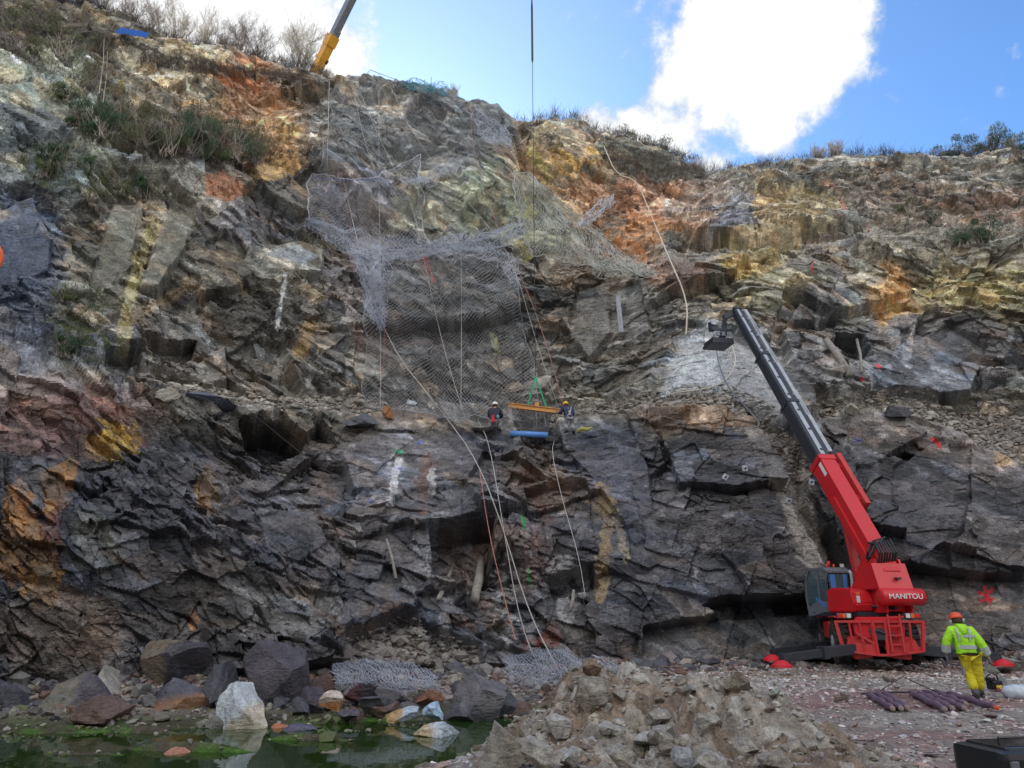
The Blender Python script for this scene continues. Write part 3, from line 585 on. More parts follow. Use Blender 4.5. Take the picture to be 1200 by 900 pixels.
# ================================================================== GROUND, POND, RUBBLE HEAP
def toe_at(X, Y):
    # distance in front of the wall's foot
    px = 600+F*X/np.maximum(Y*CT-1.65*ST, .5); return ROW['toeY'](np.clip(px, -900, 2100))-Y
def ground_h(X, Y):
    far = np.interp(X, [-30, -14, -9, -5, -2.5, 0.2], [18.6, 19.0, 19.7, 20.9, 21.7, 22.2])
    near = np.interp(X, [-30, -9, -6, -4, -2.5, -1.2, 0], [7.5, 9., 10.8, 12.6, 14.0, 14.6, 17.0])
    xr = np.interp(Y, [12, 16, 18, 20, 22], [-2.0, -.9, -.2, .6, .8])
    w1 = .5*fbm(X*.8, Y*.8, 401, 4)
    s = np.minimum(np.minimum(xr-X, (far-Y)), Y-near)+w1
    z = np.interp(s, [-6.5, -4.4, -2.2, 0, 1.4], [0, -.2, -.66, -1.0, -1.55])
    # muddy strips that just break the surface
    for (x, y, rx, ry, a) in ((-6.6, 17.0, 2.6, .28, .74), (-4.6, 18.4, 2.1, .22, .70), (-8.6, 16.6, 2.4, .3, .6), (-9.5, 19.6, 2.2, .2, .5), (-3.6, 19.7, 1.6, .3, .55)):
        z = z+a*np.exp(-((X-x)/rx)**2-((Y-y+.12*(X-x))/ry)**2)*sstep(-1.0, -1.3, z)
    rise = sstep(2.6, -.6, toe_at(X, Y))*.14*(X > -60)
    z = z+rise*(.6+.5*fbm(X*.7, Y*.7, 77, 3))
    z = z+.035*fbm(X*.9, Y*.9, 403, 4)+.02*fbm(X*4, Y*4, 404, 3)
    # low bank of broken stone in front of the right hand wall
    z = z+.55*np.exp(-((X-19)/3.2)**2-((Y-27.6)/1.3)**2)
    return z
def heap_prof(X, Y):
    cr = np.interp(X, [-1.1, -.5, 0, .3, .58, .87, 1.3, 1.9, 2.4, 2.9, 3.3, 3.7, 4.2, 4.8], [0, .10, .40, .58, .80, 1.02, 1.12, 1.0, .90, .84, .72, .5, .2, 0])
    yc = np.interp(X, [-1.5, 0, 1.5, 3, 4.5], [12.3, 12.8, 13.0, 12.2, 10.2])
    dy = Y-yc; v = cr*np.where(dy < 0, np.exp(-(dy/3.0)**2), np.exp(-(dy/1.25)**2))
    return v
ax = lambda segs: np.unique(np.concatenate([np.arange(a, b, s) for a, b, s in segs]))
gxs = ax([(-600, -60, 45), (-60, -26, 3), (-26, -16, .5), (-16, 22, .085), (22, 30, .5), (30, 60, 3), (60, 620, 45)])
gys = ax([(-500, -60, 40), (-60, 4, 2.), (4, 8, .3), (8, 31, .085), (31, 34, .5), (34, 60, 5), (60, 500, 45)])
GX, GY = np.meshgrid(gxs, gys); GZ = ground_h(GX, GY); GZ = np.where(GY > 34, GZ-.8, GZ)
# unseen other pit sides, added behind and beside to block low sky light
rr = np.maximum(np.maximum(-22-GY, 0), np.maximum(np.abs(GX)-46, 0)*(GY < 40)); GZ = GZ+np.interp(rr, [0, 6, 14, 20, 40, 400], [0, 11, 13, 27, 30, 32])*(1+.12*fbm(GX*.12, GY*.12, 421, 3))*(GY < 34)
n1 = fbm(GX*.35, GY*.35, 411, 5, .6); n2 = fbm(GX*2.2, GY*2.2, 413, 4, .6); n3 = fbm(GX*9, GY*9, 414, 2)
gp = proj(GX, np.maximum(GY, .5), GZ)
gcol = c3(.29, .255, .22)*np.ones(GX.shape+(1,), np.float32)
mud = sstep(-.3, .2, n1+.25*n2+.9*np.exp(-((GX-7.6)/3.4)**2-((GY-16.2)/3.2)**2)-.35)[..., None]
gcol = gcol*(1-mud)+c3(.26, .155, .14)*mud
pale = sstep(0, .5, n1*.6+.8*np.exp(-((GX-4.6)/2.6)**2-((GY-20.5)/4.)**2)-.2)[..., None]; gcol = gcol*(1-pale*.8)+c3(.38, .36, .32)*pale*.8
wet = sstep(-.5, -.95, GZ)[..., None]; gcol = gcol*(1-wet)+c3(.085, .075, .045)*wet
alg = (sstep(-.75, -.97, GZ)*sstep(-.25, .2, n2+.5*n1))[..., None]; gcol = gcol*(1-alg)+c3(.06, .125, .022)*alg
ochre = (np.exp(-((GX-9)/4)**2-((GY-24)/2.2)**2)*.6)[..., None]; gcol = gcol*(1-ochre)+c3(.26, .20, .12)*ochre
gcol = gcol*(1+.45*n2+.3*n3)[..., None]; wl = sstep(1, 4, rr)[..., None]; gcol = gcol*(1-wl)+c3(.11, .10, .09)*wl*(1+.4*n1)[..., None]
gi = np.arange(GX.size).reshape(GX.shape); gq = np.stack([gi[:-1, :-1], gi[:-1, 1:], gi[1:, 1:], gi[1:, :-1]], -1).reshape(-1, 4)
M_GROUND = rock_mat('gravel_ground', .03, 9., 34., .4, .25, .85, layered=False)
ground = np_mesh('quarry_floor', np.stack([GX, GY, GZ], -1).reshape(-1, 3), gq, M_GROUND, None, np.clip(gcol, .01, .7).reshape(-1, 3)); tag(ground, kind='structure')
def gz(x, y):
    return float(ground_h(np.array([[x]], float), np.array([[y]], float))[0, 0])

# pond water
mw = bpy.data.materials.new('pond_water'); mw.use_nodes = True; b = mw.node_tree.nodes['Principled BSDF']
b.inputs['Base Color'].default_value = (.035, .085, .012, 1); b.inputs['Roughness'].default_value = .03; b.inputs['IOR'].default_value = 1.33
b.inputs['Transmission Weight'].default_value = .45
nn = mw.node_tree.nodes.new('ShaderNodeTexNoise'); nn.inputs['Scale'].default_value = 2.2; nn.inputs['Detail'].default_value = 2
tc = mw.node_tree.nodes.new('ShaderNodeTexCoord'); mw.node_tree.links.new(tc.outputs['Object'], nn.inputs['Vector'])
bp = mw.node_tree.nodes.new('ShaderNodeBump'); bp.inputs['Strength'].default_value = .06; bp.inputs['Distance'].default_value = .05
mw.node_tree.links.new(nn.outputs['Fac'], bp.inputs['Height']); mw.node_tree.links.new(bp.outputs[0], b.inputs['Normal'])
wx = np.array([-34, -20, -8, 2.0]); wy = np.array([11, 16, 20, 24.6]); WX, WY = np.meshgrid(wx, wy)
wi = np.arange(16).reshape(4, 4); wq = np.stack([wi[:-1, :-1], wi[:-1, 1:], wi[1:, 1:], wi[1:, :-1]], -1).reshape(-1, 4)
water = np_mesh('pond_water', np.stack([WX, WY, WX*0-1.0], -1).reshape(-1, 3), wq, mw); tag(water, kind='structure')

# rubble heap in front
hx1 = np.arange(-2.2, 5.4, .028); hy1 = np.arange(8.2, 15.6, .028); HX, HY = np.meshgrid(hx1, hy1)
pr = heap_prof(HX, HY); wob = fbm(HX*1.1, HY*1.1, 501, 4, .55)
hc, hid = cells(HX/.42+wob, HY/.42, 503, 'env', .9, .9); hc2, hid2 = cells(HX/.13+wob, HY/.13, 505, 'env', .9, .9); hc3, hid3 = cells(HX/.055, HY/.055, 507, 'env', .8, .9)
amp = sstep(.02, .35, pr)
HZ = ground_h(HX, HY)+pr+amp*(.15*wob+.30*(hc-.15)+.11*hc2+.04*hc3)-.05*(1-amp)-.25*sstep(.05, 0, pr)
ridge = .30*np.exp(-((HX-2.9-.35*(HY-12))/.25)**2)*sstep(.2, .6, pr); HZ += ridge*.5
hcol = c3(.25, .195, .145)*(1+.35*wob)[..., None]
k1 = _r(hid, 7)[..., None]; k2 = _r(hid2, 7)[..., None]
stn = ((k1 > .72)*.6)+((k2 > .8)*.55); stn = np.clip(stn, 0, 1); hcol = hcol*(1-stn)+c3(.36, .34, .30)*stn
hcol = hcol*(.75+.5*k2)*(.85+.3*_r(hid3, 5)[..., None])
hi = np.arange(HX.size).reshape(HX.shape); hq = np.stack([hi[:-1, :-1], hi[:-1, 1:], hi[1:, 1:], hi[1:, :-1]], -1).reshape(-1, 4)
M_EARTH = rock_mat('dug_earth', .03, 8., 40., .35, .2, .9, layered=False)
heap = np_mesh('rubble_heap', np.stack([HX, HY, HZ], -1).reshape(-1, 3), hq, M_EARTH, None, np.clip(hcol, .01, .7).reshape(-1, 3))
tag(heap, 'tall heap of brown earth and broken stone tipped between the pond and the gravel', 'rubble heap')
def hz(x, y):
    i = int(np.clip(round((x-hx1[0])/.028), 0, len(hx1)-1)); j = int(np.clip(round((y-hy1[0])/.028), 0, len(hy1)-1)); return float(HZ[j, i])

# ---- scattered small stones: one mesh each
ico = bmesh.new(); bmesh.ops.create_icosphere(ico, subdivisions=1, radius=1.); ico.verts.ensure_lookup_table()
IV = np.array([v.co[:] for v in ico.verts]); IF = np.array([[v.index for v in f.verts] for f in ico.faces]); ico.free()
rng = np.random.default_rng(5)
VAR = []
for k in range(14):
    v = IV.copy(); 
    for _ in range(7):   # chop with random planes for an angular look
        n = rng.normal(size=3); n /= np.linalg.norm(n); c = rng.uniform(.35, .75); d = v@n; v = v-np.outer(np.maximum(d-c, 0), n)
    VAR.append(v*rng.uniform(.85, 1.15, 3))
VAR = np.array(VAR)
def scatter(name, pts, size, cols, material, flat=(.35, .8), seed=1, kind='stuff'):
    rg = np.random.default_rng(seed); n = len(pts); vi = rg.integers(0, len(VAR), n); V = VAR[vi].copy()
    s = size[:, None]*np.stack([rg.uniform(.7, 1.35, n), rg.uniform(.7, 1.2, n), rg.uniform(*flat, n)], -1); V = V*s[:, None, :]
    a = rg.uniform(0, 6.28, n); t = rg.normal(0, .3, n); ca, sa, ct, st = np.cos(a), np.sin(a), np.cos(t), np.sin(t)
    x = V[..., 0]; y = V[..., 1]*ct[:, None]-V[..., 2]*st[:, None]; z = V[..., 1]*st[:, None]+V[..., 2]*ct[:, None]
    X = x*ca[:, None]-y*sa[:, None]; Y = x*sa[:, None]+y*ca[:, None]
    W = np.stack([X, Y, z], -1)+pts[:, None, :]
    Fc = (IF[None]+np.arange(n)[:, None, None]*12).reshape(-1, 3); cc = np.repeat(cols[:, None, :], 12, 1).reshape(-1, 3)
    o = np_mesh(name, W.reshape(-1, 3), Fc, material, None, cc, k=3); return tag(o, kind=kind)
M_STONE = rock_mat('loose_stone', .012, 9., 40., .3, .3, .8, layered=False)
def palette(rg, n, pal, j=.25):
    p = np.array(pal)[rg.integers(0, len(pal), n)]; return np.clip(p*rg.uniform(1-j, 1+j, (n, 1))*rg.uniform(.94, 1.06, (n, 3)), .01, .8)
rg = np.random.default_rng(11)
# floor gravel
n = 46000; x = rg.uniform(-1.5, 20, n); y = 8.2+21.3*rg.uniform(0, 1, n)**1.5
keepm = (np.abs(x) < y*.78)&(heap_prof(x, y) < .12)&(rg.uniform(size=n) < .35+.65*sstep(-.3, .4, fbm(x*.5, y*.5, 88, 3)+.6*np.exp(-((x-5)/3.)**2-((y-19)/5.)**2)-.9*np.exp(-((x-7.6)/3.6)**2-((y-16.2)/2.8)**2)))
x, y = x[keepm], y[keepm]; z = ground_h(x, y)
sz = np.exp(rg.normal(-3.35, .5, len(x)))*(.75+.02*y)
scatter('gravel', np.stack([x, y, z+sz*.15], -1), np.clip(sz, .012, .16), palette(rg, len(x), [(.46, .43, .40), (.40, .36, .33), (.60, .58, .55), (.30, .24, .22), (.36, .25, .23), (.46, .40, .34)]), M_STONE, seed=2, flat=(.18, .45))
# stones along the foot of the wall and the pond bank
n = 12000; x = rg.uniform(-19, 24, n); tpx = 600+F*x/25.; yt = ROW['toeY'](tpx); y = yt-np.abs(rg.normal(0, 1.9, n))+.4
keepm = ((x > -.5)|(y > 20.4)); x, y = x[keepm], y[keepm]; z = ground_h(x, y); sz = np.exp(rg.normal(-2.45, .6, len(x)))
scatter('rubble_at_wall_foot', np.stack([x, y, z+sz*.2], -1), np.clip(sz, .03, .45), palette(rg, len(x), [(.15, .14, .135), (.10, .10, .11), (.22, .2, .18), (.085, .08, .085), (.28, .25, .21), (.17, .11, .09)]), M_STONE, seed=3)
# rubble on the pond rim
n = 2600; x = rg.uniform(-14, .3, n); y = rg.uniform(14, 22.5, n); z = ground_h(x, y); keepm = (z > -1.12)&(z < -.6)&(np.abs(x) < y*.72); x, y, z = x[keepm], y[keepm], z[keepm]; sz = np.exp(rg.normal(-2.9, .55, len(x)))
scatter('pond_edge_stones', np.stack([x, y, z+sz*.2], -1), np.clip(sz, .02, .25), palette(rg, len(x), [(.20, .19, .15), (.13, .12, .10), (.30, .28, .24), (.12, .14, .06)]), M_STONE, seed=4)
# scree lying on the benches of the wall
sm = (scree > .45)&(D < 50); cand = np.argwhere(sm & (QX > -40) & (QX < 1240)); pick = cand[rg.integers(0, len(cand), 15000)]
x, y, z = VX[pick[:, 0], pick[:, 1]], VY[pick[:, 0], pick[:, 1]], VZ[pick[:, 0], pick[:, 1]]; base = COL[pick[:, 0], pick[:, 1]]; sz = np.exp(rg.normal(-2.25, .5, len(x)))
lft = np.clip(rg.uniform(.75, 1.5, (len(x), 1))*base*.7+palette(rg, len(x), [(.23, .20, .17), (.15, .14, .13), (.34, .31, .27), (.20, .14, .11)])*.35, .02, .6)
scatter('scree', np.stack([x, y, z+sz*.2], -1), np.clip(sz, .04, .5), lft, M_STONE, seed=6, flat=(.3, .75))
# small stones on the heap
n = 3600; x = rg.uniform(-1.6, 4.8, n); y = rg.uniform(8.6, 14.6, n); k = heap_prof(x, y) > .07; x, y = x[k], y[k]; z = np.array([hz(a, b_) for a, b_ in zip(x, y)]); sz = np.exp(rg.normal(-3.5, .6, len(x)))
scatter('loose_stones_on_heap', np.stack([x, y, z+sz*.2], -1), np.clip(sz, .01, .12), palette(rg, len(x), [(.30, .27, .23), (.24, .21, .17), (.36, .34, .30), (.19, .155, .12)]), M_STONE, seed=7)

# ================================================================== BOULDERS
def boulder_mesh(size, seed, col, col2=None, subd=5, rough=.035, cuts=15, shape=None, split=None):
    """angular block: sphere chopped by planes, subdivided, chipped by noise; col2 = second tone on one side (split gives the direction)"""
    rg = np.random.default_rng(seed); bm = bmesh.new(); bmesh.ops.create_icosphere(bm, subdivisions=subd, radius=1.)
    V = np.array([v.co[:] for v in bm.verts])
    for k in range(cuts):
        n = rg.normal(size=3); n /= np.linalg.norm(n); c = rg.uniform(.36, .62); d = V@n; V = V-np.outer(np.maximum(d-c, 0), n)
    if shape: V[:, 0] *= 1-shape*np.clip(V[:, 2], -1, 1); V[:, 1] *= 1-shape*.6*np.clip(V[:, 2], -1, 1)
    V = (V-(V.max(0)+V.min(0))/2)/((V.max(0)-V.min(0))/2)
    nrm = V/np.linalg.norm(V, axis=1)[:, None]
    f = fbm(V[:, 0]*2.6+V[:, 2]*1.7+seed, V[:, 1]*2.6-V[:, 2]*1.3, seed, 5, .62); f2, _ = cells(V[:, 0]*2.2+V[:, 2]+seed, V[:, 1]*2.2+V[:, 2]*1.6, seed, 'env', 1.1, .8)
    V = V+nrm*(f*rough*2+(f2-.1)*rough*2.4)[:, None]
    tone = 1+.35*fbm(V[:, 0]*3+seed, V[:, 1]*3+V[:, 2]*2, seed+3, 4, .6)
    Cc = np.array(col)[None]*tone[:, None]
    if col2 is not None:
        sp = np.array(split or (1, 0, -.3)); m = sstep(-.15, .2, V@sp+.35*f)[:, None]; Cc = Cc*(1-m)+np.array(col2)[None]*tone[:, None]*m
    V = V*np.array(size)/2
    for v, c in zip(bm.verts, V): v.co = c
    me = bpy.data.meshes.new('boulder'); bm.to_mesh(me); bm.free()
    a = me.color_attributes.new('Col', 'FLOAT_COLOR', 'POINT'); c4 = np.ones((len(V), 4), np.float32); c4[:, :3] = np.clip(Cc, .01, .85); a.data.foreach_set('color', c4.ravel())
    return me
M_BOULDER = rock_mat('boulder_stone', .035, 3.5, 16., .3, .35, .72)
def boulder(name, x0, y0, x1, y1, Y, col, label, seed, col2=None, split=None, dep=.8, shape=0., rz=0., group=None, cat='boulder', sink=.12, rough=.035, cuts=15):
    """block whose photo outline is x0..x1, y0..y1, standing at depth Y"""
    a = P((x0+x1)/2, y1, Y); t = P((x0+x1)/2, y0, Y); l, r_ = P(x0, (y0+y1)/2, Y), P(x1, (y0+y1)/2, Y)
    wd = (r_-l).length*1.1; ht = (t.z-a.z)*(1.04+sink); dp = wd*dep
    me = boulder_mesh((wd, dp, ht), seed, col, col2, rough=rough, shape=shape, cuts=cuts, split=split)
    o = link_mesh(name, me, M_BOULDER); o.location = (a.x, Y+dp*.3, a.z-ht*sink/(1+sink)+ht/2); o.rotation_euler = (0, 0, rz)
    return tag(o, label, cat, group)
DK = (.075, .075, .085); GR = (.16, .155, .15); TAN = (.30, .25, .19); RU = (.26, .14, .07)
B = [
 (148, 754, 228, 812, 23.3, (.17, .14, .10), 'olive brown boulder with a dark right face, topmost of the left pond bank', 1, (.075, .07, .08), (1, 0, 0)),
 (146, 796, 241, 852, 21.6, (.10, .10, .12), 'wide dark boulder with a rusty brown lower front beside the pond', 2, (.22, .125, .07), (.3, -.3, -.9)),
 (226, 778, 276, 836, 22.0, DK, 'black boulder directly behind the white one', 3, None, None),
 (277, 752, 348, 836, 22.4, (.085, .078, .09), 'largest dark boulder with a smooth tall face right of the white boulder', 4, None, None),
 (320, 770, 362, 795, 22.8, DK, 'dark flat block jutting right from the tall dark boulder', 5, None, None),
 (38, 792, 112, 862, 21.4, (.17, .155, .125), 'big olive grey pointed boulder at the left pond edge', 6, (.105, .095, .11), (1, 0, 0)),
 (94, 782, 140, 822, 22.6, (.30, .28, .24), 'pale layered boulder leaning behind the tan one', 7, None, None),
 (107, 824, 161, 857, 21.2, TAN, 'tan brown boulder at the water line below the pale layered one', 8, (.24, .17, .11), (-1, 0, 0)),
 (76, 822, 112, 862, 20.9, (.12, .105, .11), 'purple grey rough boulder at the left pond edge', 9, None, None),
 (6, 822, 50, 862, 21.5, (.105, .10, .10), 'dark low boulder at the far left of the pond', 10, None, None),
 (-30, 800, 12, 862, 21.0, DK, 'black boulder cut off by the left side of the photo', 11, None, None),
 (520, 792, 592, 855, 21.6, (.10, .10, .11), 'big dark cracked boulder at the right end of the pond', 12, (.15, .145, .15), (0, 0, 1)),
 (565, 800, 604, 842, 22.2, (.085, .085, .095), 'dark leaning slab against the cracked boulder by the pond', 13, None, None),
 (404, 794, 442, 828, 22.6, (.13, .06, .07), 'dark red pointed boulder below the blue netting', 14, (.07, .06, .07), (1, 0, 0)),
 (350, 806, 378, 842, 21.8, (.085, .075, .095), 'dark purple pointed rock beside the orange and white stone', 15, None, None),
 (372, 810, 400, 832, 21.3, (.50, .42, .36), 'orange and white stone on the bank beside the dark purple rock', 16, (.45, .2, .08), (0, 0, -1)),
 (412, 818, 460, 838, 21.6, (.10, .10, .11), 'flat dark grey rock behind the tan and blue stones', 17, None, None),
 (453, 829, 488, 845, 20.9, (.38, .44, .5), 'small half tan, half pale blue stone left of the light blue one', 18, (.42, .28, .13), (-1, 0, 0)),
 (493, 823, 521, 842, 21.0, (.42, .56, .70), 'small light blue stone on the bank', 19, None, None),
 (484, 846, 533, 869, 18.9, (.48, .38, .25), 'cream stone with a pale blue end lying in the pond', 20, (.5, .56, .62), (1, 0, .3)),
 (314, 848, 337, 862, 20.3, (.48, .2, .12), 'small orange red stone at the edge of the purple slab', 21, None, None),
 (322, 850, 366, 868, 19.8, (.12, .11, .16), 'flat purple slab lying in shallow water', 22, None, None),
 (180, 877, 229, 902, 16.6, (.45, .21, .14), 'flat orange stone slab lying in the pond', 23, None, None),
 (352, 868, 384, 880, 18.3, (.26, .24, .20), 'flat grey green stone on a mud strip in the pond', 24, None, None),
 (435, 800, 470, 822, 22.6, (.13, .12, .12), 'grey block under the blue netting beside the dark red boulder', 25, None, None),
 (486, 806, 518, 824, 22.6, (.30, .15, .09), 'rusty block under the right end of the blue netting', 26, None, None),
 (392, 832, 420, 846, 21.0, (.10, .09, .11), 'small dark rock at the water line in front of the purple rock', 27, None, None),
 (563, 850, 613, 912, 12.6, (.28, .26, .215), 'big grey wedge shaped stone at the left foot of the rubble heap', 28, (.22, .20, .165), (1, 0, 0)),
 (612, 866, 652, 905, 11.8, (.34, .32, .28), 'pale cracked stone right of the grey wedge shaped stone', 29, None, None),
 (676, 793, 712, 830, 12.3, (.30, .28, .24), 'round grey stone stuck high in the rubble heap', 30, (.23, .2, .16), (-1, 0, -1)),
 (679, 772, 705, 792, 12.9, (.24, .175, .115), 'brown clod on the very top of the rubble heap', 31, None, None),
 (738, 858, 774, 878, 10.6, (.42, .41, .38), 'white topped stone in the middle of the rubble heap', 32, None, None),
 (712, 874, 744, 902, 10.2, (.33, .31, .27), 'pale angular stone below left of the white topped stone', 33, None, None),
 (770, 868, 800, 884, 10.4, (.25, .21, .165), 'brown stone right of the white topped stone', 34, None, None),
 (790, 876, 814, 902, 9.9, (.36, .37, .38), 'bluish pale upright stone in the lower rubble heap', 35, None, None),
 (812, 882, 856, 906, 9.6, (.32, .30, .26), 'broad grey stone at the bottom of the rubble heap', 36, None, None),
 (818, 836, 846, 860, 11.3, (.33, .31, .27), 'pale blocky stone under the crest at the right of the heap', 37, None, None),
 (800, 802, 822, 814, 12.4, (.30, .28, .24), 'flat pale stone on the right crest of the heap', 38, None, None),
 (892, 880, 925, 904, 9.5, (.28, .25, .21), 'grey brown stone at the right foot of the rubble heap', 39, None, None),
 (640, 838, 668, 862, 12.0, (.40, .38, .34), 'pale stone low on the left slope of the rubble heap', 61, None, None),
 (655, 876, 684, 900, 11.0, (.42, .41, .38), 'pale pointed stone beside the pale cracked stone', 62, None, None),
 (862, 862, 892, 884, 10.4, (.36, .34, .30), 'grey stone on the right slope of the heap above its foot', 63, None, None),
 (700, 846, 724, 862, 11.2, (.38, .36, .32), 'small pale stone above the white topped stone at its left', 64, None, None),
 (760, 832, 788, 850, 11.3, (.36, .335, .29), 'grey stone in the middle of the heap above the white topped stone', 65, None, None),
 (1000, 826, 1030, 836, 15.8, (.33, .31, .27), 'large flat pale stone on the gravel behind the heap', 40, None, None),
 (912, 846, 932, 853, 14.5, (.42, .41, .38), 'flat whitish stone on the gravel right of the heap', 41, None, None),
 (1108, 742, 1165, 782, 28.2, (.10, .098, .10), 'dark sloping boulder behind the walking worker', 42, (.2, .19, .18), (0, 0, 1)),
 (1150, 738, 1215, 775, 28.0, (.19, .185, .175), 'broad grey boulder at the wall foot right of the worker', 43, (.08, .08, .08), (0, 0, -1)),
 (1086, 738, 1118, 764, 28.6, (.115, .105, .10), 'dark block at the wall foot right of the red machine', 44, None, None),
 (1170, 768, 1215, 794, 25.0, (.27, .25, .22), 'pale long stone by the right outrigger pad', 45, None, None),
 (178, 454, 206, 468, 33.5, (.48, .45, .38), 'cream boulder on the left bench edge', 46, None, None),
 (218, 458, 268, 472, 33.8, (.13, .14, .18), 'bluish flat boulder on the left bench beside the cream one', 47, None, None),
 (398, 482, 440, 498, 38.5, (.11, .11, .12), 'dark rock on the bench left of the rusty stone', 48, None, None),
 (446, 474, 462, 488, 39.5, (.38, .18, .09), 'rusty stone on the bench below the netting', 49, None, None),
 (476, 468, 488, 476, 41., (.42, .45, .46), 'small whitish rock on the bench left of the crouching worker', 50, None, None),
 (1036, 474, 1066, 488, 37., (.06, .06, .065), 'black pointed slab on the right bench', 51, None, None),
 (992, 472, 1008, 484, 37., (.33, .31, .25), 'pale pointed stone on the right bench', 52, None, None),
 (548, 498, 582, 504, 40, (.22, .2, .18), 'flat stone on the bench edge before the crouching worker', 53, None, None),
]
HM = np.full((960, 1240), 1e9, np.float32); hqx, hqy, _hd = proj(HX, HY, HZ); a_ = np.clip(np.round(hqx).astype(int)+20, 0, 1239); b_ = np.clip(np.round(hqy).astype(int), 0, 959); np.minimum.at(HM, (b_, a_), np.where(pr > .03, HY, 1e9))
for i, (x0, y0, x1, y1, Y, c, lab, sd_, c2_, sp_) in enumerate(B):
    if Y < 13.4 and 'gravel' not in lab:
        xm = int((x0+x1)/2)+20; ym = int(min(y1, 905))-2; v_ = float(HM[ym-3:ym+4, xm-3:xm+4].min())
        if v_ < 100: Y = v_-.06
    if y1 < 520: Y = min(Y, depth((x0+x1)/2, y1+2, 2)-.2)
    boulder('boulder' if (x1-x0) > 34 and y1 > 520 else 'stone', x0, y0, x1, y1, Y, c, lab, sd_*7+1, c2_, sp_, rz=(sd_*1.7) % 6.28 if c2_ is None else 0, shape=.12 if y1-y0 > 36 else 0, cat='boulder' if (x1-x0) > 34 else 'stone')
# the white boulder, drawn taller with its own wedge outline
wb = boulder('boulder', 248, 803, 308, 869, 20.2, (.52, .56, .59), 'tall white and pale blue boulder standing at the edge of the pond', 444, (.50, .45, .36), (1, 0, -1.0), dep=.75, shape=.38, sink=.1, rough=.045, cuts=14)
ANCH = [(188, 790, 'topmost olive brown boulder'), (194, 830, 'rusty fronted boulder'), (250, 808, 'black boulder behind the white one'), (278, 840, 'white boulder'), (312, 800, 'largest dark boulder'), (75, 830, 'olive grey pointed boulder'), (117, 802, 'pale layered boulder'), (134, 842, 'tan water line boulder'), (28, 845, 'low dark boulder at far left'),
 (556, 825, 'big cracked boulder'), (423, 812, 'dark red pointed boulder'), (365, 825, 'dark purple rock'), (386, 822, 'orange and white stone'), (470, 838, 'tan and blue stone'), (507, 833, 'light blue stone'), (508, 858, 'cream stone in the pond'), (325, 856, 'small orange red stone'), (345, 860, 'flat purple slab'), (450, 790, 'blue netting bundle'), (640, 785, 'netting bundle behind the heap')]
ANCH2 = [(588, 880, 'big grey wedge stone'), (632, 885, 'pale cracked stone'), (694, 812, 'round stone high in the heap'), (692, 782, 'topmost brown clod'), (756, 868, 'white topped stone'), (728, 888, 'pale angular stone'), (785, 876, 'brown stone near the white one'), (802, 890, 'bluish upright stone'), (834, 894, 'broad grey bottom stone'), (832, 848, 'pale blocky crest stone'), (811, 808, 'flat pale crest stone'), (908, 892, 'right foot stone')]
USED = set()
def rel_label(size, colour, noun, p, anchors):
    q = proj(p[0], p[1], p[2]); an = sorted(anchors, key=lambda a: math.hypot(a[0]-q[0], (a[1]-q[1])*1.4))
    for far_ in ('', 'second ', 'third ', 'fourth '):
        for a in an[:4]:
            dx, dy = q[0]-a[0], q[1]-a[1]; side = ('right of' if dx > 0 else 'left of') if abs(dx) > abs(dy)*1.2 else ('below' if dy > 0 else 'above')
            l = '%s%s %s %s just %s the %s' % (far_, size, colour, noun, side, a[2])
            if l not in USED: USED.add(l); return l
    return l
# more loose rocks along the bank
rg = np.random.default_rng(91)
for i in range(70):
    x = rg.uniform(-14.5, 1.2); y = rg.uniform(20.2 if x < -7 else 21.4, 24.6); s = float(np.exp(rg.normal(-1.05, .5)))
    me = boulder_mesh((s*1.3, s, s*.8), 900+i, [(.12, .115, .115), (.085, .085, .095), (.19, .18, .16), (.15, .10, .085)][i % 4], subd=4)
    o = link_mesh('bank_rock', me, M_BOULDER); o.location = (x, y, gz(x, y)+s*.2); o.rotation_euler = (rg.uniform(-.4, .4), rg.uniform(-.4, .4), rg.uniform(0, 6))
    tag(o, rel_label('small' if s < .3 else ('medium' if s < .5 else 'large'), ['grey', 'dark blue grey', 'pale grey', 'brown'][i % 4], 'rock', (x, y, gz(x, y)), ANCH), 'rock', 'loose rocks on the pond bank')
for i in range(75):
    x = rg.uniform(-1.0, 4.3); y = rg.uniform(9.2, 13.4)
    if heap_prof(np.array([x]), np.array([y]))[0] < .10: continue
    s = float(np.exp(rg.normal(-1.85, .42)))
    me = boulder_mesh((s*1.35, s, s*.8), 1200+i, [(.38, .355, .31), (.30, .27, .22), (.43, .41, .38), (.27, .23, .185)][i % 4], subd=4)
    o = link_mesh('heap_stone', me, M_BOULDER); o.location = (x, y, hz(x, y)+s*.1); o.rotation_euler = (rg.uniform(-.5, .5), rg.uniform(-.5, .5), rg.uniform(0, 6))
    tag(o, rel_label('small' if s < .13 else ('medium' if s < .2 else 'large'), ['grey', 'brown grey', 'pale grey', 'brown'][i % 4], 'stone', (x, y, hz(x, y)), ANCH2), 'stone', 'stones stuck in the rubble heap')
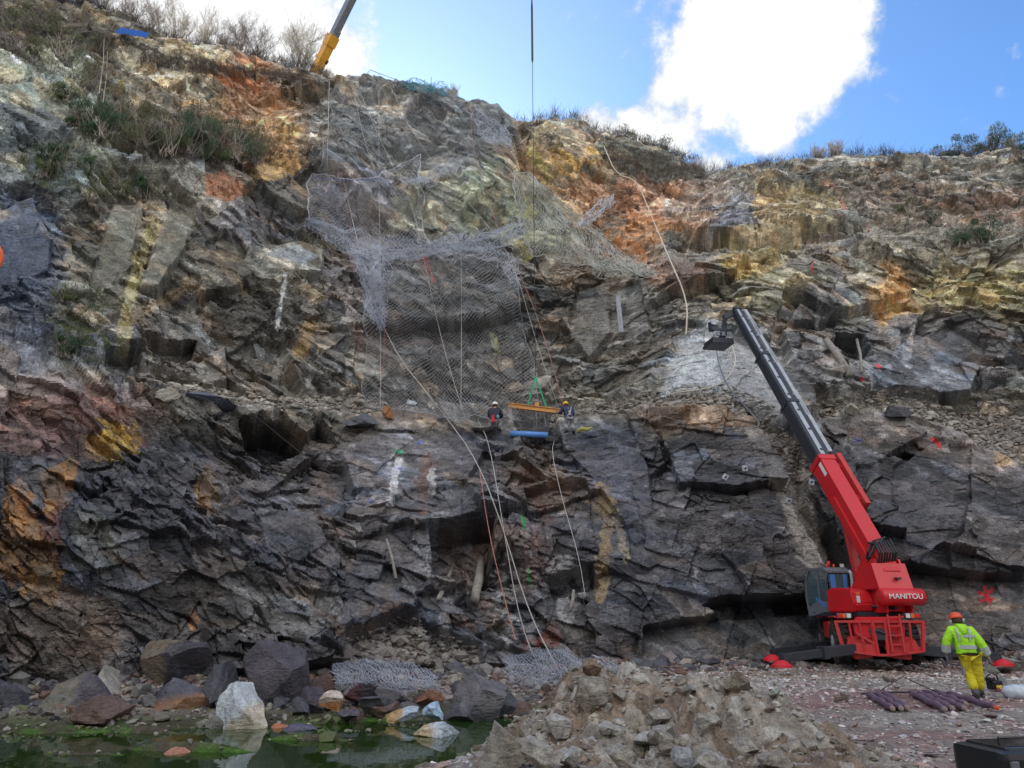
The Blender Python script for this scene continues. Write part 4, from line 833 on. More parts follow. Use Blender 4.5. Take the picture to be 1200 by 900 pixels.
# ================================================================== VEGETATION
M_TWIG = mat('grey_twig', (.24, .20, .17), .85); M_TWIG2 = mat('pale_twig', (.38, .33, .26), .85); M_BRUSH = mat('brown_brush', (.085, .065, .05), .9, noise=.3, nscale=2)
M_LEAFD = mat('dark_evergreen', (.032, .07, .024), .6, noise=.45, nscale=3.); M_LEAFO = mat('olive_leaf', (.085, .105, .03), .65, noise=.45, nscale=3.); M_LEAFY = mat('yellow_leaf', (.30, .24, .05), .6, noise=.3, nscale=3.); M_LEAFB = mat('blue_green_leaf', (.03, .07, .05), .6, noise=.4, nscale=3.)
def tri_tubes(segs, n=3):
    """segs: list of (p0,p1,r0,r1) -> arrays of 3-sided prisms"""
    A = np.array([s[0] for s in segs]); Bp = np.array([s[1] for s in segs]); ra = np.array([s[2] for s in segs]); rb = np.array([s[3] for s in segs])
    return prisms(A, Bp, ra, rb, n)
def prisms(A, Bp, ra, rb, n=3):
    d = Bp-A; l = np.linalg.norm(d, axis=1)[:, None]+1e-9; d = d/l
    ref = np.where(np.abs(d[:, 2:3]) < .9, np.array([[0, 0, 1.]]), np.array([[1., 0, 0]])); u = np.cross(d, ref); u /= np.linalg.norm(u, axis=1)[:, None]; v = np.cross(d, u)
    V = np.zeros((len(A), 2*n, 3)); 
    for k in range(n):
        o = u*math.cos(2*math.pi*k/n)+v*math.sin(2*math.pi*k/n)
        V[:, k] = A+o*np.asarray(ra).reshape(-1, 1); V[:, n+k] = Bp+o*np.asarray(rb).reshape(-1, 1)
    q = np.array([[k, (k+1) % n, n+(k+1) % n, n+k] for k in range(n)]); Fq = (q[None]+np.arange(len(A))[:, None, None]*2*n).reshape(-1, 4)
    return V.reshape(-1, 3), Fq
def bare_tree(base, h, seed, label, spread=.45, m=None, trunks=3, name='bare_tree', group='bare trees along the rim'):
    rd = random.Random(seed); T = []; Tw = []
    def grow(p, d, L, r, lev):
        q = p; dd = d.copy(); n = 3
        for i in range(n):
            dd = (dd+Vector((rd.uniform(-1, 1), rd.uniform(-1, 1), rd.uniform(-.3, .7)))*.16).normalized(); q2 = q+dd*L/n; r2 = r*(1-.22*(i+1)/n)
            (T if lev < 2 else Tw).append((q[:], q2[:], r*(1-.22*i/n), r2)); 
            if lev < 4:
                for k in range(2):
                    if rd.random() < .86:
                        s = Vector((rd.uniform(-1, 1), rd.uniform(-1, 1), rd.uniform(.2, 1))); grow(q2, (dd*.55+s.normalized()*spread*1.5).normalized(), L*rd.uniform(.5, .68), r2*.55, lev+1)
            q = q2
    for t in range(trunks):
        a = rd.uniform(0, 6.28); grow(Vector((rd.uniform(-.15, .15), rd.uniform(-.15, .15), -.3)), Vector((math.cos(a)*.28, math.sin(a)*.28, 1)).normalized(), h*rd.uniform(.40, .52), h*.009, 0)
    root = empty(name, base, 0, label, 'tree', group)
    V, Fq = tri_tubes(T, 5); np_mesh('trunk', V, Fq, m or M_TWIG, root)
    Tw = [(a, b_, max(r0, .0045), max(r1, .003)) for a, b_, r0, r1 in Tw]
    V, Fq = tri_tubes(Tw, 3); np_mesh('crown', V, Fq, m or M_TWIG, root)
    return root
def rimpt(px, dpx=0, back=.6):
    py = float(np.interp(px, QX[-1], QY[-1])); Yr = float(np.interp(px, QX[-1], VY[-1])); p = P(px, py, Yr); d = Vector((p.x, p.y, 0)).normalized(); return p+d*back
trees = [(65, 30, 1), (95, 28, 1), (122, 26, 0), (152, 34, 2), (176, 36, 0), (206, 44, 1), (240, 48, 0), (262, 30, 2), (283, 42, 1), (306, 38, 0), (350, 48, 2)]
lab = {65: 'bare leaning tree on the rim at the top left', 95: 'bare tree between the leaning one and the blue tarpaulin', 122: 'small bare tree just left of the blue tarpaulin', 152: 'bare tree rising behind the blue tarpaulin', 176: 'bare tree just right of the blue tarpaulin',
       206: 'tall pale bare birch on the rim, second right of the tarpaulin', 240: 'widest pale bare birch halfway between tarpaulin and crane boom', 262: 'low bare sapling right of the widest birch', 283: 'slim bare tree left of a similar one before the crane boom', 306: 'slim bare tree next but one to the crane boom', 350: 'round bare tree just left of the orange crane boom'}
for (px, hpx, s) in trees:
    p = rimpt(px); hh = hpx*1.9/16.; bare_tree(p-Vector((0, 0, .2)), hh*1.0, px, lab[px], .75+.1*s, M_TWIG2 if px in (206, 240, 350) else M_TWIG, 3+s)
for (px, hpx, l) in [(530, 18, 'low bare pinkish bush on the rim of the netted buttress'), (705, 13, 'tiny bare sapling at the start of the right rim'), (822, 26, 'small bare sapling on the rim above the hose'), (812, 16, 'bare twiggy bush in the dip of the rim'),
                     (960, 20, 'bare bush on the right rim below the big cloud'), (980, 24, 'bare upright bush next to the one under the big cloud'), (1185, 22, 'bare tree behind the evergreen at the right edge'), (385, 16, 'small bare bush just right of the crane boom')]:
    bare_tree(rimpt(px)-Vector((0, 0, .2)), hpx*1.7/15., px+5, l, .6, M_TWIG2, 4, 'bare_bush', 'low bare bushes along the rim')
def leaf_cloud(n, rx, ry, rz, seed, size, upright=.5, ncl=9):
    rg = np.random.default_rng(seed); cen = rg.normal(0, .45, (ncl, 3))*np.array([rx, ry, rz])+np.array([0, 0, rz*.9]); cr = rg.uniform(.25, .5, ncl)
    k = rg.integers(0, ncl, n); d = rg.normal(size=(n, 3)); d /= np.linalg.norm(d, axis=1)[:, None]; rad = rg.uniform(.3, 1.05, n)**.6
    c = cen[k]+d*rad[:, None]*cr[k][:, None]*np.array([rx, ry, rz]); c[:, 2] = np.abs(c[:, 2])
    a = rg.normal(size=(n, 3))*(1-upright); a[:, 2] += upright*2; a /= np.linalg.norm(a, axis=1)[:, None]; b_ = np.cross(a, rg.normal(size=(n, 3))); b_ /= np.linalg.norm(b_, axis=1)[:, None]+1e-9
    L = size*rg.uniform(.6, 1.5, n)[:, None]; W = L*.16
    V = np.stack([c-a*L-b_*W*.4, c-a*L*.2+b_*W, c+a*L, c-a*L*.2-b_*W], 1).reshape(-1, 3); return V, np.arange(n*4).reshape(-1, 4)
def shrub(base, rx, rz, seed, label, m, stem=M_TWIG, n=900, group='shrubs on the quarry wall', name='shrub', size=.13, upright=.55, twigs=26, leafcat='shrub'):
    root = empty(name, base, 0, label, leafcat, group); V, Fq = leaf_cloud(n, rx, rx*.8, rz, seed, size, upright); np_mesh('foliage', V, Fq, m, root)
    rd = random.Random(seed); S = []
    for i in range(twigs):
        p = Vector((rd.uniform(-.35, .35)*rx, rd.uniform(-.3, .3)*rx, -.15)); e = Vector((rd.uniform(-1., 1.)*rx, rd.uniform(-.8, .8)*rx, rz*rd.uniform(.9, 2.0))); mid = (p+e)/2+Vector((rd.uniform(-.2, .2), rd.uniform(-.2, .2), .1))
        S += [(p[:], mid[:], .022, .014), (mid[:], e[:], .014, .006)]
        for k in range(2): S.append((mid[:], (mid+Vector((rd.uniform(-.5, .5), rd.uniform(-.5, .5), rd.uniform(.2, .6)))*rx*.7)[:], .009, .005))
    V, Fq = tri_tubes(S, 3); np_mesh('stems', V, Fq, stem, root); return root
M_DRY = mat('dry_broom', (.115, .115, .05), .75, noise=.4, nscale=3)
SH = [ # px, py base, rx px, h px, material, n, label
 (75, 118, 22, 20, M_LEAFO, 500, 'pale olive shrub high at the left, above the grey slab'), (105, 100, 16, 34, M_DRY, 300, 'dry straggly shrub left of the long bush row'), (88, 145, 22, 20, M_LEAFD, 600, 'dark green shrub at the left start of the bush row'),
 (118, 160, 26, 34, M_LEAFD, 900, 'dark broom bush second in the row on the left shelf'), (140, 150, 24, 40, M_DRY, 700, 'yellowish dry broom behind the second bush of the row'), (165, 172, 30, 42, M_DRY, 1000, 'wide brown broom bush in the left half of the row'),
 (196, 180, 28, 44, M_LEAFO, 900, 'olive broom bush in the middle of the row'), (218, 178, 26, 48, M_LEAFD, 900, 'dark broom bush with pale bare stems in the middle of the row'), (246, 184, 28, 46, M_LEAFO, 900, 'olive broom with yellow tips right of the middle of the row'),
 (272, 186, 28, 44, M_LEAFD, 1100, 'darkest dense bush near the right end of the row'), (298, 190, 26, 44, M_DRY, 700, 'brown thin bush at the right end of the row'), (135, 112, 12, 16, M_LEAFY, 160, 'small yellow leaved bush above the row'),
 (66, 192, 24, 22, M_LEAFD, 700, 'green broom clump hanging beside the grey slab'), (52, 205, 14, 14, M_LEAFO, 260, 'small olive tuft left of the green broom clump'), (170, 232, 22, 34, M_LEAFD, 900, 'bright green broom bush below the row under an overhang'), (140, 225, 16, 18, M_LEAFO, 300, 'small olive tuft left of the bright green broom bush'),
 (75, 352, 20, 14, M_LEAFO, 300, 'thin grassy tuft at the foot of the left slabs'), (75, 415, 18, 18, M_LEAFD, 250, 'thin green tuft under the left overhang'),
 (1128, 288, 22, 22, M_LEAFD, 700, 'dark green bush on the right slope'), (1152, 286, 18, 22, M_LEAFD, 600, 'dark green bush right beside its twin on the right slope'), (1096, 262, 12, 14, M_LEAFD, 260, 'small green tuft above left of the two dark bushes'), (1066, 248, 12, 12, M_LEAFO, 200, 'smallest olive tuft on the right slope'),
 (42, 30, 30, 22, M_DRY, 600, 'dry brown bush below the top left rim'), (20, 60, 28, 24, M_DRY, 600, 'dry brown bush at the top left edge'), (70, 66, 24, 26, M_LEAFO, 500, 'olive dry bush below the blue tarpaulin'), (12, 30, 24, 24, M_LEAFO, 400, 'olive bush in the top left corner'), (120, 60, 16, 22, M_DRY, 300, 'thin dry bush right below the blue tarpaulin'),
]
for i, (px, py, rp, hp, m, n, l) in enumerate(SH):
    Y = depth(px, py, 2); p = P(px, py, Y-.1); s = Y*1.03/F
    shrub(p, rp*s*1.12, hp*s*.72, 300+i, l, m, M_TWIG2 if i % 3 == 0 else M_TWIG, int(n*4.2), size=.075)
for i, (px, rp, hp, m, n, l) in enumerate([(735, 18, 12, M_DRY, 400, 'low brown shrub on the right rim at its highest slope'), (752, 20, 16, M_LEAFO, 500, 'olive shrub on the sloping right rim'), (775, 20, 16, M_LEAFD, 500, 'dark shrub halfway down the sloping right rim'), (797, 18, 15, M_DRY, 400, 'dry shrub above the dip of the rim'),
      (1066, 12, 10, M_LEAFB, 260, 'small blue green bush left of the big evergreens'), (1108, 20, 18, M_LEAFB, 900, 'low blue green evergreen at the left of the rim clump'), (1132, 24, 26, M_LEAFB, 1400, 'wide blue green evergreen in the middle of the rim clump'), (1162, 24, 34, M_LEAFB, 1600, 'tallest blue green evergreen on the right rim'), (1192, 22, 30, M_LEAFD, 1200, 'dark evergreen at the right edge of the photo')]):
    p = rimpt(px, back=.3); s = p.y*1.03/F; shrub(p-Vector((0, 0, .25)), rp*s, hp*s*.62, 400+i, l, m, M_TWIG, n*2, 'bushes on the right rim', size=.10)
# brush, dead bracken and grass matted over the rim and the benches
def tufts(name, pts, h, m, seed, per=5, w=.012):
    rg = np.random.default_rng(seed); n = len(pts); A = np.repeat(pts, per, 0)+rg.normal(0, .12, (n*per, 3))*np.array([1, 1, .1]); A[:, 2] -= .08
    d = rg.normal(0, .42, (n*per, 3)); d[:, 2] = 1; L = np.repeat(h, per)*rg.uniform(.5, 1.3, n*per); Bp = A+d*L[:, None]
    V, Fq = prisms(A, Bp, np.full(len(A), w), np.full(len(A), w*.35), 3); o = np_mesh(name, V, Fq, m); return tag(o, kind='stuff')
rg = np.random.default_rng(77)
pp = []; 
for px in np.concatenate([rg.uniform(-40, 380, 1900), rg.uniform(600, 1230, 1500)]):
    b_ = float(np.clip(rg.normal(.4, 1.0), -.6, 3)); p = rimpt(px, back=b_); pp.append((p.x, p.y, p.z-.05))
pp = np.array(pp); tufts('rim_brush', pp, rg.uniform(.3, 1.0, len(pp)), M_BRUSH, 1, 6)
def area_pts(polys, n, seed):
    rg = np.random.default_rng(seed); out = []
    for pts in polys:
        m = (poly_sd(QX, QY, pts) > 0); cd = np.argwhere(m)
        if len(cd): out.append(cd[rg.integers(0, len(cd), n)])
    k = np.concatenate(out); return np.stack([VX[k[:, 0], k[:, 1]], VY[k[:, 0], k[:, 1]], VZ[k[:, 0], k[:, 1]]], -1)
a1 = area_pts([[(-10, 0), (130, 20), (160, 60), (100, 130), (0, 60)], [(80, 120), (330, 150), (320, 195), (200, 190), (90, 165)], [(700, 160), (800, 190), (830, 210), (720, 208)], [(170, 62), (380, 95), (380, 104), (160, 78)]], 900, 3)
tufts('brown_bracken', a1, np.full(len(a1), .45), M_BRUSH, 5, 5)
a2 = area_pts([[(100, 130), (330, 160), (320, 195), (100, 165)], [(1000, 190), (1200, 185), (1200, 290), (1040, 290)], [(20, 180), (200, 200), (190, 240), (30, 220)], [(60, 330), (130, 340), (120, 430), (50, 430)]], 420, 4)
tufts('thin_grass', a2, np.full(len(a2), .28), M_LEAFO, 6, 6, .009)
# reeds by the pond
rg = np.random.default_rng(78); x = rg.uniform(-8, -.4, 500); y = rg.uniform(15.5, 20.5, 500); z = ground_h(x, y); k = (z > -1.1)&(z < -.8); a3 = np.stack([x[k], y[k], z[k]], -1); tufts('pond_grass', a3, np.full(len(a3), .10), M_LEAFO, 8, 3, .004)
# long bare stems hanging over the left face
for (x0, y0, x1, y1, l) in [(150, -5, 143, 45, 'long bare stem hanging from the top left rim'), (122, 45, 116, 110, 'pale dead stem standing against the rock above the bushes'), (126, 60, 120, 125, 'second pale dead stem standing against the rock above the bushes')]:
    p0 = on(x1, y1, .2, 2); p1 = on(x0, max(y0, 2), .4, 2); o = MB().tube([p0, (p0+p1)/2+Vector((.15, -.1, 0)), p1], [.03, .022, .012], 5).build('dead_sapling', M_TWIG2); tag(o, l, 'dead sapling')
# ================================================================== ROTATING TELEHANDLER
M_RED = mat('red_machine_paint', (.62, .015, .022), .38, noise=.12, nscale=3., dirt=(.30, .07, .055), coat=.1)
M_RED2 = mat('red_frame_paint', (.56, .035, .038), .5, dirt=(.26, .10, .075), nscale=4)
M_BLK = mat('black_steel', (.030, .034, .045), .45, noise=.4, nscale=6, dirt=(.07, .065, .06)); M_GRS = mat('grey_steel', (.20, .21, .23), .42, .3, noise=.3, nscale=5)
M_LGS = mat('pale_steel', (.42, .44, .47), .4, .2, noise=.2, nscale=5); M_DGP = mat('dark_grey_cab', (.15, .16, .18), .5, noise=.2)
M_RUB = mat('tyre_rubber', (.035, .033, .031), .9, dirt=(.14, .12, .10), nscale=5); M_WHITE = mat('white_marking', (.82, .82, .8), .5); M_HOSE = mat('black_hose', (.02, .02, .022), .5)
M_GLASS = mat('cab_glass', (.10, .16, .18), .04, spec=.9, alpha=.55); M_BLUE = mat('blue_sheet', (.06, .20, .55), .6); M_ORL = mat('amber_lamp', (.75, .16, .04), .3); M_RLAMP = mat('red_lamp', (.65, .03, .02), .25); M_WLAMP = mat('white_lamp', (.7, .68, .66), .3)
M_SILV = mat('bare_steel', (.45, .45, .46), .35, .7)
mc = Vector((12.02, 27.0, 0)); mc.z = gz(mc.x, mc.y)+.2
mach = empty('telehandler', mc, R(-14), 'red rotating telehandler with its long boom raised against the quarry wall', 'telehandler')
iv = Matrix.Translation(mc) @ Matrix.Rotation(R(-14), 4, 'Z'); inv = iv.inverted()
# --- carrier (local frame, +y away from the camera)
b = MB(); b.box((0, 0, .98), (1.0, 5.0, .42), bev=.03); b.box((0, 1.6, 1.25), (1.9, 1.5, .18), bev=.02); b.box((0, -.5, 1.25), (1.5, 2.2, .14), bev=.02); b.lathe([(.7, 1.2), (.7, 1.5), (.62, 1.52)], n=28)
for s in (-1, 1): b.box((s*.95, -1.45, 1.42), (.55, 1.35, .05), bev=.01); b.box((s*.95, 1.45, 1.42), (.55, 1.35, .05), bev=.01); b.box((s*.9, 0, 1.0), (.6, 1.3, .55), bev=.04)
b.build('chassis', M_RED, mach)
for sx in (-1, 1):
    for sy in (-1, 1):
        w_ = MB(); rt = Matrix.Rotation(R(90), 3, 'Y'); cen = Vector((sx*1.02, sy*1.48, .64)); w_.lathe([(.36, -.22), (.56, -.235), (.625, -.18), (.64, 0), (.625, .18), (.56, .235), (.36, .22)], cen, 36, rt)
        for k in range(22):
            a = k/22*6.283
            for q in (-1, 1):
                aa = a+q*.07; c_ = cen+Vector((q*.11, math.cos(aa)*.635, math.sin(aa)*.635)); w_.box(c_, (.2, .085, .07), Matrix.Rotation(aa, 3, 'X') @ Matrix.Rotation(q*.35, 3, 'Z'))
        wh = w_.build('wheel', M_RUB, mach)
        h = MB(); h.lathe([(.08, -.26), (.2, -.24), (.33, -.15), (.37, -.2), (.37, .2), (.33, .15), (.2, .24), (.08, .26)], cen, 24, rt)
        for k in range(8): a = k/8*6.283; h.box(cen+Vector((sx*.235, math.cos(a)*.16, math.sin(a)*.16)), (.05, .035, .035))
        h.build('rim', M_LGS if sy < 0 else M_GRS, wh)
# --- rear guard frame with the ladder
y0 = -2.62
f = MB(); T = lambda a, b_, r=.035: f.bar(a, b_, r*2, r*2)
for s in (-1, 1):
    xa, xb = s*1.22, s*.28
    T((s*1.27, y0, 1.28), (s*.18, y0, 1.28)); T((s*1.12, y0-.05, .42), (s*.16, y0-.05, .30)); T((s*1.25, y0, 1.3), (s*1.12, y0-.05, .40), .045); T((s*.20, y0, 1.3), (s*.16, y0-.05, .30), .045)
    for k in (.36, .66): x = s*(.20+1.02*k); T((x, y0, 1.28), (x-s*.06, y0-.05, .37), .025)
    T((s*1.25, y0, 1.28), (s*1.15, -1.9, 1.2)); T((s*1.12, y0, .42), (s*1.0, -1.9, .7))
    f.prism([(s*.95, .75), (s*1.06, .44), (s*.2, .33), (s*.2, .62), (s*.5, .6)], y0-.02, y0+.02, 1)
T((-.2, y0, 1.28), (.2, y0, 1.28)); T((-.16, y0-.05, .30), (.16, y0-.05, .30)); T((-.7, y0, .95), (-.2, y0-.02, .62), .03)
f.build('rear_guard', M_RED2, mach)
f = MB(); f.prism([(-.62, 1.42), (.62, 1.42), (.75, 1.2), (.7, .78), (-.7, .78), (-.75, 1.2)], -2.55, -2.3, 1, .02); f.build('rear_panel', M_RED, mach)
f = MB(); f.box((0, -2.58, .98), (.55, .1, .2)); f.box((.1, -2.6, .8), (.45, .1, .14), bev=.02); f.tube([(-.3, -2.6, 1.02), (-.05, -2.68, 1.0), (.25, -2.62, .86), (.45, -2.6, .92)], .03); f.build('hitch', M_BLK, mach)
ld = MB()
for s in (-.17, .17): ld.bar((.42+s, y0-.10, 1.5), (.42+s, y0-.14, .38), .045, .05)
for k in range(4): ld.bar((.25, y0-.12, 1.42-k*.27), (.59, y0-.12, 1.42-k*.27), .05, .035)
ld.build('ladder', M_RED2, mach)
for s in (-1, 1):
    f = MB(); f.box((s*.98, y0+.02, 1.45), (.46, .10, .17), bev=.02); lm = f.build('tail_light', M_BLK, mach)
    f = MB(); f.box((s*(.98+.13), y0-.04, 1.45), (.15, .03, .13), bev=.01); f.build('red_lens', M_RLAMP, lm); f = MB(); f.box((s*(.98-.13), y0-.04, 1.45), (.12, .03, .13), bev=.01); f.build('white_lens', M_WLAMP, lm); f = MB(); f.box((s*.98, y0-.04, 1.45), (.10, .03, .13), bev=.01); f.build('amber_lens', M_ORL, lm)
# flared belly plates that carry the stabilisers
for s in (-1, 1):
    f = MB(); f.prism([(s*.22, .95), (s*.95, .80), (s*.80, .16), (s*.30, .20), (s*.12, .5)], -2.5, -2.05, 1, .02); f.build('stabiliser_housing', M_RED2, mach)
# --- stabilisers
def leg(root, foot, up=.27):
    foot = inv @ foot; foot.z = max(foot.z, 0.0); root = Vector(root); top = Vector((foot.x, foot.y, foot.z+up)); k = root.lerp(top, .50)
    m_ = MB(); m_.bar(root, k, .24, .30, bev=.015); m_.bar(root.lerp(top, .47), root.lerp(top, .53), .30, .36, bev=.01); m_.bar(k, top, .18, .235, bev=.01); lg = m_.build('stabiliser_leg', M_BLK, mach)
    m_ = MB(); m_.bar(top, foot+Vector((0, 0, .12)), .12, .12); m_.build('jack', M_GRS, lg)
    m_ = MB(); m_.lathe([(.30, -.01), (.29, .06), (.14, .17), (.10, .19)], foot+Vector((0, 0, .03)), 20); m_.build('foot_pad', M_RED, lg)
def gp_(px, py): 
    p = G(px, py); p.z = gz(p.x, p.y); return p
leg((-.5, -2.25, .50), gp_(917, 792)); leg((-.5, 1.0, .55), gp_(906, 783)); leg((.45, -2.25, .50), gp_(1177, 790)); leg((.5, 1.0, .55), gp_(1172, 779))
# --- upper structure (own frame, rotated towards the boom tip)
tip = P(862, 364, 33.6); tc_ = Vector((11.9, 26.8, 0)); yaw = math.atan2(-(tip.x-tc_.x), tip.y-tc_.y)
yawm = yaw+R(2)
TM = Matrix.Translation((tc_.x, tc_.y, mc.z-.12)) @ Matrix.Rotation(yawm, 4, 'Z')
def tur(o):  # part built in the turret frame, parented to the machine
    o.data.transform(inv @ TM); return o
def tb(m_, name, mm, parent=mach, smooth=False): return tur(m_.build(name, mm, parent, smooth))
m_ = MB(); m_.box((0, -.1, 1.62), (2.1, 2.6, .14), bev=.02); m_.lathe([(.75, 1.5), (.75, 1.62)], n=28)
tb(m_, 'slewing_deck', M_BLK)
m_ = MB()
m_.prism([(-.35, 1.66), (-1.92, 1.66), (-1.98, 2.35), (-1.62, 3.35), (-.95, 3.35), (-.55, 2.7), (.3, 2.3), (1.1, 1.9), (1.1, 1.66)], -.42, -.34, 0, .01)
m_.prism([(-.35, 1.66), (-1.92, 1.66), (-1.98, 2.35), (-1.62, 3.35), (-.95, 3.35), (-.55, 2.7), (.3, 2.3), (1.1, 1.9), (1.1, 1.66)], .48, .56, 0, .01)
m_.prism([(-1.92, 1.9), (-2.0, 2.35), (-1.75, 3.2), (-1.68, 3.2), (-1.9, 2.35), (-1.8, 1.9)], -.62, .62, 0)
m_.prism([(-1.9, 2.38), (-1.72, 3.16), (-1.0, 3.16), (-.62, 2.38)], -.62, .66, 0, .03)
m_.box((.05, -.9, 1.95), (.8, 1.6, .5), bev=.03)
tb(m_, 'boom_turret', M_RED)
m_ = MB(); m_.tube([(-.68, -2.02, 2.14), (-.62, -2.02, 2.14), (.80, -2.02, 2.14), (.86, -2.02, 2.14)], [.2, .27, .27, .2], 20); cw = tb(m_, 'counterweight', M_RED, mach, True)
def lettering(txt, loc, size, rotm, mm, parent):
    cu = bpy.data.curves.new('lettering', 'FONT'); cu.body = txt; cu.size = size; cu.extrude = .006; cu.align_x = 'CENTER'; cu.align_y = 'CENTER'
    t = bpy.data.objects.new('tmp', cu); C.objects.link(t); dg = bpy.context.evaluated_depsgraph_get(); me = bpy.data.meshes.new_from_object(t.evaluated_get(dg)); bpy.data.objects.remove(t)
    me.transform(Matrix.Translation(loc) @ rotm); me.transform(inv @ TM); me.materials.clear(); return link_mesh('lettering', me, mm, parent)
lettering('MANITOU', Vector((.06, -2.30, 2.15)), .225, Matrix.Rotation(R(90), 4, 'X') @ Matrix.Diagonal((1.18, 1, 1, 1)), M_WHITE, cw)
m_ = MB(); m_.box((.12, -1.95, 2.72), (.16, .16, .06)); m_.lathe([(.045, -.01), (.045, .02)], (.28, -1.86, 2.70), 12, Matrix.Rotation(R(90), 3, 'X')); tb(m_, 'panel_fittings', M_BLK)
m_ = MB(); m_.prism([(-1.32, 1.68), (-1.42, 1.95), (-1.28, 2.38), (-.3, 2.48), (.1, 2.42), (.1, 1.68)], -1.16, -.45, 0, .05); hood = tb(m_, 'engine_cover', M_RED)
m_ = MB(); m_.box((-1.0, -1.40, 2.08), (.12, .03, .22), bev=.01); tb(m_, 'warning_plate', M_WLAMP, hood); m_ = MB(); m_.box((-1.0, -1.39, 2.26), (.13, .04, .09), bev=.01); tb(m_, 'side_lamp', M_ORL, hood)
m_ = MB(); m_.tube([(-.44, -1.2, 2.0), (-.5, -1.35, 1.86), (-.2, -1.6, 1.84), (-.1, -1.95, 1.80)], .06, 8); tb(m_, 'hydraulic_hose', M_HOSE)
m_ = MB(); m_.tube([(-.38, -.3, 2.5), (-.38, -.3, 2.95), (-.38, -.22, 3.05)], .05, 10); tb(m_, 'exhaust_pipe', M_LGS)
# cab
cx0, cx1, cy0, cy1, z0, z1 = -1.02, -.2, .12, 1.5, 1.58, 3.15
m_ = MB(); fr = .045; 
side = [(cy0, z0+.2), (cy0, z1-.12), (cy0+.15, z1), (cy1-.35, z1), (cy1-.08, z1-.35), (cy1, 2.2), (cy1-.1, z0)]
for x in (cx0, cx1):
    for a, b_ in zip(side, side[1:]+side[:1]): m_.bar((x, a[0], a[1]), (x, b_[0], b_[1]), .07, .07)
    m_.bar((x, cy0+.62, z0+.05), (x, cy0+.55, z1), .06, .06); m_.prism([(cy0, z0), (cy0, 2.0), (cy0+.6, 2.1), (cy1-.02, 1.85), (cy1-.1, z0)], x-.02, x+.02, 0)
for (y, z) in [(cy0, z0+.2), (cy0, z1-.12), (cy0+.15, z1), (cy1-.35, z1), (cy1-.08, z1-.35), (cy1, 2.2), (cy1-.1, z0)]: m_.bar((cx0, y, z), (cx1, y, z), .07, .07)
m_.prism([(cy0+.02, z1-.10), (cy0+.15, z1+.04), (cy1-.35, z1+.04), (cy1-.3, z1-.04)], cx0-.03, cx1+.03, 0); m_.box(((cx0+cx1)/2, (cy0+cy1)/2, z0+.03), (cx1-cx0, cy1-cy0, .08)); m_.box(((cx0+cx1)/2, cy0, 1.85), (cx1-cx0, .06, .55))
cab = tb(m_, 'cab', M_DGP)
for x in (cx0, cx1):
    m_ = MB(); m_.prism([(cy0+.05, 2.02), (cy0+.05, z1-.14), (cy0+.18, z1-.04), (cy0+.52, z1-.04), (cy0+.57, 2.12)], x-.012, x+.012, 0); tb(m_, 'side_window', M_GLASS, cab)
    m_ = MB(); m_.prism([(cy0+.66, 2.08), (cy0+.6, z1-.04), (cy1-.38, z1-.04), (cy1-.12, z1-.36), (cy1-.04, 2.2), (cy1-.04, 1.9)], x-.012, x+.012, 0); dw = tb(m_, 'door_window', M_GLASS, cab)
m_ = MB(); m_.box(((cx0+cx1)/2, cy0+.01, 2.56), (cx1-cx0-.1, .012, .82)); tb(m_, 'rear_window', M_GLASS, cab)
for a_ in ((cx0+.19, .18, 2.66, .55), (cx1-.16, .14, 2.72, .45)): m_ = MB(); m_.box((a_[0], cy0-.015, a_[2]), (a_[1], .008, a_[3])); tb(m_, 'sun_blind', M_BLUE, cab)
m_ = MB(); m_.prism([(cy0+.25, 1.9), (cy0+.75, 2.2), (cy0+.8, 2.13), (cy0+.3, 1.82)], cx0-.035, cx0-.024, 0); tb(m_, 'blue_sticker', M_BLUE, cab)
m_ = MB(); m_.box((-.62, .95, 2.1), (.42, .42, .12), bev=.03); m_.box((-.62, .72, 2.42), (.42, .1, .6), bev=.03); tb(m_, 'driver_seat', M_HOSE, cab)
m_ = MB(); m_.tube([(-.62, .55, z1+.03), (-.62, .55, z1+.14)], .02, 6); m_.lathe([(.05, 0), (.06, .05), (.05, .12), (.02, .15)], (-.62, .55, z1+.13), 12); tb(m_, 'beacon', M_RLAMP, cab)
for x in (-.98, -.72): m_ = MB(); m_.lathe([(.04, 0), (.045, .04), (.03, .12)], (x+.22, .45, z1+.05), 10); tb(m_, 'beacon', M_RLAMP, cab)
m_ = MB(); m_.box((-.28, .3, z1+.1), (.12, .08, .12), bev=.01); tb(m_, 'work_light', M_WLAMP, cab)
m_ = MB(); m_.bar((cx1, cy1-.3, 2.9), (cx1+.45, cy1-.2, 2.95), .03, .03); m_.box((cx1+.5, cy1-.2, 2.8), (.18, .05, .34), bev=.02); tb(m_, 'mirror', M_BLK)
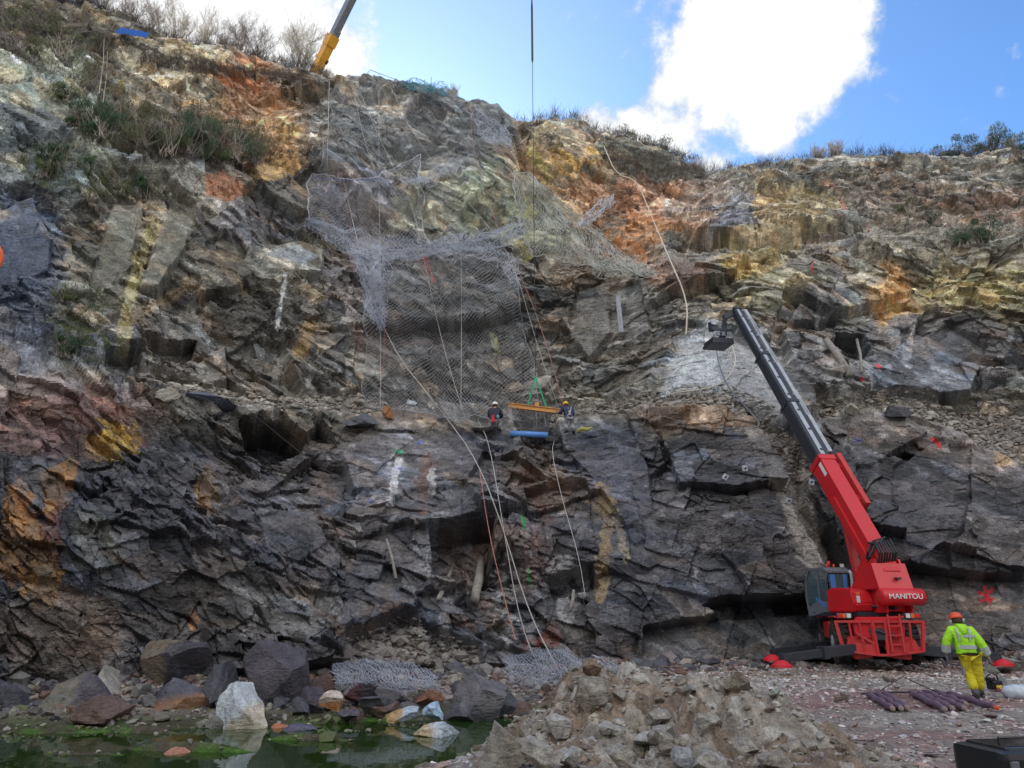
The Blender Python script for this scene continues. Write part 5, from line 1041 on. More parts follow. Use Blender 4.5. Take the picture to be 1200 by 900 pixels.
# --- boom
TMi = TM.inverted(); pv = Vector((.07, -1.28, 3.18)); tl = TMi @ tip; bd = (tl-pv); BL = bd.length; bd.normalize(); bx = bd.cross(Vector((0, 0, 1))).normalized(); bz = bx.cross(bd)
def bp_(t, x=0., z=0.): return pv+bd*t+bx*x+bz*z
def bbar(m_, t0, t1, w_, h_, x=0., z=0., bev=.015): m_.bar(bp_(t0, x, z), bp_(t1, x, z), w_, h_, up=bz, bev=bev)
def t_at(py):
    lo, hi = 0, BL
    for _ in range(40):
        mid = (lo+hi)/2; q = TM @ bp_(mid); 
        if proj(q.x, q.y, q.z)[1] > py: lo = mid
        else: hi = mid
    return lo
tA, tB, tC, tD = t_at(541), t_at(474), t_at(418), t_at(372)
m_ = MB(); bbar(m_, -.5, tA, .60, .74, bev=.03); bbar(m_, -.55, .5, .66, .5, 0, -.05); bbar(m_, tA-.22, tA, .68, .80, bev=.02); bbar(m_, .2, tA*.62, .08, .3, -.33, -.1); m_.tube([bp_(0, -.45), bp_(0, .5)], .14, 14); bm1 = tb(m_, 'boom_base_section', M_RED)
m_ = MB(); bbar(m_, tA-2.3, tA+.22, .20, .50, .66, .06, .02); bbar(m_, tA-2.0, tA-1.8, .40, .06, .45, .12); bbar(m_, tA-.4, tA-.2, .40, .06, .45, .12); tb(m_, 'hose_guard', M_RED2, bm1)
m_ = MB(); bbar(m_, tA-.9, tA-.3, .008, .16, -.312, .2, 0); tb(m_, 'scale_plate', M_WHITE, bm1)
for nm, a, c, w_, h_ in (('boom_second_section', tA-.1, tB, .50, .60), ('boom_third_section', tB-.1, tC, .42, .50), ('boom_fourth_section', tC-.1, BL, .33, .40)):
    m_ = MB(); bbar(m_, a, c, w_, h_); bbar(m_, c-.16, c, w_+.07, h_+.07); bbar(m_, a, c, .03, .05, -w_/2-.02, h_/2-.06); bbar(m_, a, c, .03, .05, -w_/2-.02, -h_/2+.06)
    for k in range(3): bbar(m_, a+.4+(c-a)*k/3, a+.5+(c-a)*k/3, .10, .08, 0, h_/2)
    sec = tb(m_, nm, M_BLK)
    m_ = MB(); bbar(m_, a+.2, c-.2, w_*.35, .02, -.03, h_/2+.012, 0); tb(m_, 'wear_strip', M_LGS, sec)
for a, c, x in ((tA+.4, tB+.6, .48), (tB-.8, tC+.4, .45), (tC-.6, tD-.2, .42), (BL-2.2, BL-.1, .40)):
    m_ = MB(); bbar(m_, a, c, .17, .18, x, .10); bbar(m_, a, a+.1, .22, .22, x-.05, .04); bbar(m_, c-.1, c, .22, .22, x-.05, .04); tb(m_, 'hose_carrier', M_LGS)
m_ = MB(); m_.bar(Vector((.07, -.1, 2.3)), bp_(2.3, 0, -.42), .2, .2, up=bz); m_.bar(bp_(.9, 0, -.42), bp_(2.9, 0, -.40), .24, .24, up=bz); tb(m_, 'lift_cylinder', M_RED2)
m_ = MB(); rd = random.Random(4)
for k in range(7):
    a = k/7; x = -.34+.7*a; r_ = .52+.05*rd.random()
    m_.tube([bp_(-.25+.02*k, x, .30), bp_(.0, x-.02, r_+.12), bp_(.35+.03*k, x+.03, r_+.10), bp_(.6, x, .40)], .035, 7)
m_.tube([bp_(.0, -.42, -.1), bp_(.1, -.5, .3), bp_(.35, -.3, .58), bp_(.6, .1, .56), bp_(.5, .48, .35)], .045, 8); m_.tube([bp_(.2, -.40, 0.), bp_(.3, -.46, .3), bp_(.6, -.2, .50), bp_(.75, .3, .5), bp_(.6, .5, .2)], .035, 8)
tb(m_, 'hose_bundle', M_HOSE)
# --- drilling attachment hanging at the left of the boom tip
A = TMi @ P(847, 384, 33.4)
m_ = MB()
for s in (-.52, .42): m_.bar(A+Vector((s, 0, .38)), A+Vector((s, 0, -.62)), .07, .10); m_.bar(A+Vector((s, 1.0, .3)), A+Vector((s, 1.0, -.6)), .06, .08); m_.bar(A+Vector((s, 0, -.55)), A+Vector((s, 1.0, -.55)), .07, .1)
for z in (-.1, -.58): m_.bar(A+Vector((-.55, 0, z)), A+Vector((.48, 0, z)), .08, .12)
m_.box(A+Vector((-.05, .5, -.72)), (1.1, 1.1, .14), bev=.02); m_.box(A+Vector((0, .1, -.34)), (.26, .3, .3), bev=.03); m_.box(A+Vector((-.45, .2, .1)), (.26, .3, .46), bev=.03)
dr = tb(m_, 'drill_frame', M_BLK)
m_ = MB(); m_.bar(A+Vector((.1, .2, -.2)), A+Vector((.28, .2, .75)), .16, .16); m_.tube([A+Vector((.0, .2, -.3)), A+Vector((.12, .1, .5))], .05, 8); m_.tube([A+Vector((.3, .2, -.3)), A+Vector((.22, .1, .4))], .04, 8); m_.bar(A+Vector((.2, .2, .62)), tl+Vector((0, 0, -.1)), .24, .24); tb(m_, 'drill_feed', M_BLK, dr)
m_ = MB()
for k in range(3): m_.box(A+Vector((-.28+.26*k, -.06, -.34)), (.17, .05, .22), bev=.02)
tb(m_, 'clamp_plates', M_GRS, dr)
m_ = MB(); m_.lathe([(.07, -.03), (.15, -.03), (.15, .03), (.07, .03)], A+Vector((-.45, .0, .26)), 16, Matrix.Rotation(R(90), 3, 'X')); tb(m_, 'hose_reel', M_LGS, dr)

# ================================================================== HOSES, ROPES
def rope(name, pts, r, m, label, cat='rope', group=None, off=.12, rad=3, sub=6, sag=0.):
    """pts in the photo; each rests just clear of the wall (a third number sets the depth)"""
    out = []
    if len(pts) > 2 and all(len(q) == 2 for q in pts):   # round the corners
        for _ in range(2):
            nw = [pts[0]]
            for a, b_ in zip(pts, pts[1:]): nw += [(a[0]*.75+b_[0]*.25, a[1]*.75+b_[1]*.25), (a[0]*.25+b_[0]*.75, a[1]*.25+b_[1]*.75)]
            pts = nw+[pts[-1]]
        sub = 2
    for (a, b_) in zip(pts, pts[1:]):
        for k in range(sub):
            t = k/sub; px = a[0]*(1-t)+b_[0]*t; py = a[1]*(1-t)+b_[1]*t; ya = a[2] if len(a) > 2 else None; yb = b_[2] if len(b_) > 2 else None
            if ya and yb: Y = ya*(1-t)+yb*t
            else: Y = min(depth(px, py, rad), 60)-off
            out.append((px, py+sag*4*t*(1-t), Y))
    a = pts[-1]; out.append((a[0], a[1], a[2] if len(a) > 2 else depth(a[0], a[1], rad)-off))
    Yv = np.array([o[2] for o in out]); 
    if len(Yv) > 6:   # pull taut: never behind the wall, but bridging the hollows
        env = Yv.copy()
        for _ in range(14): env[1:-1] = np.minimum(env[1:-1], (env[:-2]+env[2:])/2)
        Yv = env
    pp = [P(o[0], o[1], y) for o, y in zip(out, Yv)]; r = r*.6 if cat == 'rope' else r; o = MB().tube(pp, r, 5).build(name, m, None, True); return tag(o, label, cat, group)
M_RW = mat('white_rope', (.50, .48, .44), .8); M_RR = mat('red_white_rope', (.48, .22, .18), .8); M_RB = mat('dark_rope', (.05, .05, .055), .8); M_HY = mat('cream_hose', (.62, .55, .45), .6)
M_GSL = mat('green_sling', (.02, .38, .18), .7); M_RB2 = mat('blue_rope', (.08, .16, .5), .8)
rope('air_hose', [(708, 172), (722, 205), (746, 210), (762, 250), (783, 300), (806, 352), (804, 392)], .045, M_HY, 'thick cream hose running down the right wall from the rim', 'hose', off=.2)
rope('air_hose', [(857, 402), (864, 425), (848, 450), (820, 457), (790, 460)], .035, M_HY, 'grey hose looping left below the drilling attachment', 'hose', off=.2)
rope('air_hose', [(836, 392), (846, 445), (872, 475), (893, 498), (882, 502)], .035, M_GRS, 'grey hose curling down the scree below the drilling attachment', 'hose', off=.2)
rope('air_hose', [(694, 768), (716, 776), (740, 786), (780, 790)], .03, M_LGS, 'pale hose lying at the wall foot beside the rubble heap', 'hose', off=.3)
for i, (pts, m, r, l) in enumerate([
 ([(402, 208), (420, 290), (452, 400), (520, 485), (560, 540), (590, 620), (620, 720), (658, 792)], M_RW, .035, 'long white rope crossing the whole wall down to the foot netting'),
 ([(560, 492), (574, 520), (590, 620), (610, 735), (640, 800)], M_RW, .026, 'white rope hanging over the lower wall left of its neighbour'),
 ([(562, 550), (572, 620), (588, 690), (604, 750)], M_RR, .03, 'red rope hanging beside the white rope on the lower wall'),
 ([(386, 95), (383, 205)], M_RW, .03, 'white rope hanging straight at the left side of the buttress'),
 ([(413, 96), (425, 160), (442, 208)], M_RW, .026, 'white rope second from the left on the netted buttress'),
 ([(418, 98), (452, 180), (482, 232), (500, 320), (520, 410), (545, 490)], M_RW, .024, 'white rope slanting through the net to the bench'),
 ([(444, 92), (444, 200), (446, 330), (446, 480)], M_RW, .02, 'thin rope hanging straight through the left of the net'),
 ([(456, 98), (490, 170), (560, 250), (600, 300), (628, 400), (655, 480)], M_RW, .022, 'thin rope slanting across the buttress to the lifting beam'),
 ([(540, 270), (541, 380), (540, 480)], M_RW, .024, 'straight white rope in the middle of the diamond net'),
 ([(398, 210), (413, 270), (415, 320)], M_RR, .022, 'reddish rope at the left of the upper net fold'),
 ([(552, 120), (552, 170), (575, 240), (590, 290), (610, 320), (640, 400), (662, 482)], M_RR, .028, 'red and white rope running down to the right hand worker'),
 ([(484, 290), (500, 330), (512, 345)], M_RR, .03, 'short red rope hooked in the net'),
 ([(448, 300), (452, 400), (444, 470)], M_RR, .02, 'thin reddish rope down the left edge of the diamond net'),
 ([(650, 515), (646, 530), (660, 590), (678, 650), (686, 700)], M_RW, .024, 'white rope hanging over the bench edge right of the blue roll'),
 ([(430, 552), (400, 560), (370, 545), (290, 480)], M_RB, .02, 'dark thin cable sagging across the left of the lower wall'),
 ([(470, 230), (452, 208), (420, 212), (365, 208)], M_RB2, .03, 'blue and white border rope of the upper net fold'),
 ([(672, 640), (687, 720)], M_RB, .018, 'thin dark cable low on the wall'),
]): rope('rope', pts, r, m, l)
rope('dark_pipe', [(770, 786, 27.5), (850, 788, 27), (905, 786, 26.6)], .035, M_RUB, 'dark pipe lying on the gravel at the wall foot left of the outrigger', 'pipe')

# ================================================================== NETTING
M_NETW = mat('white_net_wire', (.56, .58, .63), .6); M_NETG = mat('galvanised_net', (.34, .35, .36), .5, .3); M_NETB = mat('blue_grey_net', (.44, .47, .55), .6); M_NETY = mat('pale_net', (.46, .47, .42), .6); M_NETT = mat('teal_net', (.08, .28, .32), .6)
def net(name, quad, nu, nv, r, m, label, seed, off=.35, slack=.25, hem=.03, layers=1, rad=5, fold=0., grp=None, hemm=None, jit_=9):
    """quad: photo polygon edges as two polylines (top, bottom) of equal meaning; diamond mesh draped over the wall"""
    top, bot = quad; top = np.array(top, float); bot = np.array(bot, float)
    def pl(p, s):
        d = np.concatenate([[0], np.cumsum(np.hypot(*np.diff(p[:, :2], axis=0).T))]); d /= d[-1]; return np.stack([np.interp(s, d, p[:, 0]), np.interp(s, d, p[:, 1])], -1)
    allV = []; allQ = []; no = 0
    root = empty(name, (0, 0, 0), 0, label, 'net', grp); rg = np.random.default_rng(seed)
    for ly in range(layers):
        u = np.linspace(0, 1, nu); v = np.linspace(0, 1, nv); a = pl(top, u); b_ = pl(bot, u)
        Pp = a[None]*(1-v[:, None, None])+b_[None]*v[:, None, None]
        Pp[..., 0] += jit_*fbm(u[None]*5+ly*5, v[:, None]*5, seed+ly, 4, .55); Pp[..., 1] += jit_*fbm(u[None]*6, v[:, None]*3+ly*3, seed+9+ly, 4, .55)
        Yd = np.array([[min(depth(q[0], q[1], rad), 62) for q in row] for row in Pp])
        k = 5
        for _ in range(k): 
            Yp = np.pad(Yd, 1, mode='edge'); Yd = np.minimum(Yd, (Yp[:-2, 1:-1]+Yp[2:, 1:-1]+Yp[1:-1, :-2]+Yp[1:-1, 2:])/4)
        Yd = Yd-off-slack*(.5+.5*fbm(u[None]*7+ly*3, v[:, None]*5, seed+20+ly, 3))-fold*np.abs(fbm(u[None]*16+3*v[:, None], v[:, None]*4, seed+40+ly, 2))
        W = np.array([[P(q[0], q[1], y)[:] for q, y in zip(row, yr)] for row, yr in zip(Pp, Yd)])
        i, j = np.meshgrid(np.arange(nv-1), np.arange(nu-1), indexing='ij'); ev = (i+j) % 2 == 0
        A1 = np.where(ev[..., None], W[:-1, :-1], W[:-1, 1:]); B1 = np.where(ev[..., None], W[1:, 1:], W[1:, :-1])
        V, Fq = prisms(A1.reshape(-1, 3), B1.reshape(-1, 3), np.full(A1.shape[0]*A1.shape[1], r), np.full(A1.shape[0]*A1.shape[1], r), 3); allV.append(V); allQ.append(Fq+no); no += len(V)
        if ly == 0: H0 = W
    np_mesh('mesh', np.concatenate(allV), np.concatenate(allQ), m, root)
    if hem:
        segs = []
        for ln_ in (H0[0], H0[-1], H0[:, 0], H0[:, -1]): segs += [(p[:], q[:], hem, hem) for p, q in zip(ln_[:-1], ln_[1:])]
        V, Fq = tri_tubes(segs, 4); np_mesh('border_rope', V, Fq, hemm or m, root)
    return root
net('rockfall_net', ([(432, 300), (480, 305), (530, 298), (560, 290), (590, 294), (608, 310)], [(424, 478), (480, 482), (540, 492), (600, 492), (628, 486)]), 90, 92, .0115, M_NETG, 'large grey diamond mesh net hanging over the middle of the wall to the bench', 1, hem=.02, rad=4)
net('rockfall_net', ([(364, 206), (400, 210), (440, 204), (462, 192), (492, 184)], [(362, 262), (392, 276), (420, 292), (448, 300), (500, 290)]), 64, 46, .0065, M_NETW, 'white net sheet with a bright left edge on the upper buttress', 2, hem=.022, layers=1, hemm=M_NETW, jit_=7)
net('net_fold', ([(362, 258), (395, 268), (440, 280), (500, 284), (560, 274), (612, 266)], [(366, 268), (410, 296), (445, 306), (500, 302), (560, 290), (612, 276)]), 120, 12, .0062, M_NETB, 'pale blue bunched net fold crossing under the upper net', 3, hem=.01, layers=3, fold=.8, jit_=22)
net('net_fold', ([(408, 285), (430, 290), (450, 285)], [(436, 372), (444, 390), (450, 380)]), 16, 40, .0065, M_NETB, 'narrow bluish twist of net hanging at the left of the diamond net', 4, hem=.01, layers=3, fold=.5, jit_=14)
net('rockfall_net', ([(395, 96), (440, 93), (500, 103), (545, 116), (582, 130)], [(372, 200), (430, 204), (500, 190), (560, 182), (598, 170)]), 110, 56, .007, M_NETG, 'fine grey net over the crown of the buttress', 5, hem=.02)
net('net_fold', ([(556, 128), (574, 134), (592, 150)], [(560, 162), (576, 166), (602, 168)]), 26, 22, .009, M_NETB, 'small blue net corner near the top right of the buttress', 6, hem=.02, layers=2, fold=.3)
net('rockfall_net', ([(486, 182), (520, 186), (560, 184), (600, 172)], [(500, 268), (540, 276), (570, 272), (606, 262)]), 60, 44, .0075, M_NETG, 'fine grey net lying loose over the middle of the buttress', 7, hem=.012)
net('rockfall_net', ([(600, 206), (618, 202), (640, 222)], [(620, 296), (680, 312), (752, 320)]), 60, 44, .011, M_NETY, 'fan shaped pale net spreading down right of the buttress', 8, hem=.025, layers=2, fold=.3)
net('rockfall_net', ([(676, 262), (700, 240), (716, 228)], [(684, 266), (706, 250), (722, 236)]), 26, 10, .012, M_NETW, 'small pale net strip right of the fan shaped net', 9, hem=.02, layers=2)
net('rockfall_net', ([(694, 312), (720, 300), (760, 312)], [(700, 324), (740, 326), (768, 324)]), 24, 10, .011, M_NETY, 'pale net patch lying on the shelf under the fan', 10, hem=.012, layers=2)
net('rockfall_net', ([(470, 96), (490, 95), (520, 100)], [(480, 103), (500, 106), (524, 114)]), 30, 10, .014, M_NETT, 'teal net edge folded over the rim of the buttress', 11, hem=.015, layers=2)
for i, (a, b_, l) in enumerate([(([(470, 210), (500, 206), (540, 186)]), ([(472, 216), (505, 212), (542, 190)]), 'thin crease of net running up right from the white net corner'),
    (([(440, 340), (500, 346), (560, 338), (606, 330)]), ([(440, 350), (500, 352), (560, 346), (606, 338)]), 'upper horizontal crease in the diamond net'),
    (([(470, 405), (520, 412), (580, 400)]), ([(470, 412), (520, 420), (580, 408)]), 'lower horizontal crease in the diamond net'),
    (([(520, 296), (560, 284), (600, 300), (612, 330)]), ([(520, 306), (556, 296), (590, 310), (600, 336)]), 'arched crease at the top right of the diamond net'),
    (([(412, 300), (430, 330), (424, 360)]), ([(440, 300), (450, 330), (446, 360)]), 'loose flap of pale net above the narrow twist')]):
    net('net_fold', (a, b_), 60, 7, .0048, M_NETG if i in (1, 2) else M_NETW, l, 70+i, hem=0, layers=2, fold=.5, jit_=14)
def heap_net(outline_top, outline_bot, Y0, Y1, nu, nv, label, seed):
    root = empty('net_heap', (0, 0, 0), 0, label, 'net', 'nets heaped at the wall foot'); allV = []; allQ = []; no = 0
    for ly in range(2):
        u = np.linspace(0, 1, nu); v = np.linspace(0, 1, nv); top = np.array(outline_top, float); bot = np.array(outline_bot, float)
        W = np.zeros((nv, nu, 3))
        for i, vv in enumerate(v):
            for j, uu in enumerate(u):
                x = np.interp(uu, np.linspace(0, 1, len(top)), top[:, 0])*(1-vv)+np.interp(uu, np.linspace(0, 1, len(bot)), bot[:, 0])*vv
                y = np.interp(uu, np.linspace(0, 1, len(top)), top[:, 1])*(1-vv)+np.interp(uu, np.linspace(0, 1, len(bot)), bot[:, 1])*vv
                W[i, j] = P(x, y, (Y0*(1-vv)+Y1*vv)-.5*math.sin(vv*3.14))[:]
        W += .16*np.stack([fbm(u[None]*9+k*9, v[:, None]*7, seed+k+ly*5, 3) for k in range(3)], -1)
        i, j = np.meshgrid(np.arange(nv-1), np.arange(nu-1), indexing='ij'); ev = (i+j) % 2 == 0
        A1 = np.where(ev[..., None], W[:-1, :-1], W[:-1, 1:]); B1 = np.where(ev[..., None], W[1:, 1:], W[1:, :-1])
        V, Fq = prisms(A1.reshape(-1, 3), B1.reshape(-1, 3), np.full(A1.shape[0]*A1.shape[1], .0045), np.full(A1.shape[0]*A1.shape[1], .0045), 3); allV.append(V); allQ.append(Fq+no); no += len(V)
    np_mesh('mesh', np.concatenate(allV), np.concatenate(allQ), M_NETB, root)
heap_net([(388, 778), (430, 772), (470, 776), (512, 788)], [(396, 805), (430, 800), (470, 812), (512, 808)], 23.9, 22.3, 64, 20, 'pale blue net bundle lying over rocks at the wall foot left of the pond end', 51)
heap_net([(590, 768), (630, 762), (660, 760), (684, 776)], [(594, 800), (630, 806), (660, 802), (690, 790)], 26.0, 24.3, 56, 22, 'pale blue net bundle behind the rubble heap where the ropes end', 52)
heap_net([(690, 774), (706, 770), (722, 776), (728, 784)], [(694, 784), (706, 788), (722, 790), (728, 790)], 26.6, 25.6, 24, 10, 'small blue net bundle peeping over the heap crest at its right', 53)

# ================================================================== LIFTING BEAM, BLUE ROLL, CRANE
M_ORB = mat('orange_beam', (.55, .25, .06), .5, noise=.25, nscale=2.); M_YEL = mat('yellow_crane_paint', (.72, .34, .03), .4, noise=.15, nscale=2)
Yb = depth(627, 470, 4)-1.0; Yb = min(Yb, 42.6)
pl_, pr_ = P(596, 475, Yb), P(663, 483, Yb-.2)
bt = empty('lifting_beam', (pl_+pr_)/2, 0, 'orange lifting beam hanging tilted on green slings above the bench', 'lifting beam'); o0 = (pl_+pr_)/2
m_ = MB(); a, c = pl_-o0, pr_-o0; m_.bar(a, c, .10, .26, bev=.01); m_.bar(a+Vector((0, 0, .12)), c+Vector((0, 0, .12)), .24, .04); m_.bar(a-Vector((0, 0, .12)), c-Vector((0, 0, .12)), .24, .04); m_.build('beam', M_ORB, bt)
m_ = MB(); m_.box(Vector((0, 0, .25)), (.24, .08, .26), bev=.02); m_.build('lifting_lug', M_ORB, bt)
m_ = MB(); m_.box(a+Vector((.12, 0, -.32)), (.22, .12, .4), bev=.02); m_.build('end_shackle', M_RR, bt)
apex = P(627.5, 441, Yb)
for px, k in ((617, .34), (638, .66)):
    q = pl_.lerp(pr_, k)+Vector((0, 0, .15)); o = MB().tube([apex, q], .045, 6).build('lifting_sling', M_GSL); tag(o, 'green sling from the hook to the %s of the orange beam' % ('left part' if k < .5 else 'right part'), 'sling')
top_z = P(627, -420, Yb).z
cb = MB().tube([apex, Vector((apex.x, apex.y, P(627, 68, Yb).z))], .022, 6).build('crane_cable', M_RB); tag(cb, 'thin dark lifting cable hanging down the sky to the green slings', 'cable')
m_ = MB(); zA, zB = P(627, 70, Yb).z, P(627, 8, Yb).z
m_.tube([(apex.x, apex.y, zA-.3), (apex.x, apex.y, zA), (apex.x, apex.y, zB), (apex.x, apex.y, zB+.6)], [.02, .07, .07, .04], 8); m_.tube([(apex.x, apex.y, zB+.5), (apex.x, apex.y, top_z)], .05, 6); tag(m_.build('hook_line', M_RB), 'thicker dark hook line above the thin cable against the sky', 'cable')
# net panel held by the beam and the blue roll below
rl = MB(); Yr_ = min(Yb, depth(620, 512, 5)-.3); a, c = P(598, 508, Yr_), P(642, 510, Yr_); rl.tube([a, c], .14, 16); tag(rl.build('blue_roll', mat('blue_plastic', (.10, .26, .62), .5, noise=.2, nscale=6), None, True), 'bright blue roll lying on the bench under the hanging net panel', 'roll')
root = empty('hanging_net_panel', (0, 0, 0), 0, 'dark mesh panel hanging from the orange beam down to the blue roll', 'net')
segs = []; nu, nv = 40, 24
W = [[(P(601+(645-601)*j/(nu-1), 480+(3*j/(nu-1)), Yb-.05)*(1-i/(nv-1))+P(600+(642-600)*j/(nu-1), 506, Yr_+.05)*(i/(nv-1))) for j in range(nu)] for i in range(nv)]
for i in range(nv-1):
    for j in range(nu-1): segs.append((W[i][j][:], W[i+1][j+1][:], .010, .010) if (i+j) % 2 == 0 else (W[i][j+1][:], W[i+1][j][:], .010, .010))
V, Fq = tri_tubes(segs, 3); np_mesh('mesh', V, Fq, mat('dark_mesh', (.06, .065, .07), .6), root)
m_ = MB(); m_.bar(W[0][0], W[-1][0], .07, .07); m_.bar(W[0][-1], W[-1][-1], .07, .07); m_.bar(W[-1][0], W[-1][-1], .07, .07); m_.build('frame', M_BLK, root)
for (x0, y0, x1, y1, l) in [(628, 482, 629, 500, 'white strap hanging from the middle of the orange beam'), (637, 482, 641, 508, 'white strap hanging right of the middle of the orange beam'), (661, 486, 663, 506, 'white strap hanging from the right end of the orange beam')]:
    tag(MB().tube([P(x0, y0, Yb-.15), P(x1, y1, Yb-.2)], .03, 5).build('strap', M_RW), l, 'strap')
# crane beyond the rim: only its telescopic boom shows
zt = Vector((apex.x, apex.y, top_z)); A0 = P(362, 100, 57.5); root = empty('mobile_crane', (A0.x, A0.y, A0.z-6), 0, 'yellow telescopic crane boom rising from behind the rim', 'crane'); o0 = root.location.copy()
dirc = (zt-A0); 
def cpt(py):
    lo, hi = 0., 1.
    for _ in range(40):
        mid = (lo+hi)/2; q = A0+dirc*mid
        if proj(q.x, q.y, q.z)[1] > py: lo = mid
        else: hi = mid
    return A0+dirc*lo-o0
m_ = MB(); p0 = A0-dirc*.10-o0; p1 = cpt(44); m_.bar(p0, p1, .78, .86, bev=.05); m_.bar(cpt(54), cpt(42), .9, 1.0, bev=.03); m_.bar(cpt(70), cpt(67), .86, .94); m_.build('boom_base', M_YEL, root)
m_ = MB(); m_.bar(cpt(46), cpt(-120), .62, .70, bev=.04); m_.bar(cpt(-100), zt-o0, .5, .56, bev=.03); m_.build('boom_extension', M_GRS, root)
m_ = MB(); m_.bar(cpt(60)+Vector((.5, 0, .2)), cpt(40)+Vector((.5, 0, .2)), .18, .2); m_.bar(cpt(74)+Vector((.5, 0, -.1)), cpt(70)+Vector((.55, 0, -.1)), .22, .2); m_.build('boom_fittings', M_BLK, root)
# blue tarpaulin and guard rail on the rim
p = P(157, 42, depth(157, 46, 4)-.6); m_ = MB(); wv_ = []
bmx = m_.bm; g_ = [[bmx.verts.new((p.x+(-1.1+2.2*i/7), p.y+.06*math.sin(i*2.1)+(-.25*j), p.z+.75-.50*j*.9-.45*i/7+.05*math.sin(i*1.9+j))) for i in range(8)] for j in range(3)]
for j in range(2):
    for i in range(7): bmx.faces.new((g_[j][i], g_[j][i+1], g_[j+1][i+1], g_[j+1][i]))
bmesh.ops.solidify(bmx, geom=list(bmx.faces), thickness=.03)
tag(m_.build('tarpaulin', mat('blue_tarpaulin', (.03, .16, .55), .5)), 'bright blue tarpaulin strip on the rim at the top left', 'tarpaulin')
root = empty('guard_rail', rimpt(450, back=.2), 0, 'thin grey guard rail on the rim above the netted buttress', 'guard rail'); o0 = root.location.copy()
ra = [P(431, 85, rimpt(431).y+.2), P(434, 82, rimpt(434).y+.2), P(463, 93, rimpt(463).y+.2)]
m_ = MB(); m_.tube([q-o0 for q in ra], .025, 5); m_.build('rail', M_GRS, root)
for q in (ra[0], ra[1].lerp(ra[2], .35)): m_ = MB(); m_.tube([q-o0, q-o0-Vector((0, 0, 1.2))], .022, 5); m_.build('post', M_GRS, root)
q = rimpt(505, back=.1); tag(MB().tube([q-Vector((0, 0, .5)), q+Vector((0, 0, .9))], .022, 5).build('marker_stake', M_BLK), 'single thin stake standing on the rim of the buttress', 'stake')

# timber and posts jammed in the wall
M_LOG = mat('weathered_log', (.27, .25, .22), .85, noise=.35, nscale=6, bump=.5, bscale=20)
def log(x0, y0, x1, y1, r0, r1, label, m=None, off=.25, name='log'):
    a = P(x0, y0, depth(x0, y0, 4)-off); c = P(x1, y1, depth(x1, y1, 4)-off*.7); md = (a+c)/2+Vector((.04, -.05, .03)); tag(MB().tube([a, md, c], [r0, (r0+r1)/2*1.06, r1], 10).build(name, m or M_LOG, None, True), label, 'log')
log(564, 655, 556, 704, .15, .17, 'thick grey log wedged upright in the hollow of the lower wall'); log(530, 665, 514, 702, .07, .09, 'thin leaning log left of the thick one in the hollow'); log(453, 632, 464, 678, .05, .06, 'thin grey pole leaning in the lower wall left of the hollow')
log(968, 398, 996, 440, .16, .2, 'grey log leaning in the arched rock on the right'); log(1004, 398, 1010, 436, .08, .07, 'pale pole standing in the arched rock beside the leaning log'); log(672, 692, 668, 716, .06, .06, 'short stump of a pole under the right overhang of the lower wall')
m_ = MB(); a = P(724, 347, depth(724, 352, 5)-.35); c = P(728, 390, depth(728, 388, 5)-.35); m_.bar(a, c, .28, .12); m_.bar(a.lerp(c, .35)+Vector((.06, -.1, 0)), a.lerp(c, 1.0)+Vector((.06, -.1, 0)), .12, .06)
tag(m_.build('concrete_post', mat('pale_concrete', (.27, .28, .29), .8, noise=.2, nscale=4)), 'pale flat concrete post fixed upright against the wall', 'post')
for i, (x, y, l) in enumerate([(873, 549, 'pale anchor plate on the dark bulge left of the chute'), (951, 565, 'pale anchor plate on the light rock beside the chute'), (924, 587, 'lower anchor plate beside the chute'), (850, 559, 'small anchor plate left of its neighbour on the dark bulge')]):
    q = on(x, y, .1, 2); m_ = MB(); m_.box(q, (.22, .04, .24), Matrix.Rotation(.2*i, 3, 'Y'), .01); rt = empty('anchor_plate', (0, 0, 0), 0, l, 'anchor plate', 'anchor plates on the right wall'); m_.build('plate', M_LGS, rt); m_ = MB(); m_.tube([q, q+Vector((0, -.16, 0))], .035, 8); m_.build('bolt', M_BLK, rt)
# ================================================================== PEOPLE
M_SKIN = mat('skin', (.52, .30, .21), .55); M_LIME = mat('lime_jacket', (.42, .86, .03), .65, noise=.10, nscale=9, bump=.9, bscale=7, bdist=.07); M_GREYF = mat('reflective_grey', (.46, .50, .50), .5, noise=.1, nscale=12); M_YTR = mat('yellow_trousers', (.72, .62, .02), .75, bump=1., bscale=7, bdist=.07, dirt=(.42, .36, .10), nscale=6)
M_NAVY = mat('navy_cloth', (.03, .045, .10), .8); M_BOOT = mat('grey_boot', (.10, .10, .11), .8, noise=.3, nscale=12, bump=.4); M_ORH = mat('orange_helmet', (.80, .10, .03), .35); M_GLV = mat('grey_glove', (.22, .23, .26), .85); M_BLKP = mat('black_plastic', (.015, .016, .018), .35)
M_WH = mat('white_helmet', (.8, .8, .78), .35); M_YH = mat('yellow_helmet', (.85, .55, .04), .35); M_DKC = mat('dark_work_clothes', (.03, .032, .05), .85); M_GRT = mat('grey_trousers', (.28, .28, .29), .85); M_REDC = mat('red_cloth', (.5, .03, .05), .8); M_HAIR = mat('brown_hair', (.05, .035, .025), .8)
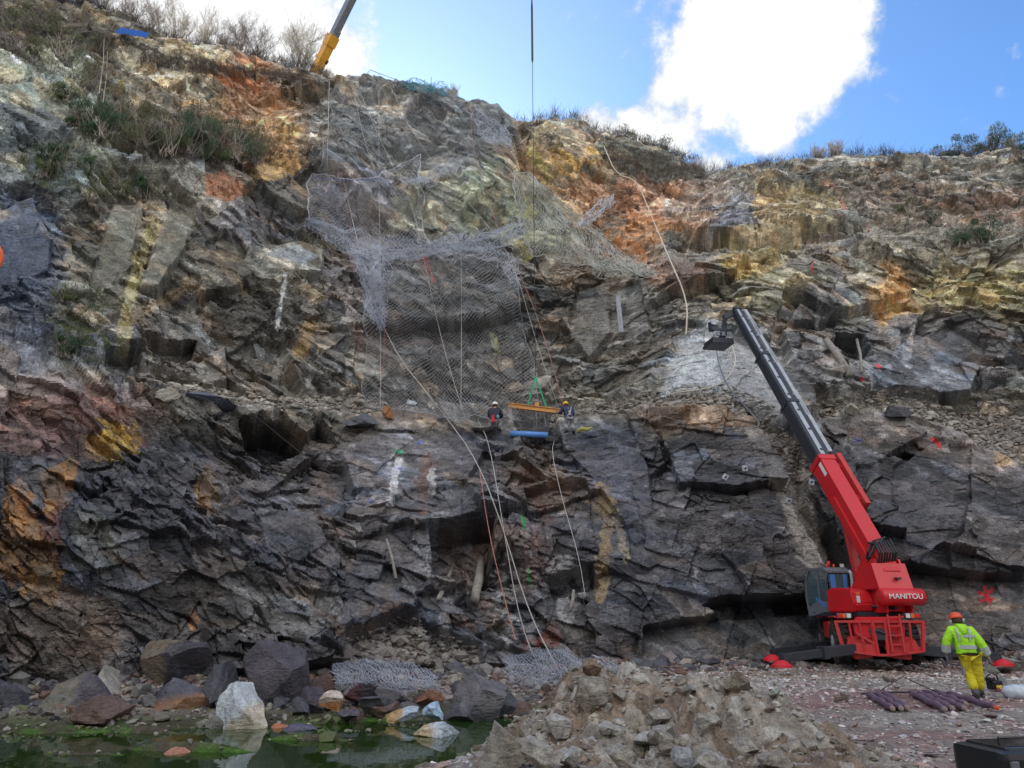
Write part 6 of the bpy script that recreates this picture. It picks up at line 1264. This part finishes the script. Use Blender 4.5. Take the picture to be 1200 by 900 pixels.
def skin(name, verts, edges, rad, m, parent, root=0, sub=2):
    me = bpy.data.meshes.new(name); me.from_pydata([tuple(v) for v in verts], edges, []); o = link_mesh(name, me, m, parent)
    sk = o.modifiers.new('s', 'SKIN'); o.modifiers.new('d', 'SUBSURF').levels = sub; o.modifiers['d'].render_levels = sub; sk.use_smooth_shade = True
    if not me.skin_vertices: 
        dgx = bpy.context.evaluated_depsgraph_get()
    for sv, r in zip(me.skin_vertices[0].data, rad): sv.radius = r if isinstance(r, tuple) else (r, r)
    me.skin_vertices[0].data[root].use_root = True
    dg = bpy.context.evaluated_depsgraph_get(); me2 = bpy.data.meshes.new_from_object(o.evaluated_get(dg)); o.modifiers.clear(); o.data = me2; me2.name = name
    me2.polygons.foreach_set('use_smooth', [True]*len(me2.polygons)); return o
def person(base, rz, J, label, helmet, jacket, trousers, glove, boots, s=1., lime=False, hair=None, muffs=True, hood=False, extra=None, name_j='jacket'):
    root = empty('person', base, rz, label, 'person'); v = lambda k: Vector(J[k])*s
    n = ['pelvis', 'belly', 'chest', 'neck', 'head', 'crown', 'shL', 'elL', 'wrL', 'shR', 'elR', 'wrR', 'hipL', 'knL', 'anL', 'toL', 'hipR', 'knR', 'anR', 'toR']
    E = [(0, 1), (1, 2), (2, 3), (3, 4), (4, 5), (2, 6), (6, 7), (7, 8), (2, 9), (9, 10), (10, 11), (0, 12), (12, 13), (13, 14), (14, 15), (0, 16), (16, 17), (17, 18), (18, 19)]
    rd_ = [.13, .12, .135, .055, .088, .07, .06, .044, .028, .06, .044, .028, .088, .058, .04, .04, .088, .058, .04, .04]
    V = [v(k) for k in n]; V2 = list(V); E2 = list(E); R2 = [r*s for r in rd_]
    # hands: palm and five bent fingers each
    for wi, el in ((8, 7), (11, 10)):
        w_ = V[wi]; d = (w_-V[el]).normalized(); side = d.cross(Vector((0, 1, 0))).normalized(); fw = side.cross(d).normalized(); pm = len(V2); V2.append(w_+d*.055*s); R2.append(.03*s); E2.append((wi, pm))
        for k in range(4):
            o_ = (k-1.5)*.019*s; L = (.034, .040, .038, .030)[k]*s; a = V2[pm]+fw*o_+d*.03*s; b_ = a+(d+side*.25).normalized()*L; c_ = b_+(d+side*.9).normalized()*L*.8; i0 = len(V2); V2 += [a, b_, c_]; R2 += [.0095*s, .009*s, .008*s]; E2 += [(pm, i0), (i0, i0+1), (i0+1, i0+2)]
        a = w_+d*.03*s+fw*.035*s; b_ = a+(d+fw*.8).normalized()*.035*s; i0 = len(V2); V2 += [a, b_]; R2 += [.011*s, .009*s]; E2 += [(wi, i0), (i0, i0+1)]
    skin('body', V2, E2, R2, M_SKIN, root)
    # face on the front (+y) of the head
    hd = v('head'); up = (v('crown')-v('neck')).normalized(); fwd = Vector(J.get('look', (0, 1, 0))).normalized(); rt = fwd.cross(up).normalized()
    m_ = MB(); m_.tube([hd+fwd*.085*s+up*.015*s, hd+fwd*.115*s-up*.015*s], [.010*s, .016*s], 6); m_.build('nose', M_SKIN, root, True)
    for q in (-1, 1):
        m_ = MB(); m_.lathe([(.004, -.004), (.012, 0), (.004, .004)], hd+fwd*.088*s+rt*q*.034*s+up*.015*s, 8, Matrix.Rotation(R(90), 3, 'X')); m_.build('eye', M_BLKP, root, True)
        m_ = MB(); m_.box(hd+rt*q*.09*s, (.02*s, .035*s, .055*s), bev=.008*s); m_.build('ear', M_SKIN, root)
    m_ = MB(); m_.bar(hd+fwd*.086*s-up*.045*s-rt*.022*s, hd+fwd*.086*s-up*.045*s+rt*.022*s, .01, .008); m_.build('mouth', M_REDC, root)
    m_ = MB(); m_.lathe([(.094*s, -.05*s), (.10*s, 0), (.09*s, .05*s)], hd-fwd*.012*s+up*.0, 16); m_.build('hair', hair or M_HAIR, root, True)
    # helmet
    rq = Vector((0, 0, 1)).rotation_difference(up).to_matrix()
    m_ = MB(); prof = [(.145, .0), (.135, .012), (.128, .03), (.122, .06), (.105, .095), (.075, .12), (.03, .134), (.004, .136)]; m_.lathe([(a*s, b_*s) for a, b_ in prof], hd+up*.045*s, 22, rq); m_.bar(hd+up*.05*s+fwd*.10*s, hd+up*.045*s+fwd*.175*s, .16*s, .012*s); m_.bar(hd+up*.10*s-fwd*.12*s, hd+up*.182*s, .03*s, .02*s)
    hm = m_.build('helmet', helmet, root, True)
    if muffs:
        for q in (-1, 1): m_ = MB(); m_.lathe([(.02*s, -.02*s), (.045*s, -.02*s), (.045*s, .02*s), (.02*s, .026*s)], hd+rt*q*.125*s-up*.0, 12, Matrix.Rotation(R(90), 3, 'Y')); m_.build('ear_defender', M_GREYF, hm)
    # jacket
    e = .024*s
    jv = [v('belly')-Vector((0, 0, .17*s)), v('belly'), v('chest'), v('neck')-Vector((0, 0, .03*s)), v('shL'), v('elL'), v('wrL')-(v('wrL')-v('elL'))*.10, v('shR'), v('elR'), v('wrR')-(v('wrR')-v('elR'))*.10]
    skin(name_j, jv, [(0, 1), (1, 2), (2, 3), (2, 4), (4, 5), (5, 6), (2, 7), (7, 8), (8, 9)], [(.215*s, .18*s), (.205*s, .165*s), (.215*s, .165*s), .09*s, .11*s, .092*s, .075*s, .11*s, .092*s, .075*s], jacket, root, 1)
    tv = [v('pelvis')+Vector((0, 0, .07*s)), v('hipL'), v('knL'), v('anL')+(v('knL')-v('anL'))*.12, v('hipR'), v('knR'), v('anR')+(v('knR')-v('anR'))*.12]
    skin('trousers', tv, [(0, 1), (1, 2), (2, 3), (0, 4), (4, 5), (5, 6)], [(.18*s, .15*s), .13*s, .108*s, .098*s, .13*s, .108*s, .098*s], trousers, root)
    for a in ('L', 'R'):
        an, to, kn = v('an'+a), v('to'+a), v('kn'+a); heel = an-(to-an).normalized()*.06*s; heel.z = min(an.z, to.z+.02*s)
        skin('boot', [an+(kn-an)*.30, an, heel, to, an.lerp(to, .5)], [(0, 1), (1, 2), (1, 4), (4, 3)], [.08*s, .075*s, .055*s, .055*s, .066*s], boots, root)
        m_ = MB(); d = (to-heel); d.normalize(); m_.bar(heel-d*.03*s-Vector((0, 0, .04*s)), to+d*.04*s-Vector((0, 0, .04*s)), .12*s, .03*s, bev=.008*s); m_.build('boot_sole', M_BLKP, root)
        w_, el = v('wr'+a), v('el'+a); d = (w_-el).normalized(); side = d.cross(Vector((0, 1, 0))).normalized(); fw = side.cross(d).normalized(); GV = [w_-d*.03*s, w_+d*.055*s]; GE = [(0, 1)]; GR_ = [.036*s, .037*s]
        for k in range(4):
            o_ = (k-1.5)*.02*s; L = (.036, .042, .040, .032)[k]*s; p_ = GV[1]+fw*o_+d*.03*s; q_ = p_+(d+side*.25).normalized()*L; r__ = q_+(d+side*.9).normalized()*L*.85; i0 = len(GV); GV += [p_, q_, r__]; GR_ += [.0125*s, .012*s, .011*s]; GE += [(1, i0), (i0, i0+1), (i0+1, i0+2)]
        p_ = w_+d*.03*s+fw*.04*s; q_ = p_+(d+fw*.8).normalized()*.04*s; i0 = len(GV); GV += [p_, q_]; GR_ += [.0145*s, .012*s]; GE += [(0, i0), (i0, i0+1)]
        skin('glove', GV, GE, GR_, glove, root)
    if extra: extra(root, v, s)
    return root
fx, fy = 1147, 821; fb = G(fx, fy, 0); fb.z = gz(fb.x, fb.y)
def hv(root, v, s):
    ch, be = v('chest'), v('belly')
    m_ = MB()
    # reflective bands: round the waist, across the back, two braces and both sleeves
    def hoop(c, rx, ry, w_, rotm=None, n=28):
        r0 = []; 
        for k in range(n):
            a = 6.283*k/n; 
            for z in (-w_/2, w_/2):
                o_ = Vector((rx*math.cos(a), ry*math.sin(a), z)); o_ = rotm @ o_ if rotm is not None else o_; r0.append(m_.bm.verts.new(c+o_))
        for k in range(n): a0, a1, b0, b1 = r0[2*k], r0[2*k+1], r0[(2*k+2) % (2*n)], r0[(2*k+3) % (2*n)]; m_.bm.faces.new((a0, b0, b1, a1))
    hoop(be-Vector((0, 0, .045)), .200, .166, .075); hoop(be+Vector((0.0, 0, .17)), .214, .172, .05)
    for q in (-1, 1): m_.tube([ch+Vector((q*.10, -.176, -.13)), ch+Vector((q*.115, -.178, .02)), ch+Vector((q*.12, -.115, .12))], .022, 5)
    for a in ('L', 'R'):
        el, w_ = v('el'+a), v('wr'+a); rq = Vector((0, 0, 1)).rotation_difference((w_-el).normalized()).to_matrix(); hoop(el.lerp(w_, .38), .09, .09, .16, rq)
    m_.build('reflective_bands', M_GREYF, root)
    # hood hanging on the back
    nk = v('neck'); skin('hood', [nk+Vector((0, -.03, .03)), nk+Vector((.03, -.11, -.06)), nk+Vector((.06, -.15, -.17)), nk+Vector((-.08, -.05, .01)), nk+Vector((.10, -.05, .01))], [(0, 1), (1, 2), (0, 3), (0, 4)], [(.09, .075), (.10, .06), (.06, .045), .05, .05], M_LIME, root)
    m_ = MB(); p_ = v('shL'); 
    skin('arm_patch', [p_+Vector((-.02, -.0, .03)), p_+Vector((-.06, .02, -.10))], [(0, 1)], [.082, .074], M_NAVY, root)
    hp = v('pelvis'); m_ = MB(); hoop(hp+Vector((0, 0, -.01)), .205, .175, .035); m_.build('belt', M_BLKP, root)
    m_ = MB(); kp = v('knL').lerp(v('hipL'), .35); m_.box(kp+Vector((-.085, -.01, -.03)), (.05, .12, .26), bev=.02); m_.build('thigh_pocket', M_GRT, root)
JW = dict(pelvis=(-.03, 0, .90), belly=(-.07, .01, 1.06), chest=(-.11, .03, 1.27), neck=(-.12, .06, 1.42), head=(-.135, .10, 1.53), crown=(-.14, .12, 1.62), shL=(-.30, .03, 1.34), elL=(-.43, .03, 1.08), wrL=(-.43, .11, .86), shR=(.08, .03, 1.33), elR=(.24, -.02, 1.05), wrR=(.33, .05, .80),
          hipL=(-.12, 0, .84), knL=(-.07, .12, .50), anL=(-.03, -.02, .10), toL=(.02, .13, .045), hipR=(.06, 0, .84), knR=(.10, .10, .48), anR=(.12, .20, .12), toR=(.15, .36, .06))
person(fb, R(-14), JW, 'worker in lime hi-vis jacket, yellow trousers and orange helmet walking away past the steel rods', M_ORH, M_LIME, M_YTR, M_GLV, M_BOOT, 1.0, extra=hv)
# two workers on the bench by the hanging net
Yl = depth(579, 500, 3)-.5; b1 = P(579, 503, Yl)
JC = dict(pelvis=(0, 0, .42), belly=(.0, .06, .56), chest=(0, .12, .78), neck=(0, .15, .95), head=(0, .17, 1.07), crown=(0, .18, 1.17), shL=(-.20, .12, .87), elL=(-.26, .26, .64), wrL=(-.14, .46, .58), shR=(.20, .12, .87), elR=(.28, .26, .64), wrR=(.2, .46, .62), hipL=(-.1, .02, .38), knL=(-.2, .38, .44), anL=(-.17, .12, .09), toL=(-.2, .28, .04), hipR=(.1, .02, .38), knR=(.2, .38, .42), anR=(.17, .12, .09), toR=(.22, .28, .04), look=(0, 1, -.2))
def tools(root, v, s):
    m_ = MB(); m_.box(v('pelvis')+Vector((-.02, -.20, -.02)), (.16, .14, .34), bev=.04); m_.build('red_bag', M_REDC, root); m_ = MB(); m_.box(v('pelvis')+Vector((.2, -.12, .1)), (.12, .12, .16), bev=.03); m_.build('pouch', mat('teal_pouch', (.10, .35, .35), .7), root)
person(b1, R(-8), JC, 'worker in dark clothes and white helmet crouching on the bench left of the blue roll', M_WH, M_DKC, M_GRT, M_GLV, M_BOOT, 1.12, muffs=False, extra=tools)
Yl = min(depth(668, 500, 3)-.5, 41.8); b2 = P(668, 506, Yl)
JS = dict(pelvis=(0, 0, .70), belly=(-.02, .04, .84), chest=(-.06, .12, 1.04), neck=(-.08, .18, 1.18), head=(-.09, .22, 1.28), crown=(-.09, .24, 1.38), shL=(-.26, .12, 1.12), elL=(-.36, .2, .88), wrL=(-.42, .34, .96), shR=(.14, .12, 1.12), elR=(.22, .1, .84), wrR=(.12, .3, .72), hipL=(-.1, 0, .66), knL=(-.16, .2, .38), anL=(-.13, 0, .09), toL=(-.16, .16, .04), hipR=(.1, 0, .66), knR=(.16, .18, .38), anR=(.15, -.05, .09), toR=(.2, .1, .04), look=(-.4, 1, -.2))
def harness(root, v, s):
    m_ = MB(); m_.tube([v('hipL')+Vector((-.1, -.06, 0)), v('hipL')+Vector((0, -.13, -.08)), v('hipR')+Vector((0, -.13, -.08)), v('hipR')+Vector((.1, -.06, 0))], .03, 6); m_.tube([v('shR')+Vector((-.05, -.1, .05)), v('belly')+Vector((0, -.17, 0)), v('hipL')+Vector((-.05, -.1, .05))], .022, 6); m_.build('harness', M_LGS, root)
person(b2, R(15), JS, 'worker in navy clothes and yellow helmet bending at the right end of the orange beam', M_YH, M_NAVY, M_GRT, M_GLV, M_BOOT, 1.06, muffs=False, extra=harness)
q = P(685, 506, Yl-.2); m_ = MB(); m_.tube([q+Vector((-.35, 0, 0)), q+Vector((-.15, -.05, .14)), q+Vector((.12, 0, .1)), q+Vector((.35, 0, .2))], [.08, .11, .1, .05], 8); tag(m_.build('rope_bag', mat('yellow_bag', (.36, .33, .09), .8), None, True), 'yellow rope bag lying on the bench beside the bending worker', 'bag')

# ================================================================== GROUND CLUTTER
M_ROD = mat('rod_sleeve', (.16, .105, .14), .6, noise=.25, nscale=7); M_RODE = mat('rod_end', (.38, .30, .27), .5, .4); M_RODO = mat('orange_cap', (.75, .15, .06), .5)
rods = [((1018, 815), (1046, 832), 'leftmost of the purple anchor rods on the gravel'), ((1029, 815), (1056, 832), 'second purple anchor rod in the short left bundle'), ((1037, 814), (1063, 831), 'third purple anchor rod in the short left bundle'),
        ((1068, 813), (1107, 833), 'lowest purple anchor rod of the long middle bundle'), ((1078, 814), (1116, 832), 'purple anchor rod second in the long middle bundle'), ((1085, 812), (1130, 832), 'purple anchor rod third in the long middle bundle'), ((1096, 812), (1132, 826), 'purple anchor rod lying across the back of the middle bundle'), ((1112, 815), (1168, 832), 'rightmost purple anchor rod with an orange cap')]
for i, (a, c, l) in enumerate(rods):
    pa, pc = G(a[0], a[1], .05), G(c[0], c[1], .05); 
    for q in (pa, pc): q.z = gz(q.x, q.y)+.075
    d = (pc-pa); L = d.length; root = empty('anchor_rod', pa, 0, l, 'anchor rod', 'anchor rods on the gravel'); n = 26; pts = []; rs = []
    for k in range(n+1): t = k/n; pts.append(d*t+Vector((0, 0, .012*math.sin(t*14+i)))); rs.append(.060+.009*math.sin(t*L*9+i*1.3)+(.0 if 0 < k < n else -.02))
    MB().tube(pts, rs, 12).build('sleeve', M_ROD, root, True); u = d.normalized(); MB().tube([d-u*.01, d+u*.05, d+u*.052, d+u*.12], [.045, .045, .026, .024], 10).build('end_cap', M_RODO if i == 7 else M_RODE, root)
    MB().tube([u*.01, -u*.05, -u*.052, -u*.30], [.045, .04, .014, .012], 8).build('rod_tail', M_BLK, root)
for (a, c, l) in [((1028, 812, 0), (1062, 790, .25), 'thin black wire standing out of the rods to the upper left'), ((1100, 812, .05), (1058, 793, .45), 'thin black wire slanting up behind the rods')]:
    tag(MB().tube([G(a[0], a[1], a[2]+.04), P(c[0], c[1], G(a[0], a[1]).y+.2)], .010, 5).build('wire', M_BLKP), l, 'wire')
tag(MB().tube([G(1010, 813, .03), G(1050, 811, .05), G(1085, 812, .04)], .022, 6).build('steel_bar', M_BLK), 'dark steel bar lying behind the purple rods', 'steel bar')
# petrol breaker at the worker's feet
q = G(1167, 810, 0); q.z = gz(q.x, q.y); root = empty('cut_off_saw', q, R(25), 'black power saw with yellow parts on the gravel right of the worker', 'power tool')
m_ = MB(); m_.box((0, 0, .14), (.30, .22, .20), bev=.04); m_.box((-.1, .02, .26), (.16, .18, .08), bev=.03); m_.build('engine', M_BLKP, root); m_ = MB(); m_.box((-.02, -.12, .10), (.20, .03, .09), bev=.02); m_.build('cover', mat('yellow_cover', (.7, .5, .05), .5), root)
m_ = MB(); m_.tube([(-.2, 0, .18), (-.24, 0, .32), (-.05, 0, .40), (.12, 0, .34), (.16, 0, .2)], .018, 8); m_.build('handle', M_BLKP, root); m_ = MB(); m_.lathe([(.02, -.012), (.15, -.008), (.15, .008), (.02, .012)], (.28, .02, .17), 24, Matrix.Rotation(R(90), 3, 'X')); m_.build('blade', M_SILV, root); m_ = MB(); m_.bar((.12, .03, .17), (.3, .04, .17), .03, .08); m_.build('blade_arm', M_BLK, root)
q = G(1178, 812, 0); q.z = gz(q.x, q.y); m_ = MB(); rd = random.Random(8); pts = [Vector((rd.uniform(-.22, .22), rd.uniform(-.1, .1), rd.uniform(.02, .12)))+q for _ in range(9)]; m_.tube(pts, .014, 6); tag(m_.build('red_cord', M_REDC, None, True), 'tangle of red cord beside the black power saw', 'cord')
q = G(1200, 818, 0); q.z = gz(q.x, q.y)
def sheet_roll():
    m_ = MB(); n = 14; pts = [Vector((-.42+.95*k/n, .02*math.sin(k), .13+.012*math.sin(k*2.3))) for k in range(n+1)]; m_.tube(pts, [.05, .12, .14, .15, .155, .15, .155, .16, .155, .15, .155, .15, .15, .14, .13], 16)
    o = m_.build('plastic_bag', mat('crumpled_clear_plastic', (.55, .62, .70), .25, noise=.15, nscale=10, bump=1., bscale=14), None, True); o.location = q; return o
tag(sheet_roll(), 'pale crumpled plastic bag on the gravel at the right edge of the photo', 'plastic bag')
tag(MB().tube([G(1172, 797, .02), G(1205, 796, .03), G(1240, 799, .02)], .018, 6).build('pale_pole', M_LGS), 'thin pale pole lying on the gravel behind the plastic bag', 'pole')
# black plastic case in the near corner
q = P(1186, 902, 5.6); root = empty('tool_case', (q.x+.03, 5.75, .0), R(8), 'glossy black plastic case in the bottom right corner of the photo', 'tool case')
zt_ = P(1180, 878, 5.6).z
m_ = MB(); m_.box((.12, 0, zt_/2), (.62, .5, zt_), bev=.05); m_.build('shell', M_BLKP, root); m_ = MB(); m_.box((.14, -.0, zt_-.012), (.50, .40, .06), bev=.02); m_.build('lid', mat('black_gloss', (.02, .022, .025), .18, coat=.5), root); m_ = MB(); m_.box((-.12, -.262, zt_-.10), (.06, .02, .09), bev=.006); m_.build('latch', M_GRS, root); m_ = MB(); m_.tube([(.0, 0, zt_+.02), (.0, 0, zt_+.05), (.26, 0, zt_+.05), (.26, 0, zt_+.02)], .008, 6); m_.build('handle', M_BLKP, root)
# orange round marker board at the left edge
q = P(-21, 304, 6.5); root = empty('marker_board', (q.x, q.y, gz(q.x, q.y)), 0, 'orange round marker board cut off by the left edge of the photo', 'sign'); zz = q.z-gz(q.x, q.y)
m_ = MB(); m_.lathe([(.002, -.012), (.19, -.012), (.20, -.006), (.20, .006), (.19, .012), (.002, .012)], (0, 0, zz), 36, Matrix.Rotation(R(90), 3, 'X')); m_.build('board', mat('signal_orange', (.85, .13, .02), .5), root); m_ = MB(); m_.tube([(0, .04, 0), (0, .04, zz+.1)], .025, 10); m_.build('post', M_GRS, root)
# twigs on the gravel
for (x, y, l) in [(985, 822, 'small dead twig standing on the gravel left of the rods'), (1040, 800, 'thin dead stalk standing on the gravel behind the rods')]:
    bare_tree(G(x, y, 0)+Vector((0, 0, .05)), .42, int(x), l, .6, M_TWIG, 3, 'dead_twig', 'dead twigs on the gravel')
